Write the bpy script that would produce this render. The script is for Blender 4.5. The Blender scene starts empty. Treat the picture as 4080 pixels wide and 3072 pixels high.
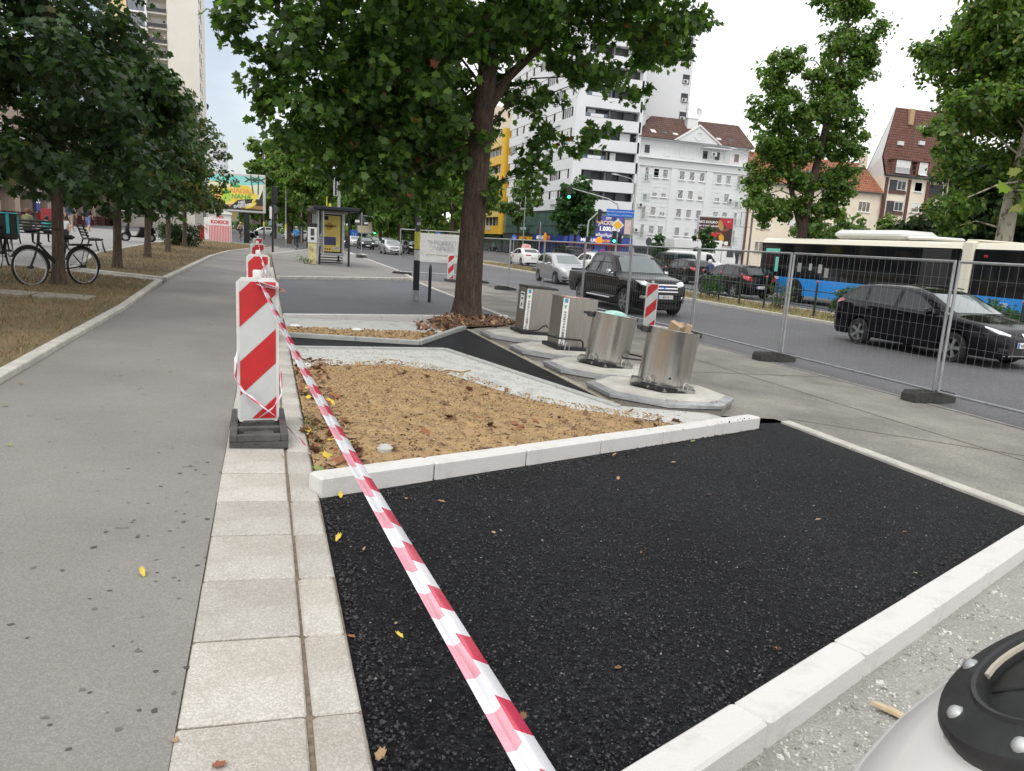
import bpy, bmesh, math, random
import numpy as np
from mathutils import Vector, Matrix
from mathutils.bvhtree import BVHTree
random.seed(7); rng = np.random.default_rng(11)
scn = bpy.context.scene; COL = scn.collection
R = math.radians

# ---------------------------------------------------------------- camera
YAW, PITCH, ROLL = R(18.708), R(11.0), 0.058
cd = bpy.data.cameras.new('camera'); cam = bpy.data.objects.new('camera', cd); COL.objects.link(cam)
Fw = Vector((math.sin(YAW)*math.cos(PITCH), math.cos(YAW)*math.cos(PITCH), -math.sin(PITCH)))
Wr = Vector((math.cos(YAW), -math.sin(YAW), 0)); Wu = Wr.cross(Fw)
Rt = Wr*math.cos(ROLL) + Wu*math.sin(ROLL); Up = -Wr*math.sin(ROLL) + Wu*math.cos(ROLL)
cam.matrix_world = Matrix(((Rt.x, Up.x, -Fw.x, 0), (Rt.y, Up.y, -Fw.y, 0), (Rt.z, Up.z, -Fw.z, 1.5), (0, 0, 0, 1)))
cd.sensor_width = 36; cd.lens = 26.04; cd.clip_start = 0.05; cd.clip_end = 4000
scn.camera = cam

# ---------------------------------------------------------------- sky, sun, exposure
SUN_EL, SUN_AZ = R(52), R(215)          # azimuth from +Y towards +X
world = bpy.data.worlds.new('World'); scn.world = world; world.use_nodes = True
nt = world.node_tree; nt.nodes.clear()
out = nt.nodes.new('ShaderNodeOutputWorld'); bg = nt.nodes.new('ShaderNodeBackground')
sky = nt.nodes.new('ShaderNodeTexSky'); sky.sky_type = 'NISHITA'; sky.sun_disc = False
sky.sun_elevation = SUN_EL; sky.sun_rotation = SUN_AZ; sky.air_density = 1.0; sky.dust_density = 2.0
tc = nt.nodes.new('ShaderNodeTexCoord'); mp = nt.nodes.new('ShaderNodeMapping'); L = nt.links.new
mp.inputs['Location'].default_value = (0.35, 0.1, 0.0); mp.inputs['Scale'].default_value = (1.0, 1.0, 2.4)
nz = nt.nodes.new('ShaderNodeTexNoise'); nz.inputs['Scale'].default_value = 1.7; nz.inputs['Detail'].default_value = 5; nz.inputs['Roughness'].default_value = .5
# thin cloud cover with one opening of blue low over the street, ragged by the noise
gp = nt.nodes.new('ShaderNodeVectorMath'); gp.operation = 'DISTANCE'; gp.inputs[1].default_value = (-.10, .97, .20)
gm = nt.nodes.new('ShaderNodeMapRange'); gm.inputs['From Min'].default_value = .05; gm.inputs['From Max'].default_value = .42; gm.inputs['To Min'].default_value = -.34; gm.inputs['To Max'].default_value = .06
sm = nt.nodes.new('ShaderNodeMath'); sm.operation = 'ADD'
rp = nt.nodes.new('ShaderNodeValToRGB'); rp.color_ramp.elements[0].position = .22; rp.color_ramp.elements[1].position = .50
rp.color_ramp.elements[0].color = (.30, .30, .30, 1); rp.color_ramp.elements[1].color = (1, 1, 1, 1)
mx = nt.nodes.new('ShaderNodeMix'); mx.data_type = 'RGBA'; mx.inputs['B'].default_value = (11.2, 11.2, 11.3, 1)
L(tc.outputs['Generated'], mp.inputs['Vector']); L(mp.outputs['Vector'], nz.inputs['Vector']); L(tc.outputs['Generated'], gp.inputs[0]); L(gp.outputs['Value'], gm.inputs['Value'])
L(nz.outputs['Fac'], sm.inputs[0]); L(gm.outputs['Result'], sm.inputs[1]); L(sm.outputs['Value'], rp.inputs['Fac'])
L(rp.outputs['Color'], mx.inputs['Factor']); L(sky.outputs['Color'], mx.inputs['A']); L(mx.outputs['Result'], bg.inputs['Color'])
bg.inputs['Strength'].default_value = 0.1; L(bg.outputs['Background'], out.inputs['Surface'])
sd = bpy.data.lights.new('sun', 'SUN'); sun = bpy.data.objects.new('sun', sd); COL.objects.link(sun)
sd.energy = 0.9; sd.angle = R(18); sd.color = (1, .97, .92)
sv = Vector((math.sin(SUN_AZ)*math.cos(SUN_EL), math.cos(SUN_AZ)*math.cos(SUN_EL), math.sin(SUN_EL)))
sun.rotation_euler = sv.to_track_quat('Z', 'Y').to_euler()
vs = scn.view_settings; vs.view_transform = 'Standard'; vs.look = 'None'; vs.gamma = 1; vs.use_curve_mapping = False; vs.exposure = 0.38

# ---------------------------------------------------------------- materials
MATS = {}
def mat(name, col, rough=.6, metal=0, var=0., vs_=4., bump=0., bs=60., col2=None, spec=.5, coat=0., emit=0., alpha=1., lo=.35, hi=.65, trans=0., vor=False):
    if name in MATS: return MATS[name]
    m = bpy.data.materials.new(name); m.use_nodes = True; t = m.node_tree; b = t.nodes['Principled BSDF']; k = t.links.new
    c = tuple(col)+(1,); b.inputs['Base Color'].default_value = c
    b.inputs['Roughness'].default_value = rough; b.inputs['Metallic'].default_value = metal
    b.inputs['Specular IOR Level'].default_value = spec; b.inputs['Coat Weight'].default_value = coat; b.inputs['Coat Roughness'].default_value = .05
    b.inputs['Alpha'].default_value = alpha; b.inputs['Transmission Weight'].default_value = trans
    if emit: b.inputs['Emission Color'].default_value = c; b.inputs['Emission Strength'].default_value = emit
    tcn = t.nodes.new('ShaderNodeTexCoord')
    if var or col2:
        n = t.nodes.new('ShaderNodeTexNoise'); n.inputs['Scale'].default_value = vs_; n.inputs['Detail'].default_value = 7; n.inputs['Roughness'].default_value = .65
        r = t.nodes.new('ShaderNodeValToRGB'); r.color_ramp.elements[0].position = lo; r.color_ramp.elements[1].position = hi
        r.color_ramp.elements[0].color = tuple(col2)+(1,) if col2 else tuple(x*(1-var) for x in col)+(1,)
        r.color_ramp.elements[1].color = tuple(min(1, x*(1+(0 if col2 else var*.5))) for x in col)+(1,)
        k(tcn.outputs['Object'], n.inputs['Vector']); k(n.outputs['Fac'], r.inputs['Fac']); k(r.outputs['Color'], b.inputs['Base Color'])
    if bump:
        n2 = t.nodes.new('ShaderNodeTexVoronoi' if vor else 'ShaderNodeTexNoise'); n2.inputs['Scale'].default_value = bs
        if not vor: n2.inputs['Detail'].default_value = 5
        bm = t.nodes.new('ShaderNodeBump'); bm.inputs['Strength'].default_value = bump; bm.inputs['Distance'].default_value = .02
        k(tcn.outputs['Object'], n2.inputs['Vector']); k(n2.outputs['Distance' if vor else 'Fac'], bm.inputs['Height']); k(bm.outputs['Normal'], b.inputs['Normal'])
    MATS[name] = m; return m

def aggregate(name, base, light, scale, rough=.55, bump=.7, patch=None, dark=.45, dist=.012, speck=.0, obj_rand=0., big=None, spec=.3):
    """stone-in-binder surface: each Voronoi cell is a stone of its own shade"""
    m = bpy.data.materials.new(name); m.use_nodes = True; t = m.node_tree; b = t.nodes['Principled BSDF']; k = t.links.new
    tcn = t.nodes.new('ShaderNodeTexCoord')
    wv = t.nodes.new('ShaderNodeTexNoise'); wv.inputs['Scale'].default_value = scale*.7; wv.inputs['Detail'].default_value = 2
    va = t.nodes.new('ShaderNodeVectorMath'); va.operation = 'MULTIPLY_ADD'; va.inputs[1].default_value = (.012, .012, .012)
    k(tcn.outputs['Object'], wv.inputs['Vector']); k(wv.outputs['Color'], va.inputs[0]); k(tcn.outputs['Object'], va.inputs[2])
    v = t.nodes.new('ShaderNodeTexVoronoi'); v.inputs['Scale'].default_value = scale; v.inputs['Randomness'].default_value = 1
    k(va.outputs['Vector'], v.inputs['Vector'])
    sep = t.nodes.new('ShaderNodeSeparateColor'); k(v.outputs['Color'], sep.inputs['Color'])
    r = t.nodes.new('ShaderNodeValToRGB'); r.color_ramp.elements[0].color = tuple(base)+(1,); r.color_ramp.elements[1].color = tuple(light)+(1,)
    r.color_ramp.elements[0].position = .3; r.color_ramp.elements[1].position = .97; k(sep.outputs['Red'], r.inputs['Fac'])
    col = r.outputs['Color']
    # broad patches of wear
    n = t.nodes.new('ShaderNodeTexNoise'); n.inputs['Scale'].default_value = big or 1.1; n.inputs['Detail'].default_value = 6; n.inputs['Roughness'].default_value = .6
    k(tcn.outputs['Object'], n.inputs['Vector'])
    r2 = t.nodes.new('ShaderNodeValToRGB'); r2.color_ramp.elements[0].position = .3; r2.color_ramp.elements[1].position = .72
    p = patch or (.8, .8, .8); r2.color_ramp.elements[0].color = tuple(p)+(1,); r2.color_ramp.elements[1].color = (1.12, 1.12, 1.12, 1)
    k(n.outputs['Fac'], r2.inputs['Fac'])
    mm = t.nodes.new('ShaderNodeMix'); mm.data_type = 'RGBA'; mm.blend_type = 'MULTIPLY'; mm.inputs['Factor'].default_value = 1
    k(col, mm.inputs['A']); k(r2.outputs['Color'], mm.inputs['B']); col = mm.outputs['Result']
    if speck:
        n3 = t.nodes.new('ShaderNodeTexNoise'); n3.inputs['Scale'].default_value = 9; n3.inputs['Detail'].default_value = 3; k(tcn.outputs['Object'], n3.inputs['Vector'])
        r3 = t.nodes.new('ShaderNodeValToRGB'); r3.color_ramp.elements[0].position = .70; r3.color_ramp.elements[1].position = .74
        r3.color_ramp.elements[0].color = (1, 1, 1, 1); r3.color_ramp.elements[1].color = (1-speck,)*3+(1,); k(n3.outputs['Fac'], r3.inputs['Fac'])
        m3 = t.nodes.new('ShaderNodeMix'); m3.data_type = 'RGBA'; m3.blend_type = 'MULTIPLY'; m3.inputs['Factor'].default_value = 1
        k(col, m3.inputs['A']); k(r3.outputs['Color'], m3.inputs['B']); col = m3.outputs['Result']
    if obj_rand:
        oi = t.nodes.new('ShaderNodeObjectInfo'); mr = t.nodes.new('ShaderNodeMapRange'); mr.inputs['To Min'].default_value = 1-obj_rand; mr.inputs['To Max'].default_value = 1+obj_rand*.4
        k(oi.outputs['Random'], mr.inputs['Value']); m4 = t.nodes.new('ShaderNodeVectorMath'); m4.operation = 'SCALE'
        k(col, m4.inputs[0]); k(mr.outputs['Result'], m4.inputs['Scale']); col = m4.outputs['Vector']
    k(col, b.inputs['Base Color'])
    b.inputs['Roughness'].default_value = rough; b.inputs['Specular IOR Level'].default_value = spec
    bm = t.nodes.new('ShaderNodeBump'); bm.inputs['Strength'].default_value = bump; bm.inputs['Distance'].default_value = dist; bm.invert = True
    k(v.outputs['Distance'], bm.inputs['Height']); k(bm.outputs['Normal'], b.inputs['Normal'])
    MATS[name] = m; return m

def G(z): return z
def gz(x): return -.049*(min(max(x, -10), 9.5)-.3)

# ---------------------------------------------------------------- mesh builder
class MB:
    def __init__(s): s.v = []; s.f = []; s.m = []
    def add(s, vs, fs, mi=0):
        o = len(s.v); s.v += [tuple(p) for p in vs]
        for f in fs: s.f.append(tuple(i+o for i in f)); s.m.append(mi)
        return s
    def box(s, c, d, mi=0, rz=0, rx=0, ry=0, bev=0.):
        x, y, z = (t/2 for t in d); b = min(bev, x*.9, y*.9, z*.9)
        if b > 0:
            vs = []
            for zz, ins in ((-z, b), (-z+b, 0), (z-b, 0), (z, b)):
                X, Y = x-ins, y-ins
                vs += [(X-b, -Y, zz), (X, -Y+b, zz), (X, Y-b, zz), (X-b, Y, zz), (-X+b, Y, zz), (-X, Y-b, zz), (-X, -Y+b, zz), (-X+b, -Y, zz)]
            fs = [tuple(range(7, -1, -1)), tuple(range(24, 32))]
            for k in range(3):
                for i in range(8): fs.append((k*8+i, k*8+(i+1) % 8, k*8+8+(i+1) % 8, k*8+8+i))
        else:
            vs = [(a*x, b_*y, c_*z) for c_ in (-1, 1) for a, b_ in ((-1, -1), (1, -1), (1, 1), (-1, 1))]
            fs = [(3, 2, 1, 0), (4, 5, 6, 7), (0, 1, 5, 4), (1, 2, 6, 5), (2, 3, 7, 6), (3, 0, 4, 7)]
        M_ = Matrix.Translation(c) @ Matrix.Rotation(rz, 4, 'Z') @ Matrix.Rotation(ry, 4, 'Y') @ Matrix.Rotation(rx, 4, 'X')
        return s.add([M_ @ Vector(p) for p in vs], fs, mi)
    def tube(s, pts, r, n=8, mi=0, cap=True, closed=False):
        pts = [Vector(p) for p in pts]; N = len(pts); rs = r if isinstance(r, (list, tuple)) else [r]*N
        vs = []; prev = None
        for i, p in enumerate(pts):
            a = pts[i-1] if (i or closed) else p; b = pts[(i+1) % N] if (i < N-1 or closed) else p
            d = (b-a); d = d.normalized() if d.length > 1e-9 else Vector((0, 0, 1))
            if prev is None:
                q = d.orthogonal().normalized()
            else:
                q = prev-d*prev.dot(d); q = q.normalized() if q.length > 1e-6 else d.orthogonal().normalized()
            prev = q; w = d.cross(q)
            vs += [p+(q*math.cos(2*math.pi*k/n)+w*math.sin(2*math.pi*k/n))*rs[i] for k in range(n)]
        fs = []
        for i in range(N if closed else N-1):
            j = (i+1) % N
            for k in range(n): fs.append((i*n+k, i*n+(k+1) % n, j*n+(k+1) % n, j*n+k))
        if cap and not closed: fs += [tuple(range(n-1, -1, -1)), tuple((N-1)*n+k for k in range(n))]
        return s.add(vs, fs, mi)
    def cyl(s, p0, p1, r, r2=None, n=12, mi=0): return s.tube([p0, p1], [r, r if r2 is None else r2], n, mi)
    def lathe(s, prof, c=(0, 0, 0), n=24, mi=0, sx=1, sy=1, cap0=True, cap1=True):
        vs = [(c[0]+r*sx*math.cos(2*math.pi*k/n), c[1]+r*sy*math.sin(2*math.pi*k/n), c[2]+z) for r, z in prof for k in range(n)]
        fs = [(i*n+k, i*n+(k+1) % n, (i+1)*n+(k+1) % n, (i+1)*n+k) for i in range(len(prof)-1) for k in range(n)]
        if cap0: fs.append(tuple(range(n-1, -1, -1)))
        if cap1: fs.append(tuple((len(prof)-1)*n+k for k in range(n)))
        return s.add(vs, fs, mi)
    def prism(s, poly, a0, a1, axis='z', mi=0):
        """extrude a 2D outline between a0 and a1 along an axis"""
        def P(u, w, a): return {'z': (u, w, a), 'y': (u, a, w), 'x': (a, u, w)}[axis]
        n = len(poly); vs = [P(u, w, a0) for u, w in poly]+[P(u, w, a1) for u, w in poly]
        fs = [tuple(range(n-1, -1, -1)), tuple(range(n, 2*n))]+[(i, (i+1) % n, n+(i+1) % n, n+i) for i in range(n)]
        return s.add(vs, fs, mi)
    def quad(s, a, b, c, d, mi=0): return s.add([a, b, c, d], [(0, 1, 2, 3)], mi)
    def sheet(s, poly, off=0., mi=0, skirt=0.):
        """polygon draped on the sloping ground"""
        vs = [(x, y, gz(x)+off) for x, y in poly]; n = len(vs); fs = [tuple(range(n))]
        if skirt: vs += [(x, y, z-skirt) for x, y, z in vs]; fs += [(i, n+i, n+(i+1) % n, (i+1) % n) for i in range(n)]
        return s.add(vs, fs, mi)
    def mesh(s, name, mats, smooth=0):
        me = bpy.data.meshes.new(name); me.from_pydata(s.v, [], s.f)
        for m in (mats if isinstance(mats, (list, tuple)) else [mats]): me.materials.append(m)
        if any(s.m): me.polygons.foreach_set('material_index', s.m)
        bm = bmesh.new(); bm.from_mesh(me); bmesh.ops.recalc_face_normals(bm, faces=bm.faces); bm.to_mesh(me); bm.free()
        if smooth:
            me.polygons.foreach_set('use_smooth', [True]*len(me.polygons)); me.set_sharp_from_angle(angle=R(smooth))
        return me
    def obj(s, name, mats, parent=None, smooth=0): return link(name, s.mesh(name, mats, smooth), parent)

def link(name, me, parent=None):
    o = bpy.data.objects.new(name, me); COL.objects.link(o)
    if parent is not None: o.parent = parent
    return o
def tag(o, label=None, cat=None, group=None, kind=None):
    if label: o['label'] = label
    if cat: o['category'] = cat
    if group: o['group'] = group
    if kind: o['kind'] = kind
    return o
def empty(name, loc=(0, 0, 0), rz=0, label=None, cat=None, group=None):
    o = bpy.data.objects.new(name, None); COL.objects.link(o); o.location = loc; o.rotation_euler = (0, 0, rz); o.empty_display_size = .2
    return tag(o, label, cat, group)
def copy_tree(o, parent=None, loc=None, rz=None, label=None):
    c = o.copy(); COL.objects.link(c)
    if parent is not None: c.parent = parent
    for ch in list(o.children): copy_tree(ch, c)
    if loc is not None: c.location = loc
    if rz is not None: c.rotation_euler = (0, 0, rz)
    if label: c['label'] = label
    return c
TMP = bpy.data.scenes.new('tmp')
def evaluated(o):
    """mesh of an object with its modifiers, evaluated in a scratch scene"""
    TMP.collection.objects.link(o); vl = TMP.view_layers[0]; vl.update(); me = bpy.data.meshes.new_from_object(o.evaluated_get(vl.depsgraph)); bpy.data.objects.remove(o); return me
def text_mb(txt, size, depth=.004, spacing=1., align='CENTER', bold=0.):
    cu = bpy.data.curves.new('t', 'FONT'); cu.body = txt; cu.size = size; cu.extrude = depth/2; cu.align_x = align; cu.align_y = 'CENTER'; cu.space_character = spacing; cu.resolution_u = 2; cu.offset = bold
    me = evaluated(bpy.data.objects.new('t', cu)); bpy.data.curves.remove(cu); return me
def lettering(txt, size, m, parent, loc, rot, name='lettering', spacing=1., sx=1., bold=0., align='CENTER', depth=.004):
    """flat raised letters; text lies in local XY, rot turns it into place"""
    me = text_mb(txt, size, depth, spacing, align, bold); me.materials.clear(); me.materials.append(m)
    o = link(name, me, parent); o.location = loc; o.rotation_euler = rot; o.scale = (sx, 1, 1); return o
FRONT = (R(90), 0, 0)          # text readable from -Y
# ================================================================ SETTING
m_ground = aggregate('old_asphalt', (.10, .10, .105), (.17, .17, .172), 60, .75, .25, (.82, .82, .82))
m_road = aggregate('road_asphalt', (.095, .095, .10), (.17, .17, .175), 70, .62, .25, (.8, .8, .8), big=.35)
m_path = aggregate('path_asphalt', (.222, .212, .197), (.288, .275, .256), 190, .8, .2, (.84, .835, .83), speck=.30, big=.6)
m_new = aggregate('new_asphalt', (.0055, .0059, .0078), (.036, .037, .043), 80, .52, 1.0, (.5, .5, .53), dist=.03, big=1.1, spec=.16)
m_bay = aggregate('bay_asphalt', (.062, .066, .080), (.135, .138, .152), 95, .55, .6, (.8, .8, .8), big=.6)
m_slab = aggregate('terrazzo_slab', (.44, .42, .38), (.58, .56, .52), 150, .8, .3, (.80, .77, .73), obj_rand=.13, speck=.0, big=2.2)
m_joint = mat('joint_dirt', (.21, .17, .125), .95, var=.4, vs_=30, bump=.6, bs=80)
m_white = mat('new_white_concrete', (.62, .61, .585), .78, vs_=5, bump=.2, bs=90, col2=(.45, .44, .405), lo=.24, hi=.48)
m_edging = mat('grey_concrete_edging', (.38, .39, .37), .8, var=.14, vs_=7, bump=.15, bs=120)
m_mortar = mat('wet_concrete_haunch', (.50, .50, .475), .85, vs_=4, bump=.6, bs=32, col2=(.30, .305, .285), lo=.26, hi=.50)
m_gravel = aggregate('gravel_bed', (.31, .305, .28), (.40, .395, .365), 110, .9, .6, (.74, .74, .72), dist=.012, big=2.0)
m_soil = mat('sandy_soil', (.42, .285, .135), .95, var=0, vs_=7, bump=1.0, bs=45, col2=(.21, .13, .07), lo=.30, hi=.60)
m_apron = aggregate('dusty_concrete', (.245, .232, .205), (.345, .328, .29), 80, .85, .2, (.5, .5, .51), speck=.22, big=.75)
m_pave = aggregate('pavement_asphalt', (.20, .19, .175), (.31, .30, .28), 70, .85, .25, (.78, .78, .78), big=.4)
m_drygrass = mat('dry_turf', (.23, .16, .085), .95, vs_=1.4, bump=.8, bs=40, col2=(.11, .095, .045), lo=.36, hi=.66)
m_turf = mat('median_turf', (.30, .25, .10), .95, vs_=2.5, bump=.8, bs=40, col2=(.16, .17, .06))
m_oldkerb = mat('old_kerb_stone', (.50, .48, .43), .85, var=.22, vs_=4, bump=.25, bs=60)
m_paint = mat('road_paint', (.62, .62, .61), .7, var=.18, vs_=6)

def structure(name, mb, m, smooth=0): return tag(mb.obj(name, m, None, smooth), kind='structure')
xs = [-600, -60, -10, 9.5, 60, 600]; ys = [-40, 0, 40, 120, 300, 900, 2500]
g = MB(); vs = [(x, y, gz(x)-.13) for y in ys for x in xs]; n = len(xs)
g.add(vs, [(j*n+i, j*n+i+1, (j+1)*n+i+1, (j+1)*n+i) for j in range(len(ys)-1) for i in range(n-1)])
structure('ground', g, m_ground)

# bike path and slab strip
structure('bike_path', MB().sheet([(-2.07, -6), (-.262, -6), (-.262, 44), (.3, 44.2), (3.2, 62.5), (1.3, 63.6), (-.7, 51), (-1.0, 49.6), (-1.76, 43.3), (-2.12, 34.4), (-2.2, 20), (-2.07, 10)], -.004), m_path)
strip = structure('slab_pavement', MB().sheet([(-.262, -6), (.285, -6), (.285, 44), (-.262, 44)], -.011), m_joint)
def piece_mesh(name, w, d, hgt, m, bev=.006):
    mb = MB(); mb.box((0, 0, -hgt/2), (w, d, hgt), 0, bev=bev); me = mb.mesh(name, m); return me
slab_me = piece_mesh('paving_slab', .372, .479, .06, m_slab); kerb_me = piece_mesh('kerb_stone', .152, .482, .16, m_slab, .01)
sy = 2.64-4*.49
for i in range(60):
    yc = sy+.49*i+.245
    for me, xc, nm in ((slab_me, -.072, 'paving_slab'), (kerb_me, .205, 'kerb_stone')):
        o = link(nm, me, strip); jx = random.uniform(-.004, .004)
        o.location = (xc+jx, yc+random.uniform(-.002, .002), gz(xc)+random.uniform(-.002, .003)); o.rotation_euler = (random.uniform(-.004, .004), R(2.8)+random.uniform(-.003, .003), random.uniform(-.008, .008))

# the near parking bay: black new asphalt between two white kerbs laid at an angle
U = Vector((.9144, .4048)); NV = Vector((-.4048, .9144))
structure('new_asphalt_bay', MB().sheet([(.286, -2), (.9, 1.66), (5.0, 3.49), (5.29, 3.62), (5.29, 6.5), (4.9, 6.42), (4.6, 6.5), (.286, 4.6)], -.022), m_new)
def kerb_row(name, p0, length, n, w, top, hgt, m, parent_m, jit=.003, bev=.012, ang=None):
    par = empty(name); tag(par, kind='structure'); L_ = length/n; u = Vector((math.cos(ang), math.sin(ang)))
    mb = MB(); mb.box((0, 0, -hgt/2), (L_-.009, w, hgt), 0, bev=bev); me = mb.mesh('kerb_stone', m)
    for i in range(n):
        c = Vector(p0)+u*(L_*(i+.5)); o = link('kerb_stone', me, par)
        o.location = (c.x, c.y, gz(c.x)+top+random.uniform(-jit, jit)); tilt = math.atan(.049*u.x)
        o.rotation_euler = (0, tilt, ang+random.uniform(-.004, .004))
    return par
A_ = math.atan2(.4048, .9144)
kerb_row('white_kerb', (.29-.4048*.075, 4.20+.9144*.075), 4.95, 6, .15, .098, .25, m_white, None, ang=A_)
mb = MB(); 
kerb_row('white_flush_kerb', (.10+.4048*.072, 1.33-.9144*.072), 5.6, 7, .145, .012, .25, m_white, None, ang=A_)
structure('gravel_bed', MB().sheet([(.2, -3), (9, -3), (9, 3.6), (5.3, 3.55), (4.97, 3.36), (.2, 1.25)], -.095), m_gravel)
# soil bed, haunches, edgings, narrow asphalt path
def bumpy(name, poly, off, m, amp=.02, step=.11, edge=.25, kind='structure', hill=0., seed=1):
    """polygon filled with a relief grid"""
    from mathutils.geometry import delaunay_2d_cdt
    P = [Vector(p) for p in poly]; xs_ = [p.x for p in P]; ys_ = [p.y for p in P]; pts = []; edges = []
    for i, p in enumerate(P):
        q = P[(i+1) % len(P)]; k = max(1, int((q-p).length/step))
        for j in range(k): pts.append(p.lerp(q, j/k))
    nb = len(pts); rr = random.Random(seed)
    def inside(x, y):
        c = False
        for i in range(len(P)):
            a, b = P[i], P[i-1]
            if (a.y > y) != (b.y > y) and x < (b.x-a.x)*(y-a.y)/(b.y-a.y)+a.x: c = not c
        return c
    def dist(x, y):
        d = 9; v = Vector((x, y))
        for i in range(len(P)):
            a, b = P[i], P[i-1]; ab = b-a; t = max(0, min(1, (v-a).dot(ab)/max(ab.length_squared, 1e-9))); d = min(d, (v-a-ab*t).length)
        return d
    x = min(xs_)
    while x < max(xs_):
        y = min(ys_)
        while y < max(ys_):
            a, b = x+rr.uniform(-.3, .3)*step, y+rr.uniform(-.3, .3)*step
            if inside(a, b) and dist(a, b) > step*.45: pts.append(Vector((a, b)))
            y += step
        x += step
    r = delaunay_2d_cdt(pts, [], [list(range(nb))], 1, 1e-4)
    from mathutils import noise
    out_ = []
    for v in r[0]:
        d = min(1, dist(v.x, v.y)/edge)
        z = gz(v.x)+off+d*(hill+amp*(noise.noise((v.x*3.1, v.y*3.1, seed))+.6*noise.noise((v.x*9, v.y*9, seed+3))))
        out_.append((v.x, v.y, z))
    mb_ = MB(); mb_.add(out_, [tuple(f) for f in r[2]]); return tag(mb_.obj(name, m, None, 60), kind=kind)
bed1 = [(.287, 4.45), (1.2, 4.88), (2.2, 5.32), (3.2, 5.78), (3.9, 6.1), (3.6, 6.45), (3.0, 6.75), (2.55, 7.3), (2.3, 8.0), (1.95, 8.75), (1.4, 8.95), (.9, 8.7), (.287, 8.75)]
bumpy('sandy_soil_bed', bed1, .015, m_soil, .035, .09, .3, hill=.02, seed=2)
bumpy('concrete_haunch', [(.287, 9.55), (.287, 8.3), (.9, 8.55), (1.4, 8.75), (1.9, 8.5), (2.2, 7.8), (2.5, 7.1), (3.0, 6.5), (3.6, 6.2), (3.9, 5.9), (4.55, 6.4), (4.45, 6.62), (3.45, 6.85), (2.42, 10.2)], .03, m_mortar, .02, .12, .2, hill=.018, seed=5)
def edging(name, pts, w=.08, top=.06, hgt=.2, m=m_edging, L_=1.0):
    par = empty(name); tag(par, kind='structure')
    for a, b in zip(pts[:-1], pts[1:]):
        a, b = Vector(a), Vector(b); k = max(1, round((b-a).length/L_)); l = (b-a).length/k; ang = math.atan2(b.y-a.y, b.x-a.x)
        mb_ = MB(); mb_.box((0, 0, -hgt/2), (l-.005, w, hgt), 0, bev=.008); me = mb_.mesh('edging_stone', m)
        for i in range(k):
            c = a.lerp(b, (i+.5)/k); o = link('edging_stone', me, par); o.location = (c.x, c.y, gz(c.x)+top)
            o.rotation_euler = (0, math.atan(.049*math.cos(ang)), ang+random.uniform(-.006, .006))
    return par
edging('lower_path_edging', [(.3, 9.58), (2.42, 10.22), (3.46, 6.74)])
structure('narrow_asphalt_path', MB().sheet([(.287, 9.6), (2.44, 10.26), (3.44, 6.95), (3.5, 7.2), (3.52, 13.2), (2.14, 10.7), (.287, 10.72)], .012), m_new)
edging('upper_path_edging', [(.3, 10.76), (2.15, 10.76), (3.5, 13.3)], top=.075)
edging('apron_border', [(3.55, 13.25), (3.56, 7.1)], .07, .02, m=mat('sandy_edging', (.36, .32, .25), .9, var=.2, vs_=6))
bumpy('sandy_soil_strip', [(.287, 10.8), (2.12, 10.82), (2.9, 12.3), (2.2, 12.2), (.287, 11.8)], .02, m_soil, .03, .1, .2, hill=.015, seed=9)
bumpy('far_concrete_haunch', [(.287, 11.7), (2.2, 12.1), (2.95, 12.35), (3.0, 13.9), (.287, 13.0)], .02, m_mortar, .02, .14, .2, hill=.02, seed=12)
m_litter_soil = mat('dark_leafy_soil', (.12, .07, .04), .95, var=.5, vs_=9, bump=1.0, bs=40)
bumpy('tree_pit_soil', [(2.9, 12.35), (3.5, 13.4), (4.5, 14.2), (5.2, 15.2), (4.9, 15.9), (4.2, 15.75), (3.0, 14.4)], .03, m_litter_soil, .04, .12, .3, hill=.06, seed=14)
edging('far_bay_near_kerb', [(.3, 13.15), (4.75, 15.75), (5.25, 16.2)], .1, .075, m=m_white)
structure('far_asphalt_bay', MB().sheet([(.287, 13.2), (4.75, 15.8), (5.28, 16.5), (5.5, 29.7), (.287, 23.4)], -.018), m_bay)
kerb_row('bus_stop_kerb', (.35, 23.55), 8.5, 9, .16, .085, .25, m_oldkerb, None, ang=math.atan2(6.5, 5.3), bev=.02)
edging('bay_side_strip', [(5.33, 16.3), (5.62, 29.9)], .12, .012, m=m_oldkerb, L_=1.5)
edging('near_bay_side_strip', [(5.36, 3.4), (5.36, 6.5)], .12, .006, m=m_oldkerb, L_=1.0)
structure('bus_stop_pavement', MB().sheet([(.30, 23.75), (5.6, 30.1), (6.1, 36.5), (6.45, 51), (6.5, 68), (3.3, 62.3), (.4, 44.1), (.30, 44)], .06, skirt=.1), m_pave)
edging('bus_stop_road_kerb', [(5.7, 30.2), (6.18, 36.5), (6.53, 51.2), (6.58, 67.8)], .15, .08, m=m_oldkerb, L_=1.2)
edging('bus_stop_rear_kerb', [(.35, 44.15), (3.2, 62.4)], .15, .08, m=m_oldkerb, L_=1.2)
structure('container_apron', MB().sheet([(3.58, 7.0), (4.4, 6.7), (5.3, 6.6), (5.42, 3.5), (5.42, -3), (8.85, -3), (8.85, 31), (5.68, 30.2), (5.38, 16.4), (4.85, 15.9), (4.9, 15.2), (3.58, 13.3)], -.004), m_apron)
structure('road', MB().sheet([(8.85, -10), (9.5, -10), (16.35, -10), (16.35, 190), (9.5, 190), (6.6, 190), (6.6, 51), (6.2, 36.5), (5.7, 30.1), (8.85, 31)], -.006), m_road)
structure('far_road', MB().sheet([(19.3, -10), (52, -10), (52, 86), (36, 97), (30, 190), (19.3, 190)], -.006), m_road)
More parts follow.
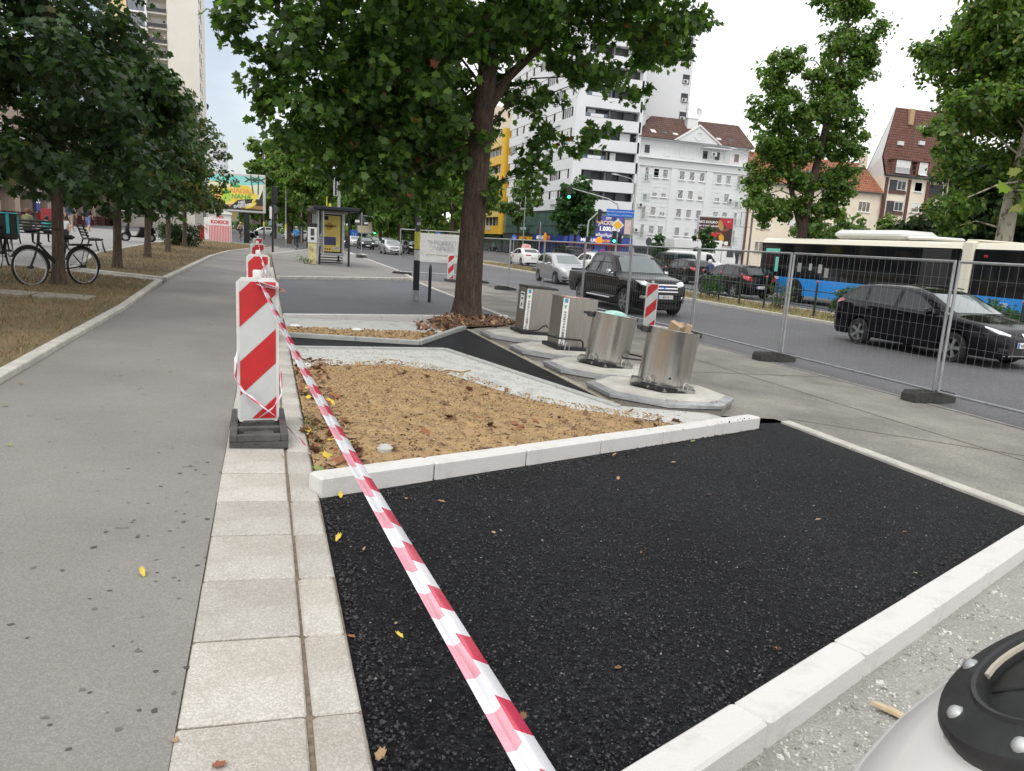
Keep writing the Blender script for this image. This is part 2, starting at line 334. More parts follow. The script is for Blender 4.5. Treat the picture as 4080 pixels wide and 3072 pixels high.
# lane marks
for nm, x, w, y0, dy, ln, k in (('lane_mark', 12.3, .13, 3.0, 5.95, 3.0, 9), ('edge_line', 8.95, .10, -3, 14, 13.9, 3), ('far_lane_mark', 23.6, .13, 10, 8, 4, 8)):
    for i in range(k):
        y = y0+dy*i; structure(nm, MB().sheet([(x-w/2, y), (x+w/2, y), (x+w/2, y+ln), (x-w/2, y+ln)], -.001), m_paint if nm != 'edge_line' else mat('worn_line', (.27, .26, .24), .8, var=.3, vs_=5))
for i in range(9):
    x = 7.0+1.05*i; structure('crossing_stripe', MB().sheet([(x, 66), (x+.5, 66), (x+.5, 70), (x, 70)], -.001), m_paint)
# median: kerb, turf
structure('median', MB().sheet([(16.5, -10), (19.2, -10), (19.2, 100), (16.5, 100)], .07), m_turf)
edging('median_near_kerb', [(16.42, -4), (16.42, 100)], .16, .09, m=m_oldkerb, L_=2.6)
edging('median_far_kerb', [(19.28, -4), (19.28, 100)], .16, .09, m=m_oldkerb, L_=5.2)
# left planting beds
gl = [(-2.35, 13.0), (-2.35, 18.9), (-5.4, 19.6), (-9, 18.4), (-9, 14.2), (-3.2, 14.35)]
structure('near_lawn', MB().sheet([(-2.2, -6), (-2.2, 13.4), (-2.42, 18.9), (-5.5, 19.9), (-9.0, 17.0), (-9, -6)], .015), m_drygrass)
structure('lawn', MB().sheet([(-2.42, 19.8), (-2.35, 34.4), (-1.95, 43.5), (-1.2, 49.8), (-.9, 51), (.9, 62), (-5.5, 61.5), (-5.7, 42.2), (-5.4, 28.7), (-4.4, 20.6)], .015), m_drygrass)
edging('near_lawn_kerb', [(-2.14, -3), (-2.14, 13), (-2.33, 18.9), (-5.5, 19.95)], .13, .05, m=m_oldkerb, L_=1.3)
edging('lawn_kerb', [(-4.4, 20.5), (-2.33, 19.75), (-2.24, 34.4), (-1.85, 43.5), (-1.1, 49.7), (-.82, 51), (1.0, 62.2), (-5.5, 61.7)], .13, .05, m=m_oldkerb, L_=1.4)
edging('plaza_kerb', [(-4.45, 20.6), (-5.45, 28.7), (-5.75, 42.2), (-5.6, 61.6)], .13, .05, m=m_oldkerb, L_=1.6)
sp = tag(empty('stone_slab_path'), kind='structure')
mb = MB(); mb.box((0, 0, -.03), (.78, .62, .06), bev=.01); me = mb.mesh('stone_slab', mat('old_slab', (.30, .27, .22), .9, var=.25, vs_=5))
for i in range(6):
    o = link('stone_slab', me, sp); x = -3.1-.82*i; o.location = (x, 13.75-.03*i, gz(x)+.058); o.rotation_euler = (0, R(2.8), random.uniform(-.05, .05))
structure('plaza', MB().sheet([(-2.6, 19.2), (-4.5, 20.55), (-5.55, 28.7), (-5.85, 42.2), (-5.75, 62), (-10, 70), (-40, 120), (-80, 120), (-80, 14), (-9.1, 14), (-9.1, 18), (-5.6, 20.0)], -.004), aggregate('plaza_paving', (.24, .235, .225), (.34, .33, .32), 40, .8, .2, (.85, .85, .85)))
structure('lawn_walk', MB().sheet([(-2.33, 18.97), (-2.33, 19.7), (-4.4, 20.4), (-5.5, 20.02)], -.002), MATS['plaza_paving'])

for nm, a, b in (('apron_joint', (5.5, 6.62), (8.8, 4.2)), ('apron_joint', (5.45, 9.6), (8.8, 9.9)), ('apron_joint', (5.45, 13.4), (8.8, 13.7)), ('apron_joint', (7.1, -2), (7.1, 24))):
    a, b = Vector(a), Vector(b); n_ = (b-a).normalized(); n_ = Vector((-n_.y, n_.x))*.011; structure(nm, MB().sheet([tuple(a-n_), tuple(b-n_), tuple(b+n_), tuple(a+n_)], -.0005), m_joint)
# ================================================================ FOREGROUND THINGS
m_steel = mat('brushed_steel', (.50, .48, .45), .33, 1, var=.25, vs_=3.5, bump=.03, bs=15)
def brushed(name, col, rough):
    m = bpy.data.materials.new(name); m.use_nodes = True; t = m.node_tree; b = t.nodes['Principled BSDF']; k = t.links.new
    tcn = t.nodes.new('ShaderNodeTexCoord'); mpn = t.nodes.new('ShaderNodeMapping'); mpn.inputs['Scale'].default_value = (9, 9, .6)
    n = t.nodes.new('ShaderNodeTexNoise'); n.inputs['Scale'].default_value = 3; n.inputs['Detail'].default_value = 8; n.inputs['Roughness'].default_value = .7
    r = t.nodes.new('ShaderNodeValToRGB'); r.color_ramp.elements[0].position = .3; r.color_ramp.elements[1].position = .72
    r.color_ramp.elements[0].color = tuple(c*.76 for c in col)+(1,); r.color_ramp.elements[1].color = tuple(col)+(1,)
    n2 = t.nodes.new('ShaderNodeTexNoise'); n2.inputs['Scale'].default_value = 5; n2.inputs['Detail'].default_value = 9
    mr = t.nodes.new('ShaderNodeMapRange'); mr.inputs['To Min'].default_value = rough*.85; mr.inputs['To Max'].default_value = rough*1.25
    k(tcn.outputs['Object'], mpn.inputs['Vector']); k(mpn.outputs['Vector'], n.inputs['Vector']); k(n.outputs['Fac'], r.inputs['Fac']); k(r.outputs['Color'], b.inputs['Base Color'])
    k(tcn.outputs['Object'], n2.inputs['Vector']); k(n2.outputs['Fac'], mr.inputs['Value']); k(mr.outputs['Result'], b.inputs['Roughness'])
    b.inputs['Metallic'].default_value = 1; MATS[name] = m; return m
m_drum = brushed('weathered_steel_drum', (.62, .60, .565), .24)
m_cab = brushed('steel_cabinet', (.44, .41, .37), .45)
m_galv = mat('galvanised_metal', (.46, .47, .47), .5, .7, var=.3, vs_=9)
m_tube = mat('galvanised_tube', (.44, .45, .46), .45, .8, var=.2, vs_=6)
m_black = mat('black_plastic', (.015, .015, .016), .55, var=.3, vs_=8)
m_rubber = mat('black_rubber', (.05, .049, .047), .9, var=.5, vs_=8, bump=.3, bs=50)
m_plate = mat('platform_concrete', (.50, .48, .43), .8, var=.22, vs_=5, bump=.15, bs=70)
m_red = mat('red_reflective', (.52, .018, .022), .42, var=.12, vs_=7)
m_shw = mat('white_reflective', (.56, .58, .57), .42, var=.1, vs_=5)
m_frame = mat('white_plastic', (.68, .68, .65), .5, var=.12, vs_=5)
m_txt = mat('black_print', (.02, .02, .02), .6)

# ---- underground waste containers: octagonal platform + steel inlet
def octagon(r): return [(r*math.cos(R(22.5+45*i)), r*math.sin(R(22.5+45*i))) for i in range(8)]
def platform(x, y, label):
    e = empty('container_platform', (x, y, gz(x)), 0, label, 'platform', 'octagonal platforms of the underground containers'); e.rotation_euler = (0, R(2.6), 0)
    MB().prism(octagon(.84), -.05, .05).obj('concrete_base', m_apron, e)
    p0, p1 = octagon(.86), octagon(.86); p2 = octagon(.76); mb = MB()
    vs = [(a, b, .062) for a, b in p0]+[(a, b, .098) for a, b in p1]+[(a, b, .118) for a, b in p2]
    mb.add(vs, [(i, (i+1) % 8, 8+(i+1) % 8, 8+i) for i in range(8)]+[(8+i, 8+(i+1) % 8, 16+(i+1) % 8, 16+i) for i in range(8)]+[tuple(range(7, -1, -1))])
    mb.obj('metal_rim', m_galv, e)
    MB().prism(octagon(.758), .100, .121).obj('deck', m_plate, e)
    for a in (-70, -110):
        ca, sa = math.cos(R(a)), math.sin(R(a)); tx, ty = -sa, ca; c = Vector((ca*.76, sa*.76, .105))
        mb = MB(); mb.tube([c+Vector((tx*s, ty*s, z)) for s, z in ((-.06, 0), (-.055, .03), (.055, .03), (.06, 0))], .006, 6); mb.obj('grip', m_galv, e)
    return e
BIN_Y = (7.47, 8.92, 10.42, 12.08)
for yy, lb in zip(BIN_Y, ('nearest octagonal platform, under the open drum nearest the white kerb', 'octagonal platform under the steel drum with the mint bag on top', 'octagonal platform under the open square cabinet', 'farthest octagonal platform, under the square cabinet with black lid')): platform(4.34, yy, lb)
def loop(mb, x, y, rz, h=.13, w=.075):
    c, s = math.cos(rz), math.sin(rz); P = []
    for i in range(9):
        a = math.pi*i/8; P.append((x+c*math.cos(a)*w/2, y+s*math.cos(a)*w/2, h-w/2+math.sin(a)*w/2))
    mb.tube([(x+c*w/2, y+s*w/2, 0)]+P+[(x-c*w/2, y-s*w/2, 0)], .007, 6)
def foot_plate(e, r=.42, hexa=6, rot=0):
    mb = MB(); mb.prism([(r*math.cos(R(rot+360/hexa*i)), r*math.sin(R(rot+360/hexa*i))) for i in range(hexa)], .0, .055); mb.obj('foot_plate', mat('chipped_black_paint', (.30, .29, .27), .6, .3, col2=(.02, .02, .02), vs_=7, lo=.5, hi=.56), e)
    for a in (-75, -150, 10, 110):
        mb = MB(); loop(mb, .36*math.cos(R(a)), .36*math.sin(R(a)), R(a+90)); mb.obj('lifting_loop', m_galv, e)
def drum(x, y, label, extra):
    e = empty('waste_drum', (x, y, gz(x)+.116), 0, label, 'waste container', 'steel inlets of the underground containers'); e.rotation_euler = (0, R(7.6), 0)
    foot_plate(e, .43)
    r = .30; H_ = .69; mb = MB()
    mb.lathe([(r*.985, .05), (r, .09), (r, H_-.012), (r+.004, H_), (r-.006, H_+.003), (r-.014, H_-.01), (r-.016, H_-.22)], n=48, cap0=False, cap1=False); mb.obj('shell', m_drum, e, 40)
    MB().lathe([(.005, H_-.215), (r-.017, H_-.215)], n=32, cap0=False, cap1=False).obj('inner_lid', m_black, e)
    mb = MB(); mb.box((-r-.02, .10, H_-.05), (.05, .12, .07), bev=.008); mb.box((-r-.05, .16, H_-.04), (.09, .05, .035), bev=.005, rz=.4); mb.obj('hinge', m_rubber, e)
    if extra == 'bag':
        mb = MB(); pr = [(.005, H_+.055), (.06, H_+.05), (.11, H_+.035), (.15, H_+.0), (.13, H_-.06)]; mb.lathe(pr, (.02, .03, 0), 14, 0, 1.25, .8); o = mb.obj('mint_plastic_bag', mat('mint_film', (.42, .72, .62), .3, var=.3, vs_=12, bump=1, bs=20), None, 60); o.location = e.location; o.rotation_euler = e.rotation_euler
        tag(o, 'crumpled mint green plastic bag lying on top of a steel drum', 'bag')
        MB().tube([(.10+.0, -.29, .15), (.16, -.37, .16), (.30, -.42, .17), (.44, -.33, .185), (.47, -.2, .19), (.40, -.06, .19), (.29, .02, .19)], .012, 8).obj('pedal_bar', m_black, e, 60)
    else:
        for i, (a, b, t) in enumerate(((.02, .02, .4), (.16, -.02, -.5), (.1, .12, .2))):
            mb = MB(); mb.box((a, b, H_-.03), (.07, .16, .24), rz=t, rx=.35-.3*i, ry=.4*i-.3, bev=.004); o = mb.obj('cardboard_scrap', mat('cardboard', (.42, .31, .2), .9, var=.2, vs_=9), None); o.location = e.location; o.rotation_euler = e.rotation_euler
            tag(o, ('leftmost', 'rightmost', 'rearmost')[i]+' torn cardboard scrap sticking out of the nearest open steel drum', 'cardboard', 'cardboard scraps in the nearest drum')
        mb = MB(); mb.lathe([(.0, 0), (.016, 0), (.016, .004), (.0, .005)], n=12, cap0=False, cap1=False)
        o = mb.obj('key_hole', m_black, e); o.location = (-.095, -.2865, .15); o.rotation_euler = (R(90), 0, R(-18))
        mb = MB(); mb.lathe([(.017, 0), (.024, 0), (.024, .006), (.017, .006)], n=14, cap0=False, cap1=False); o = mb.obj('key_ring', m_galv, e); o.location = (-.095, -.2850, .15); o.rotation_euler = (R(90), 0, R(-18))
    return e
drum(4.42, 7.56, 'nearest open steel drum, filled with cardboard, beside the white kerb', 'card')
drum(4.44, 9.16, 'steel drum with a mint green bag on its rim, second from the white kerb', 'bag')
def cabinet(x, y, label, lid):
    e = empty('waste_cabinet', (x, y, gz(x)+.116), 0, label, 'waste container', 'steel inlets of the underground containers'); e.rotation_euler = (0, R(3.2), 0)
    s, c, H_ = .27, .075, .80
    MB().box((0, 0, .03), (.68, .66, .06), bev=.01).obj('foot_plate', m_black, e)
    poly = [(-s+c, -s), (s, -s), (s, s), (-s, s), (-s, -s+c)]
    mb = MB(); n = 5; vs = [(a, b, .06) for a, b in poly]+[(a, b, H_) for a, b in poly]+[(a*.94, b*.94, H_) for a, b in poly]+[(a*.94, b*.94, H_-.16) for a, b in poly]
    fs = [(k*n+i, k*n+(i+1) % n, (k+1)*n+(i+1) % n, (k+1)*n+i) for k in range(3) for i in range(n)]; mb.add(vs, fs); mb.obj('shell', m_cab, e)
    MB().prism([(a*.938, b*.938) for a, b in poly], H_-.17, H_-.15).obj('inner_lid', m_black, e)
    # white strip with stacked letters on the chamfered edge
    cx, cy = -s+c/2, -s+c/2; w = c*1.414; nx = -.7071
    mb = MB(); d = .003; t = Vector((.7071, -.7071, 0)); cc = Vector((cx, cy, 0))+Vector((nx, nx, 0))*d
    a, b = cc-t*(w/2-.004), cc+t*(w/2-.004); mb.quad((a.x, a.y, .08), (b.x, b.y, .08), (b.x, b.y, H_-.02), (a.x, a.y, H_-.02)); mb.obj('label_strip', mat('white_sticker', (.78, .78, .76), .5, var=.08, vs_=9), e)
    o = lettering('КОМУНАЛНИ', .052, m_txt, e, (cc.x+nx*.003, cc.y+nx*.003, .39), (R(90), R(90), R(-45)), spacing=1.25)
    o = lettering('ОТПАД', .052, m_txt, e, (cc.x+nx*.003, cc.y+nx*.003, .175), (R(90), R(90), R(-45)), spacing=1.05)
    for zz, cl, pts in ((.735, (.05, .28, .45), [(-.025, -.02), (.025, -.02), (.03, .03), (0, .045), (-.03, .03)]), (.655, (.12, .38, .12), [(-.005, -.035), (.03, .03), (.008, .01), (0, .035), (-.008, .01), (-.03, .03)])):
        mb = MB(); mb.add([(cc.x+nx*.003+t.x*u, cc.y+nx*.003+t.y*u, zz+v) for u, v in pts], [tuple(range(len(pts)))]); mb.obj('emblem', mat('emblem_%d' % int(cl[0]*100), cl, .5), e)
    if lid:
        mb = MB(); mb.prism([(a*1.02, b*1.04) for a, b in poly], H_+.004, H_+.035); mb.obj('lid', m_rubber, e)
        mb = MB(); mb.quad((-s-.003, .12, .42), (-s-.003, -.09, .42), (-s-.003, -.09, .72), (-s-.003, .12, .72)); mb.obj('instruction_plate', MATS['white_sticker'], e)
        for zz, tx, sz in ((.68, 'ОТПАД', .04), (.60, 'ИСТИ', .035)): lettering(tx, sz, m_txt, e, (-s-.006, .015, zz), (R(90), 0, R(-90)))
        mb = MB(); mb.add([(-s-.006, .015+u, .5+v) for u, v in ((-.05, .04), (-.02, .01), (.0, .05), (.03, .0), (.05, -.04), (0, -.03))], [(0, 1, 2, 3, 4, 5)]); mb.obj('pictogram', m_txt, e)
        mb = MB(); mb.tube([(-.36, .05, .05), (-.40, -.1, .06), (-.42, -.24, .07), (-.36, -.36, .075), (-.2, -.40, .08), (-.06, -.38, .10), (.04, -.36, .17), (.10, -.34, .19), (.13, -.33, .15)], .013, 8); mb.obj('pedal_bar', m_black, e, 60)
    else:
        mb = MB(); mb.tube([(-.36, .05, .17), (-.42, -.06, .19), (-.40, -.2, .19), (-.28, -.33, .18), (-.1, -.36, .18), (.02, -.36, .18), (.06, -.36, .15), (.07, -.36, .06)], .015, 8); mb.obj('pedal_bar', m_black, e, 60)
        mb = MB(); loop(mb, -.2, -.39, .2); mb.obj('lifting_loop', m_galv, e)
        mb = MB(); mb.box((.0, .12, H_-.02), (.3, .2, .05), rz=.3, ry=.06, bev=.02); mb.box((.14, -.05, H_-.03), (.2, .2, .04), rz=.7, bev=.02); o = mb.obj('rubbish_pile', mat('rubbish', (.45, .4, .36), .8, col2=(.3, .1, .06), vs_=14), None); o.location = e.location; tag(o, 'small heap of rubbish on top of the open square steel cabinet', 'rubbish')
    return e
cabinet(4.50, 10.62, 'open square steel cabinet with white lettered edge, third container from the white kerb', False)
cabinet(4.55, 12.42, 'square steel cabinet with black lid, farthest container from the white kerb', True)

# ---- striped warning boards
def warning_board(x, y, rz, label, h0=.1, lean=0.):
    e = empty('warning_board', (x, y, gz(x)), rz, label, 'warning board', 'red and white striped warning boards')
    mb = MB(); mb.prism([(-.19, -.4), (.19, -.4), (.19, .4), (-.19, .4)], .004, .05)
    for sx in (-1, 1): mb.box((sx*.165, 0, .075), (.05, .8, .05), bev=.006)
    for sy in (-.378, -.17, .17, .378): mb.box((0, sy, .075), (.28, .044, .05), bev=.006)
    mb.box((0, -.28, .06), (.20, .17, .03), bev=.006); mb.box((0, .28, .06), (.20, .17, .03), bev=.006); mb.box((0, 0, .085), (.22, .1, .05), bev=.01)
    mb.obj('rubber_base', mat('grey_rubber', (.085, .083, .078), .9, var=.4, vs_=7, bump=.4, bs=60), e)
    e2 = e
    W, H_, T = .283, 1.03, .052; z0 = h0
    b = .035; ol = [(-W/2+b*.4, z0), (W/2-b*.4, z0), (W/2, z0+b), (W/2, z0+H_-b), (W/2-b, z0+H_), (-W/2+b, z0+H_), (-W/2, z0+H_-b), (-W/2, z0+b)]
    mb = MB(); mb.prism(ol, -T/2, T/2, 'y'); mb.obj('panel', m_frame, e2)
    mb = MB(); mb.lathe([(.03, 0), (.032, .045), (.026, .055)], (-.0, 0, z0+H_), 16); mb.obj('lamp_peg', m_frame, e2, 50)
    for side in (-1, 1):
        w, zb, zt = .121, z0+.025, z0+H_-.025; yy = side*(T/2+.0025); mb = MB()
        mb.quad((-w, yy, zb), (w, yy, zb), (w, yy, zt), (-w, yy, zt)); mb.obj('white_sheeting', m_shw, e2)
        yy = side*(T/2+.005); per = .49; sl = .24*side*(-1 if side > 0 else -1)
        sl = .235
        k = 0
        for c0 in (-.32, .17, .66, 1.15):
            # band: zb+c0 .. zb+c0+.245 at the left edge, rising to the right by sl
            a = [(-w, zb+c0), (w, zb+c0+sl), (w, zb+c0+sl+.245), (-w, zb+c0+.245)]
            if side > 0: a = [(-u, v) for u, v in a]
            # clip to the sheet
            def clip(poly, lim, up):
                o_ = []
                for i in range(len(poly)):
                    p, q = poly[i], poly[(i+1) % len(poly)]; ip = (p[1] <= lim) if up else (p[1] >= lim); iq = (q[1] <= lim) if up else (q[1] >= lim)
                    if ip: o_.append(p)
                    if ip != iq: t = (lim-p[1])/(q[1]-p[1]); o_.append((p[0]+(q[0]-p[0])*t, lim))
                return o_
            a = clip(clip(a, zt, True), zb, False)
            if len(a) > 2: MB().add([(u, yy, v) for u, v in a], [tuple(range(len(a)))]).obj('red_stripe', m_red, e2)
    return e
warning_board(-.055, 5.53, R(1), 'nearest red and white striped warning board, on the slab strip, tape tied to its top')
warning_board(-.09, 10.2, R(-3), 'second striped warning board on the slab strip, behind the nearest one')
warning_board(-.16, 16.6, R(22), 'third striped warning board on the slab strip, turned a little sideways')
warning_board(8.70, 15.75, R(-16), 'striped warning board by the mesh fence, behind the nearest open steel drum')
warning_board(7.6, 31.6, R(0), 'striped warning board behind the white banner, only its foot showing below')
warning_board(-.22, 24.5, R(30), 'farthest striped warning board of the slab strip, mostly hidden')

# ---- barrier tape
m_tw = mat('tape_white', (.80, .80, .84), .22, var=.06, vs_=14, coat=.5); m_tr = mat('tape_red', (.60, .03, .08), .25, coat=.5); m_tp = mat('tape_pink', (.80, .34, .42), .22, var=.1, vs_=14, coat=.5)
def tape(name, pts, w, label, seg=.1, twist=(0, 0), fold=.5, slim=None, step=.02, ph=0.):
    P = [Vector(p) for p in pts]; L_ = [0]
    for a, b in zip(P[:-1], P[1:]): L_.append(L_[-1]+(b-a).length)
    def at(s):
        s = max(0, min(L_[-1], s))
        for i in range(len(P)-1):
            if s <= L_[i+1] or i == len(P)-2: return P[i].lerp(P[i+1], (s-L_[i])/(L_[i+1]-L_[i]))
    n = int(L_[-1]/step)+1; mb = MB(); rows = []
    for i in range(n+1):
        s = L_[-1]*i/n; p = at(s); d = (at(s+.03)-at(s-.03)).normalized(); sh = [d*seg*q for q in (.10, -.12, .16, .30)]; side = d.cross(Vector((0, 0, 1))).normalized(); up = side.cross(d)
        a = twist[0]+(twist[1]-twist[0])*i/n; ww = w*(slim(i/n) if slim else 1)
        u = side*math.cos(a)+up*math.sin(a); nn = d.cross(u)
        wob = .12*math.sin(s*7+1)+.08*math.sin(s*17)
        rows.append([q+w_ for q, w_ in zip([p-u*ww*.5+nn*ww*.05, p-u*ww*.18+nn*ww*(.10+wob*.2), p+u*ww*.16+nn*ww*(.02+wob*.3), p+u*ww*.5-nn*ww*.10], sh)])
    vs = [q for r_ in rows for q in r_]; fs = []; mi = []
    for i in range(n):
        s = L_[-1]*(i+.5)/n
        for j in range(3):
            k = int((s+ph+(.35*seg if j == 0 else 0))/seg) % 2
            fs.append((i*4+j, i*4+j+1, i*4+5+j, i*4+4+j)); mi.append(0 if k == 0 else (2 if j > 0 else 1))
    me = bpy.data.meshes.new(name); me.from_pydata([tuple(v) for v in vs], [], fs)
    for m in (m_tw, m_tr, m_tp): me.materials.append(m)
    me.polygons.foreach_set('material_index', mi); me.polygons.foreach_set('use_smooth', [True]*len(fs))
    o = link(name, me); md = o.modifiers.new('thickness', 'SOLIDIFY'); md.thickness = .0006; return tag(o, label, 'barrier tape')
a, b = Vector((-.03, 5.50, 1.115)), Vector((.545, 1.31, .385)); c = Vector((.80, -.55, .06)); pts = []
for i in range(15):
    t = i/14; p = a.lerp(b, t); p.z -= .06*math.sin(math.pi*t); pts.append(p)
pts += [b.lerp(c, .5)+Vector((0, 0, -.01)), c]
tape('barrier_tape', pts, .125, 'long red and white barrier tape stretched over the new asphalt from the nearest board', seg=.125, twist=(.55, .12), slim=lambda t: .42+.58*min(1, t*1.25), ph=.03)
tape('barrier_tape', [(-.05, 5.49, 1.13), (-.02, 5.47, 1.12), (.04, 5.47, 1.10), (.09, 5.46, 1.088), (.115, 5.465, 1.075), (.06, 5.47, 1.085), (-.04, 5.475, 1.10)], .05, 'knotted loose tape end on top of the nearest warning board', seg=.11, step=.01)
tape('barrier_tape', [(-.20, 5.49, .62), (-.205, 5.46, .45), (-.16, 5.44, .36), (-.02, 5.43, .24), (.06, 5.44, .17), (.14, 5.40, .10), (.23, 5.30, .02), (.27, 5.18, -.01), (.30, 4.95, .0), (.33, 4.62, .02)], .022, 'thin twisted tape wound round the foot of the nearest board and trailing to the soil', seg=.12, step=.015, twist=(0, 9))
tape('barrier_tape', [(-.08, 5.455, .14), (.04, 5.455, .22), (.10, 5.46, .32), (.105, 5.49, .55)], .018, 'narrow tape strand crossing the foot of the nearest warning board', seg=.12, step=.015, twist=(0, 5))
tape('barrier_tape', [(-.03, 5.52, 1.14), (-.02, 7.2, 1.06), (-.02, 8.8, 1.05), (-.06, 10.14, 1.15)], .02, 'slack twisted tape between the first and second warning boards', seg=.13, step=.04, twist=(0, 20))
tape('barrier_tape', [(-.06, 10.12, 1.17), (-.0, 10.1, .95), (.02, 10.12, .8), (.08, 10.1, .74), (.2, 10.05, .70)], .03, 'torn tape end hanging from the second warning board', seg=.1, step=.02, twist=(0, 4))
tape('barrier_tape', [(-.06, 10.3, 1.16), (-.08, 13.5, 1.0), (-.14, 16.5, 1.16)], .02, 'slack twisted tape between the second and third warning boards', seg=.13, step=.05, twist=(0, 25))

# ---- temporary mesh fence
m_wire = mat('fence_wire', (.36, .37, .38), .5, .6)
def panel_mesh(L_, H_=1.93, z0=.07):
    fr = MB(); 
    for x in (.03, L_-.03): fr.tube([(x, 0, 0), (x, 0, z0+H_)], .021, 8)
    for z in (z0+.06, z0+H_-.02): fr.tube([(.03, 0, z), (L_-.03, 0, z)], .019, 8)
    wi = MB(); nv = int(L_/.125)
    for i in range(1, nv): x = L_*i/nv; wi.tube([(x, 0, z0+.06), (x, 0, z0+H_-.02)], .0011, 4, cap=False)
    for i in range(1, 8): z = z0+.06+(H_-.08)*i/8; wi.tube([(.03, .003, z), (L_-.03, .003, z)], .0013, 4, cap=False)
    return fr, wi
def fence_panel(p, q, label):
    p, q = Vector(p), Vector(q); d = q-p; rz = math.atan2(d.y, d.x)
    e = empty('mesh_barrier', (p.x, p.y, gz(p.x)+.03), rz, label, 'fence panel', 'temporary mesh fence panels')
    fr, wi = panel_mesh(d.length-.02); fr.obj('frame', m_tube, e, 50); tag(wi.obj('wire_mesh', m_wire, e), kind='stuff')
    for z in (1.25,): mb = MB(); mb.box((d.length-.01, 0, z), (.11, .05, .035), bev=.008); mb.obj('clamp', m_galv, e)
    return e
def fence_foot(x, y, rz, label):
    e = empty('ballast_block', (x, y, gz(x)+.003), rz, label, 'fence foot', 'black rubber feet under the mesh fence'); e.rotation_euler = (0, R(2.8), rz)
    mb = MB(); mb.prism([(-.43, 0), (.43, 0), (.43, .10), (.38, .15), (-.38, .15), (-.43, .10)], -.12, .12, 'y'); mb.obj('block', m_rubber, e)
    mb = MB()
    for i in range(-2, 3): mb.box((i*.15, 0, .153), (.06, .16, .012), bev=.003)
    mb.obj('ridges', m_black, e)
    return e
FY = [1.15, 4.6, 8.05, 11.55, 14.8, 17.95, 21.0, 24.7, 28.4, 32.3]
names = ['leaving the picture at the lower right corner', 'in front of the bonnet of the black estate car', 'in front of the rear doors of the black estate car', 'between the black estate car and the dark pickup', 'in front of the bonnet of the dark pickup', 'in front of the rear of the dark pickup', 'in front of the silver hatchback', 'right of the big tree trunk, before the white taxi', 'just beside the big tree trunk']
names[0] = 'nearest, standing beyond the right edge of the picture'; names[1] = 'at the right edge, before the bonnet of the black estate car'
for i, nm in enumerate(names): fence_panel((9.22+.05*math.sin(i*2), FY[i]), (9.22+.05*math.sin(i*2+2), FY[i+1]), 'mesh fence panel '+nm)
fn = ['at the right edge, under the nearest fence joint', 'at the fence joint before the black estate rear wheel', 'under the fence joint before the dark pickup bonnet', 'behind the striped board at the drums', 'under the fence in front of the pickup rear wheel', 'under the fence before the silver hatchback', 'right of the tree trunk below the white taxi', 'close beside the big tree trunk']
for y, nm in zip(FY[2:], fn): fence_foot(9.1, y+.02, R(6), 'black rubber fence foot '+nm)
fence_panel((5.62, 33.15), (9.1, 32.2), 'galvanised mesh fence panel carrying the white banner, left of the big tree trunk')
fence_foot(5.75, 33.1, R(-10), 'black rubber fence foot at the left end of the white banner')
# banner seen from the back
e = empty('banner', (5.62, 33.15, gz(5.62)+.03), math.atan2(-.95, 3.48), 'white fabric banner with mirrored grey lettering, hung on the mesh fence', 'banner')
m_ban = mat('banner_cloth', (.72, .72, .69), .8, var=.06, vs_=3, alpha=.80)
mb = MB(); nx_, nz_ = 20, 6; vs = []
for j in range(nz_+1):
    for i in range(nx_+1):
        x = .75+2.85*i/nx_; z = .62+1.25*j/nz_; vs.append((x, .04+.012*math.sin(i*.9)+.01*math.sin(i*.5+j), z-.02*(i == 0)))
mb.add(vs, [(j*(nx_+1)+i, j*(nx_+1)+i+1, (j+1)*(nx_+1)+i+1, (j+1)*(nx_+1)+i) for j in range(nz_) for i in range(nx_)]); mb.obj('cloth', m_ban, e, 60)
m_bt = mat('banner_print', (.40, .41, .43), .8); m_br = mat('banner_print_red', (.70, .47, .46), .8)
for tx, z, s, mm, x in (('ПАРКИНГ', 1.46, .27, m_bt, 1.85), ('СЕРВИС', 1.22, .27, m_bt, 1.85), ('комунално предузеће, Паркинг сервис, Нови Сад', .95, .085, m_bt, 2.2), ('www.parkingns.rs', .74, .13, mat('banner_print_pale', (.60, .61, .62), .8), 2.4)):
    o = lettering(tx, s, mm, e, (x, .018, z), FRONT, depth=.002, bold=.004); o.scale = (-1, 1, 1)
mb = MB(); 
def rrect(w, h, r, n=4): 
    P = []
    for cx, cy, a0 in ((w/2-r, h/2-r, 0), (-w/2+r, h/2-r, 90), (-w/2+r, -h/2+r, 180), (w/2-r, -h/2+r, 270)):
        for i in range(n+1): a = R(a0+90*i/n); P.append((cx+r*math.cos(a), cy+r*math.sin(a)))
    return P
P = rrect(.95, .5, .08); MB().add([(3.05+u, .018, 1.38+v) for u, v in P], [tuple(range(len(P)))]).obj('printed_badge', m_br, e)
P = rrect(.5, .3, .13); MB().add([(3.0+u, .014, 1.40+v) for u, v in P], [tuple(range(len(P)))]).obj('printed_badge', m_ban, e)

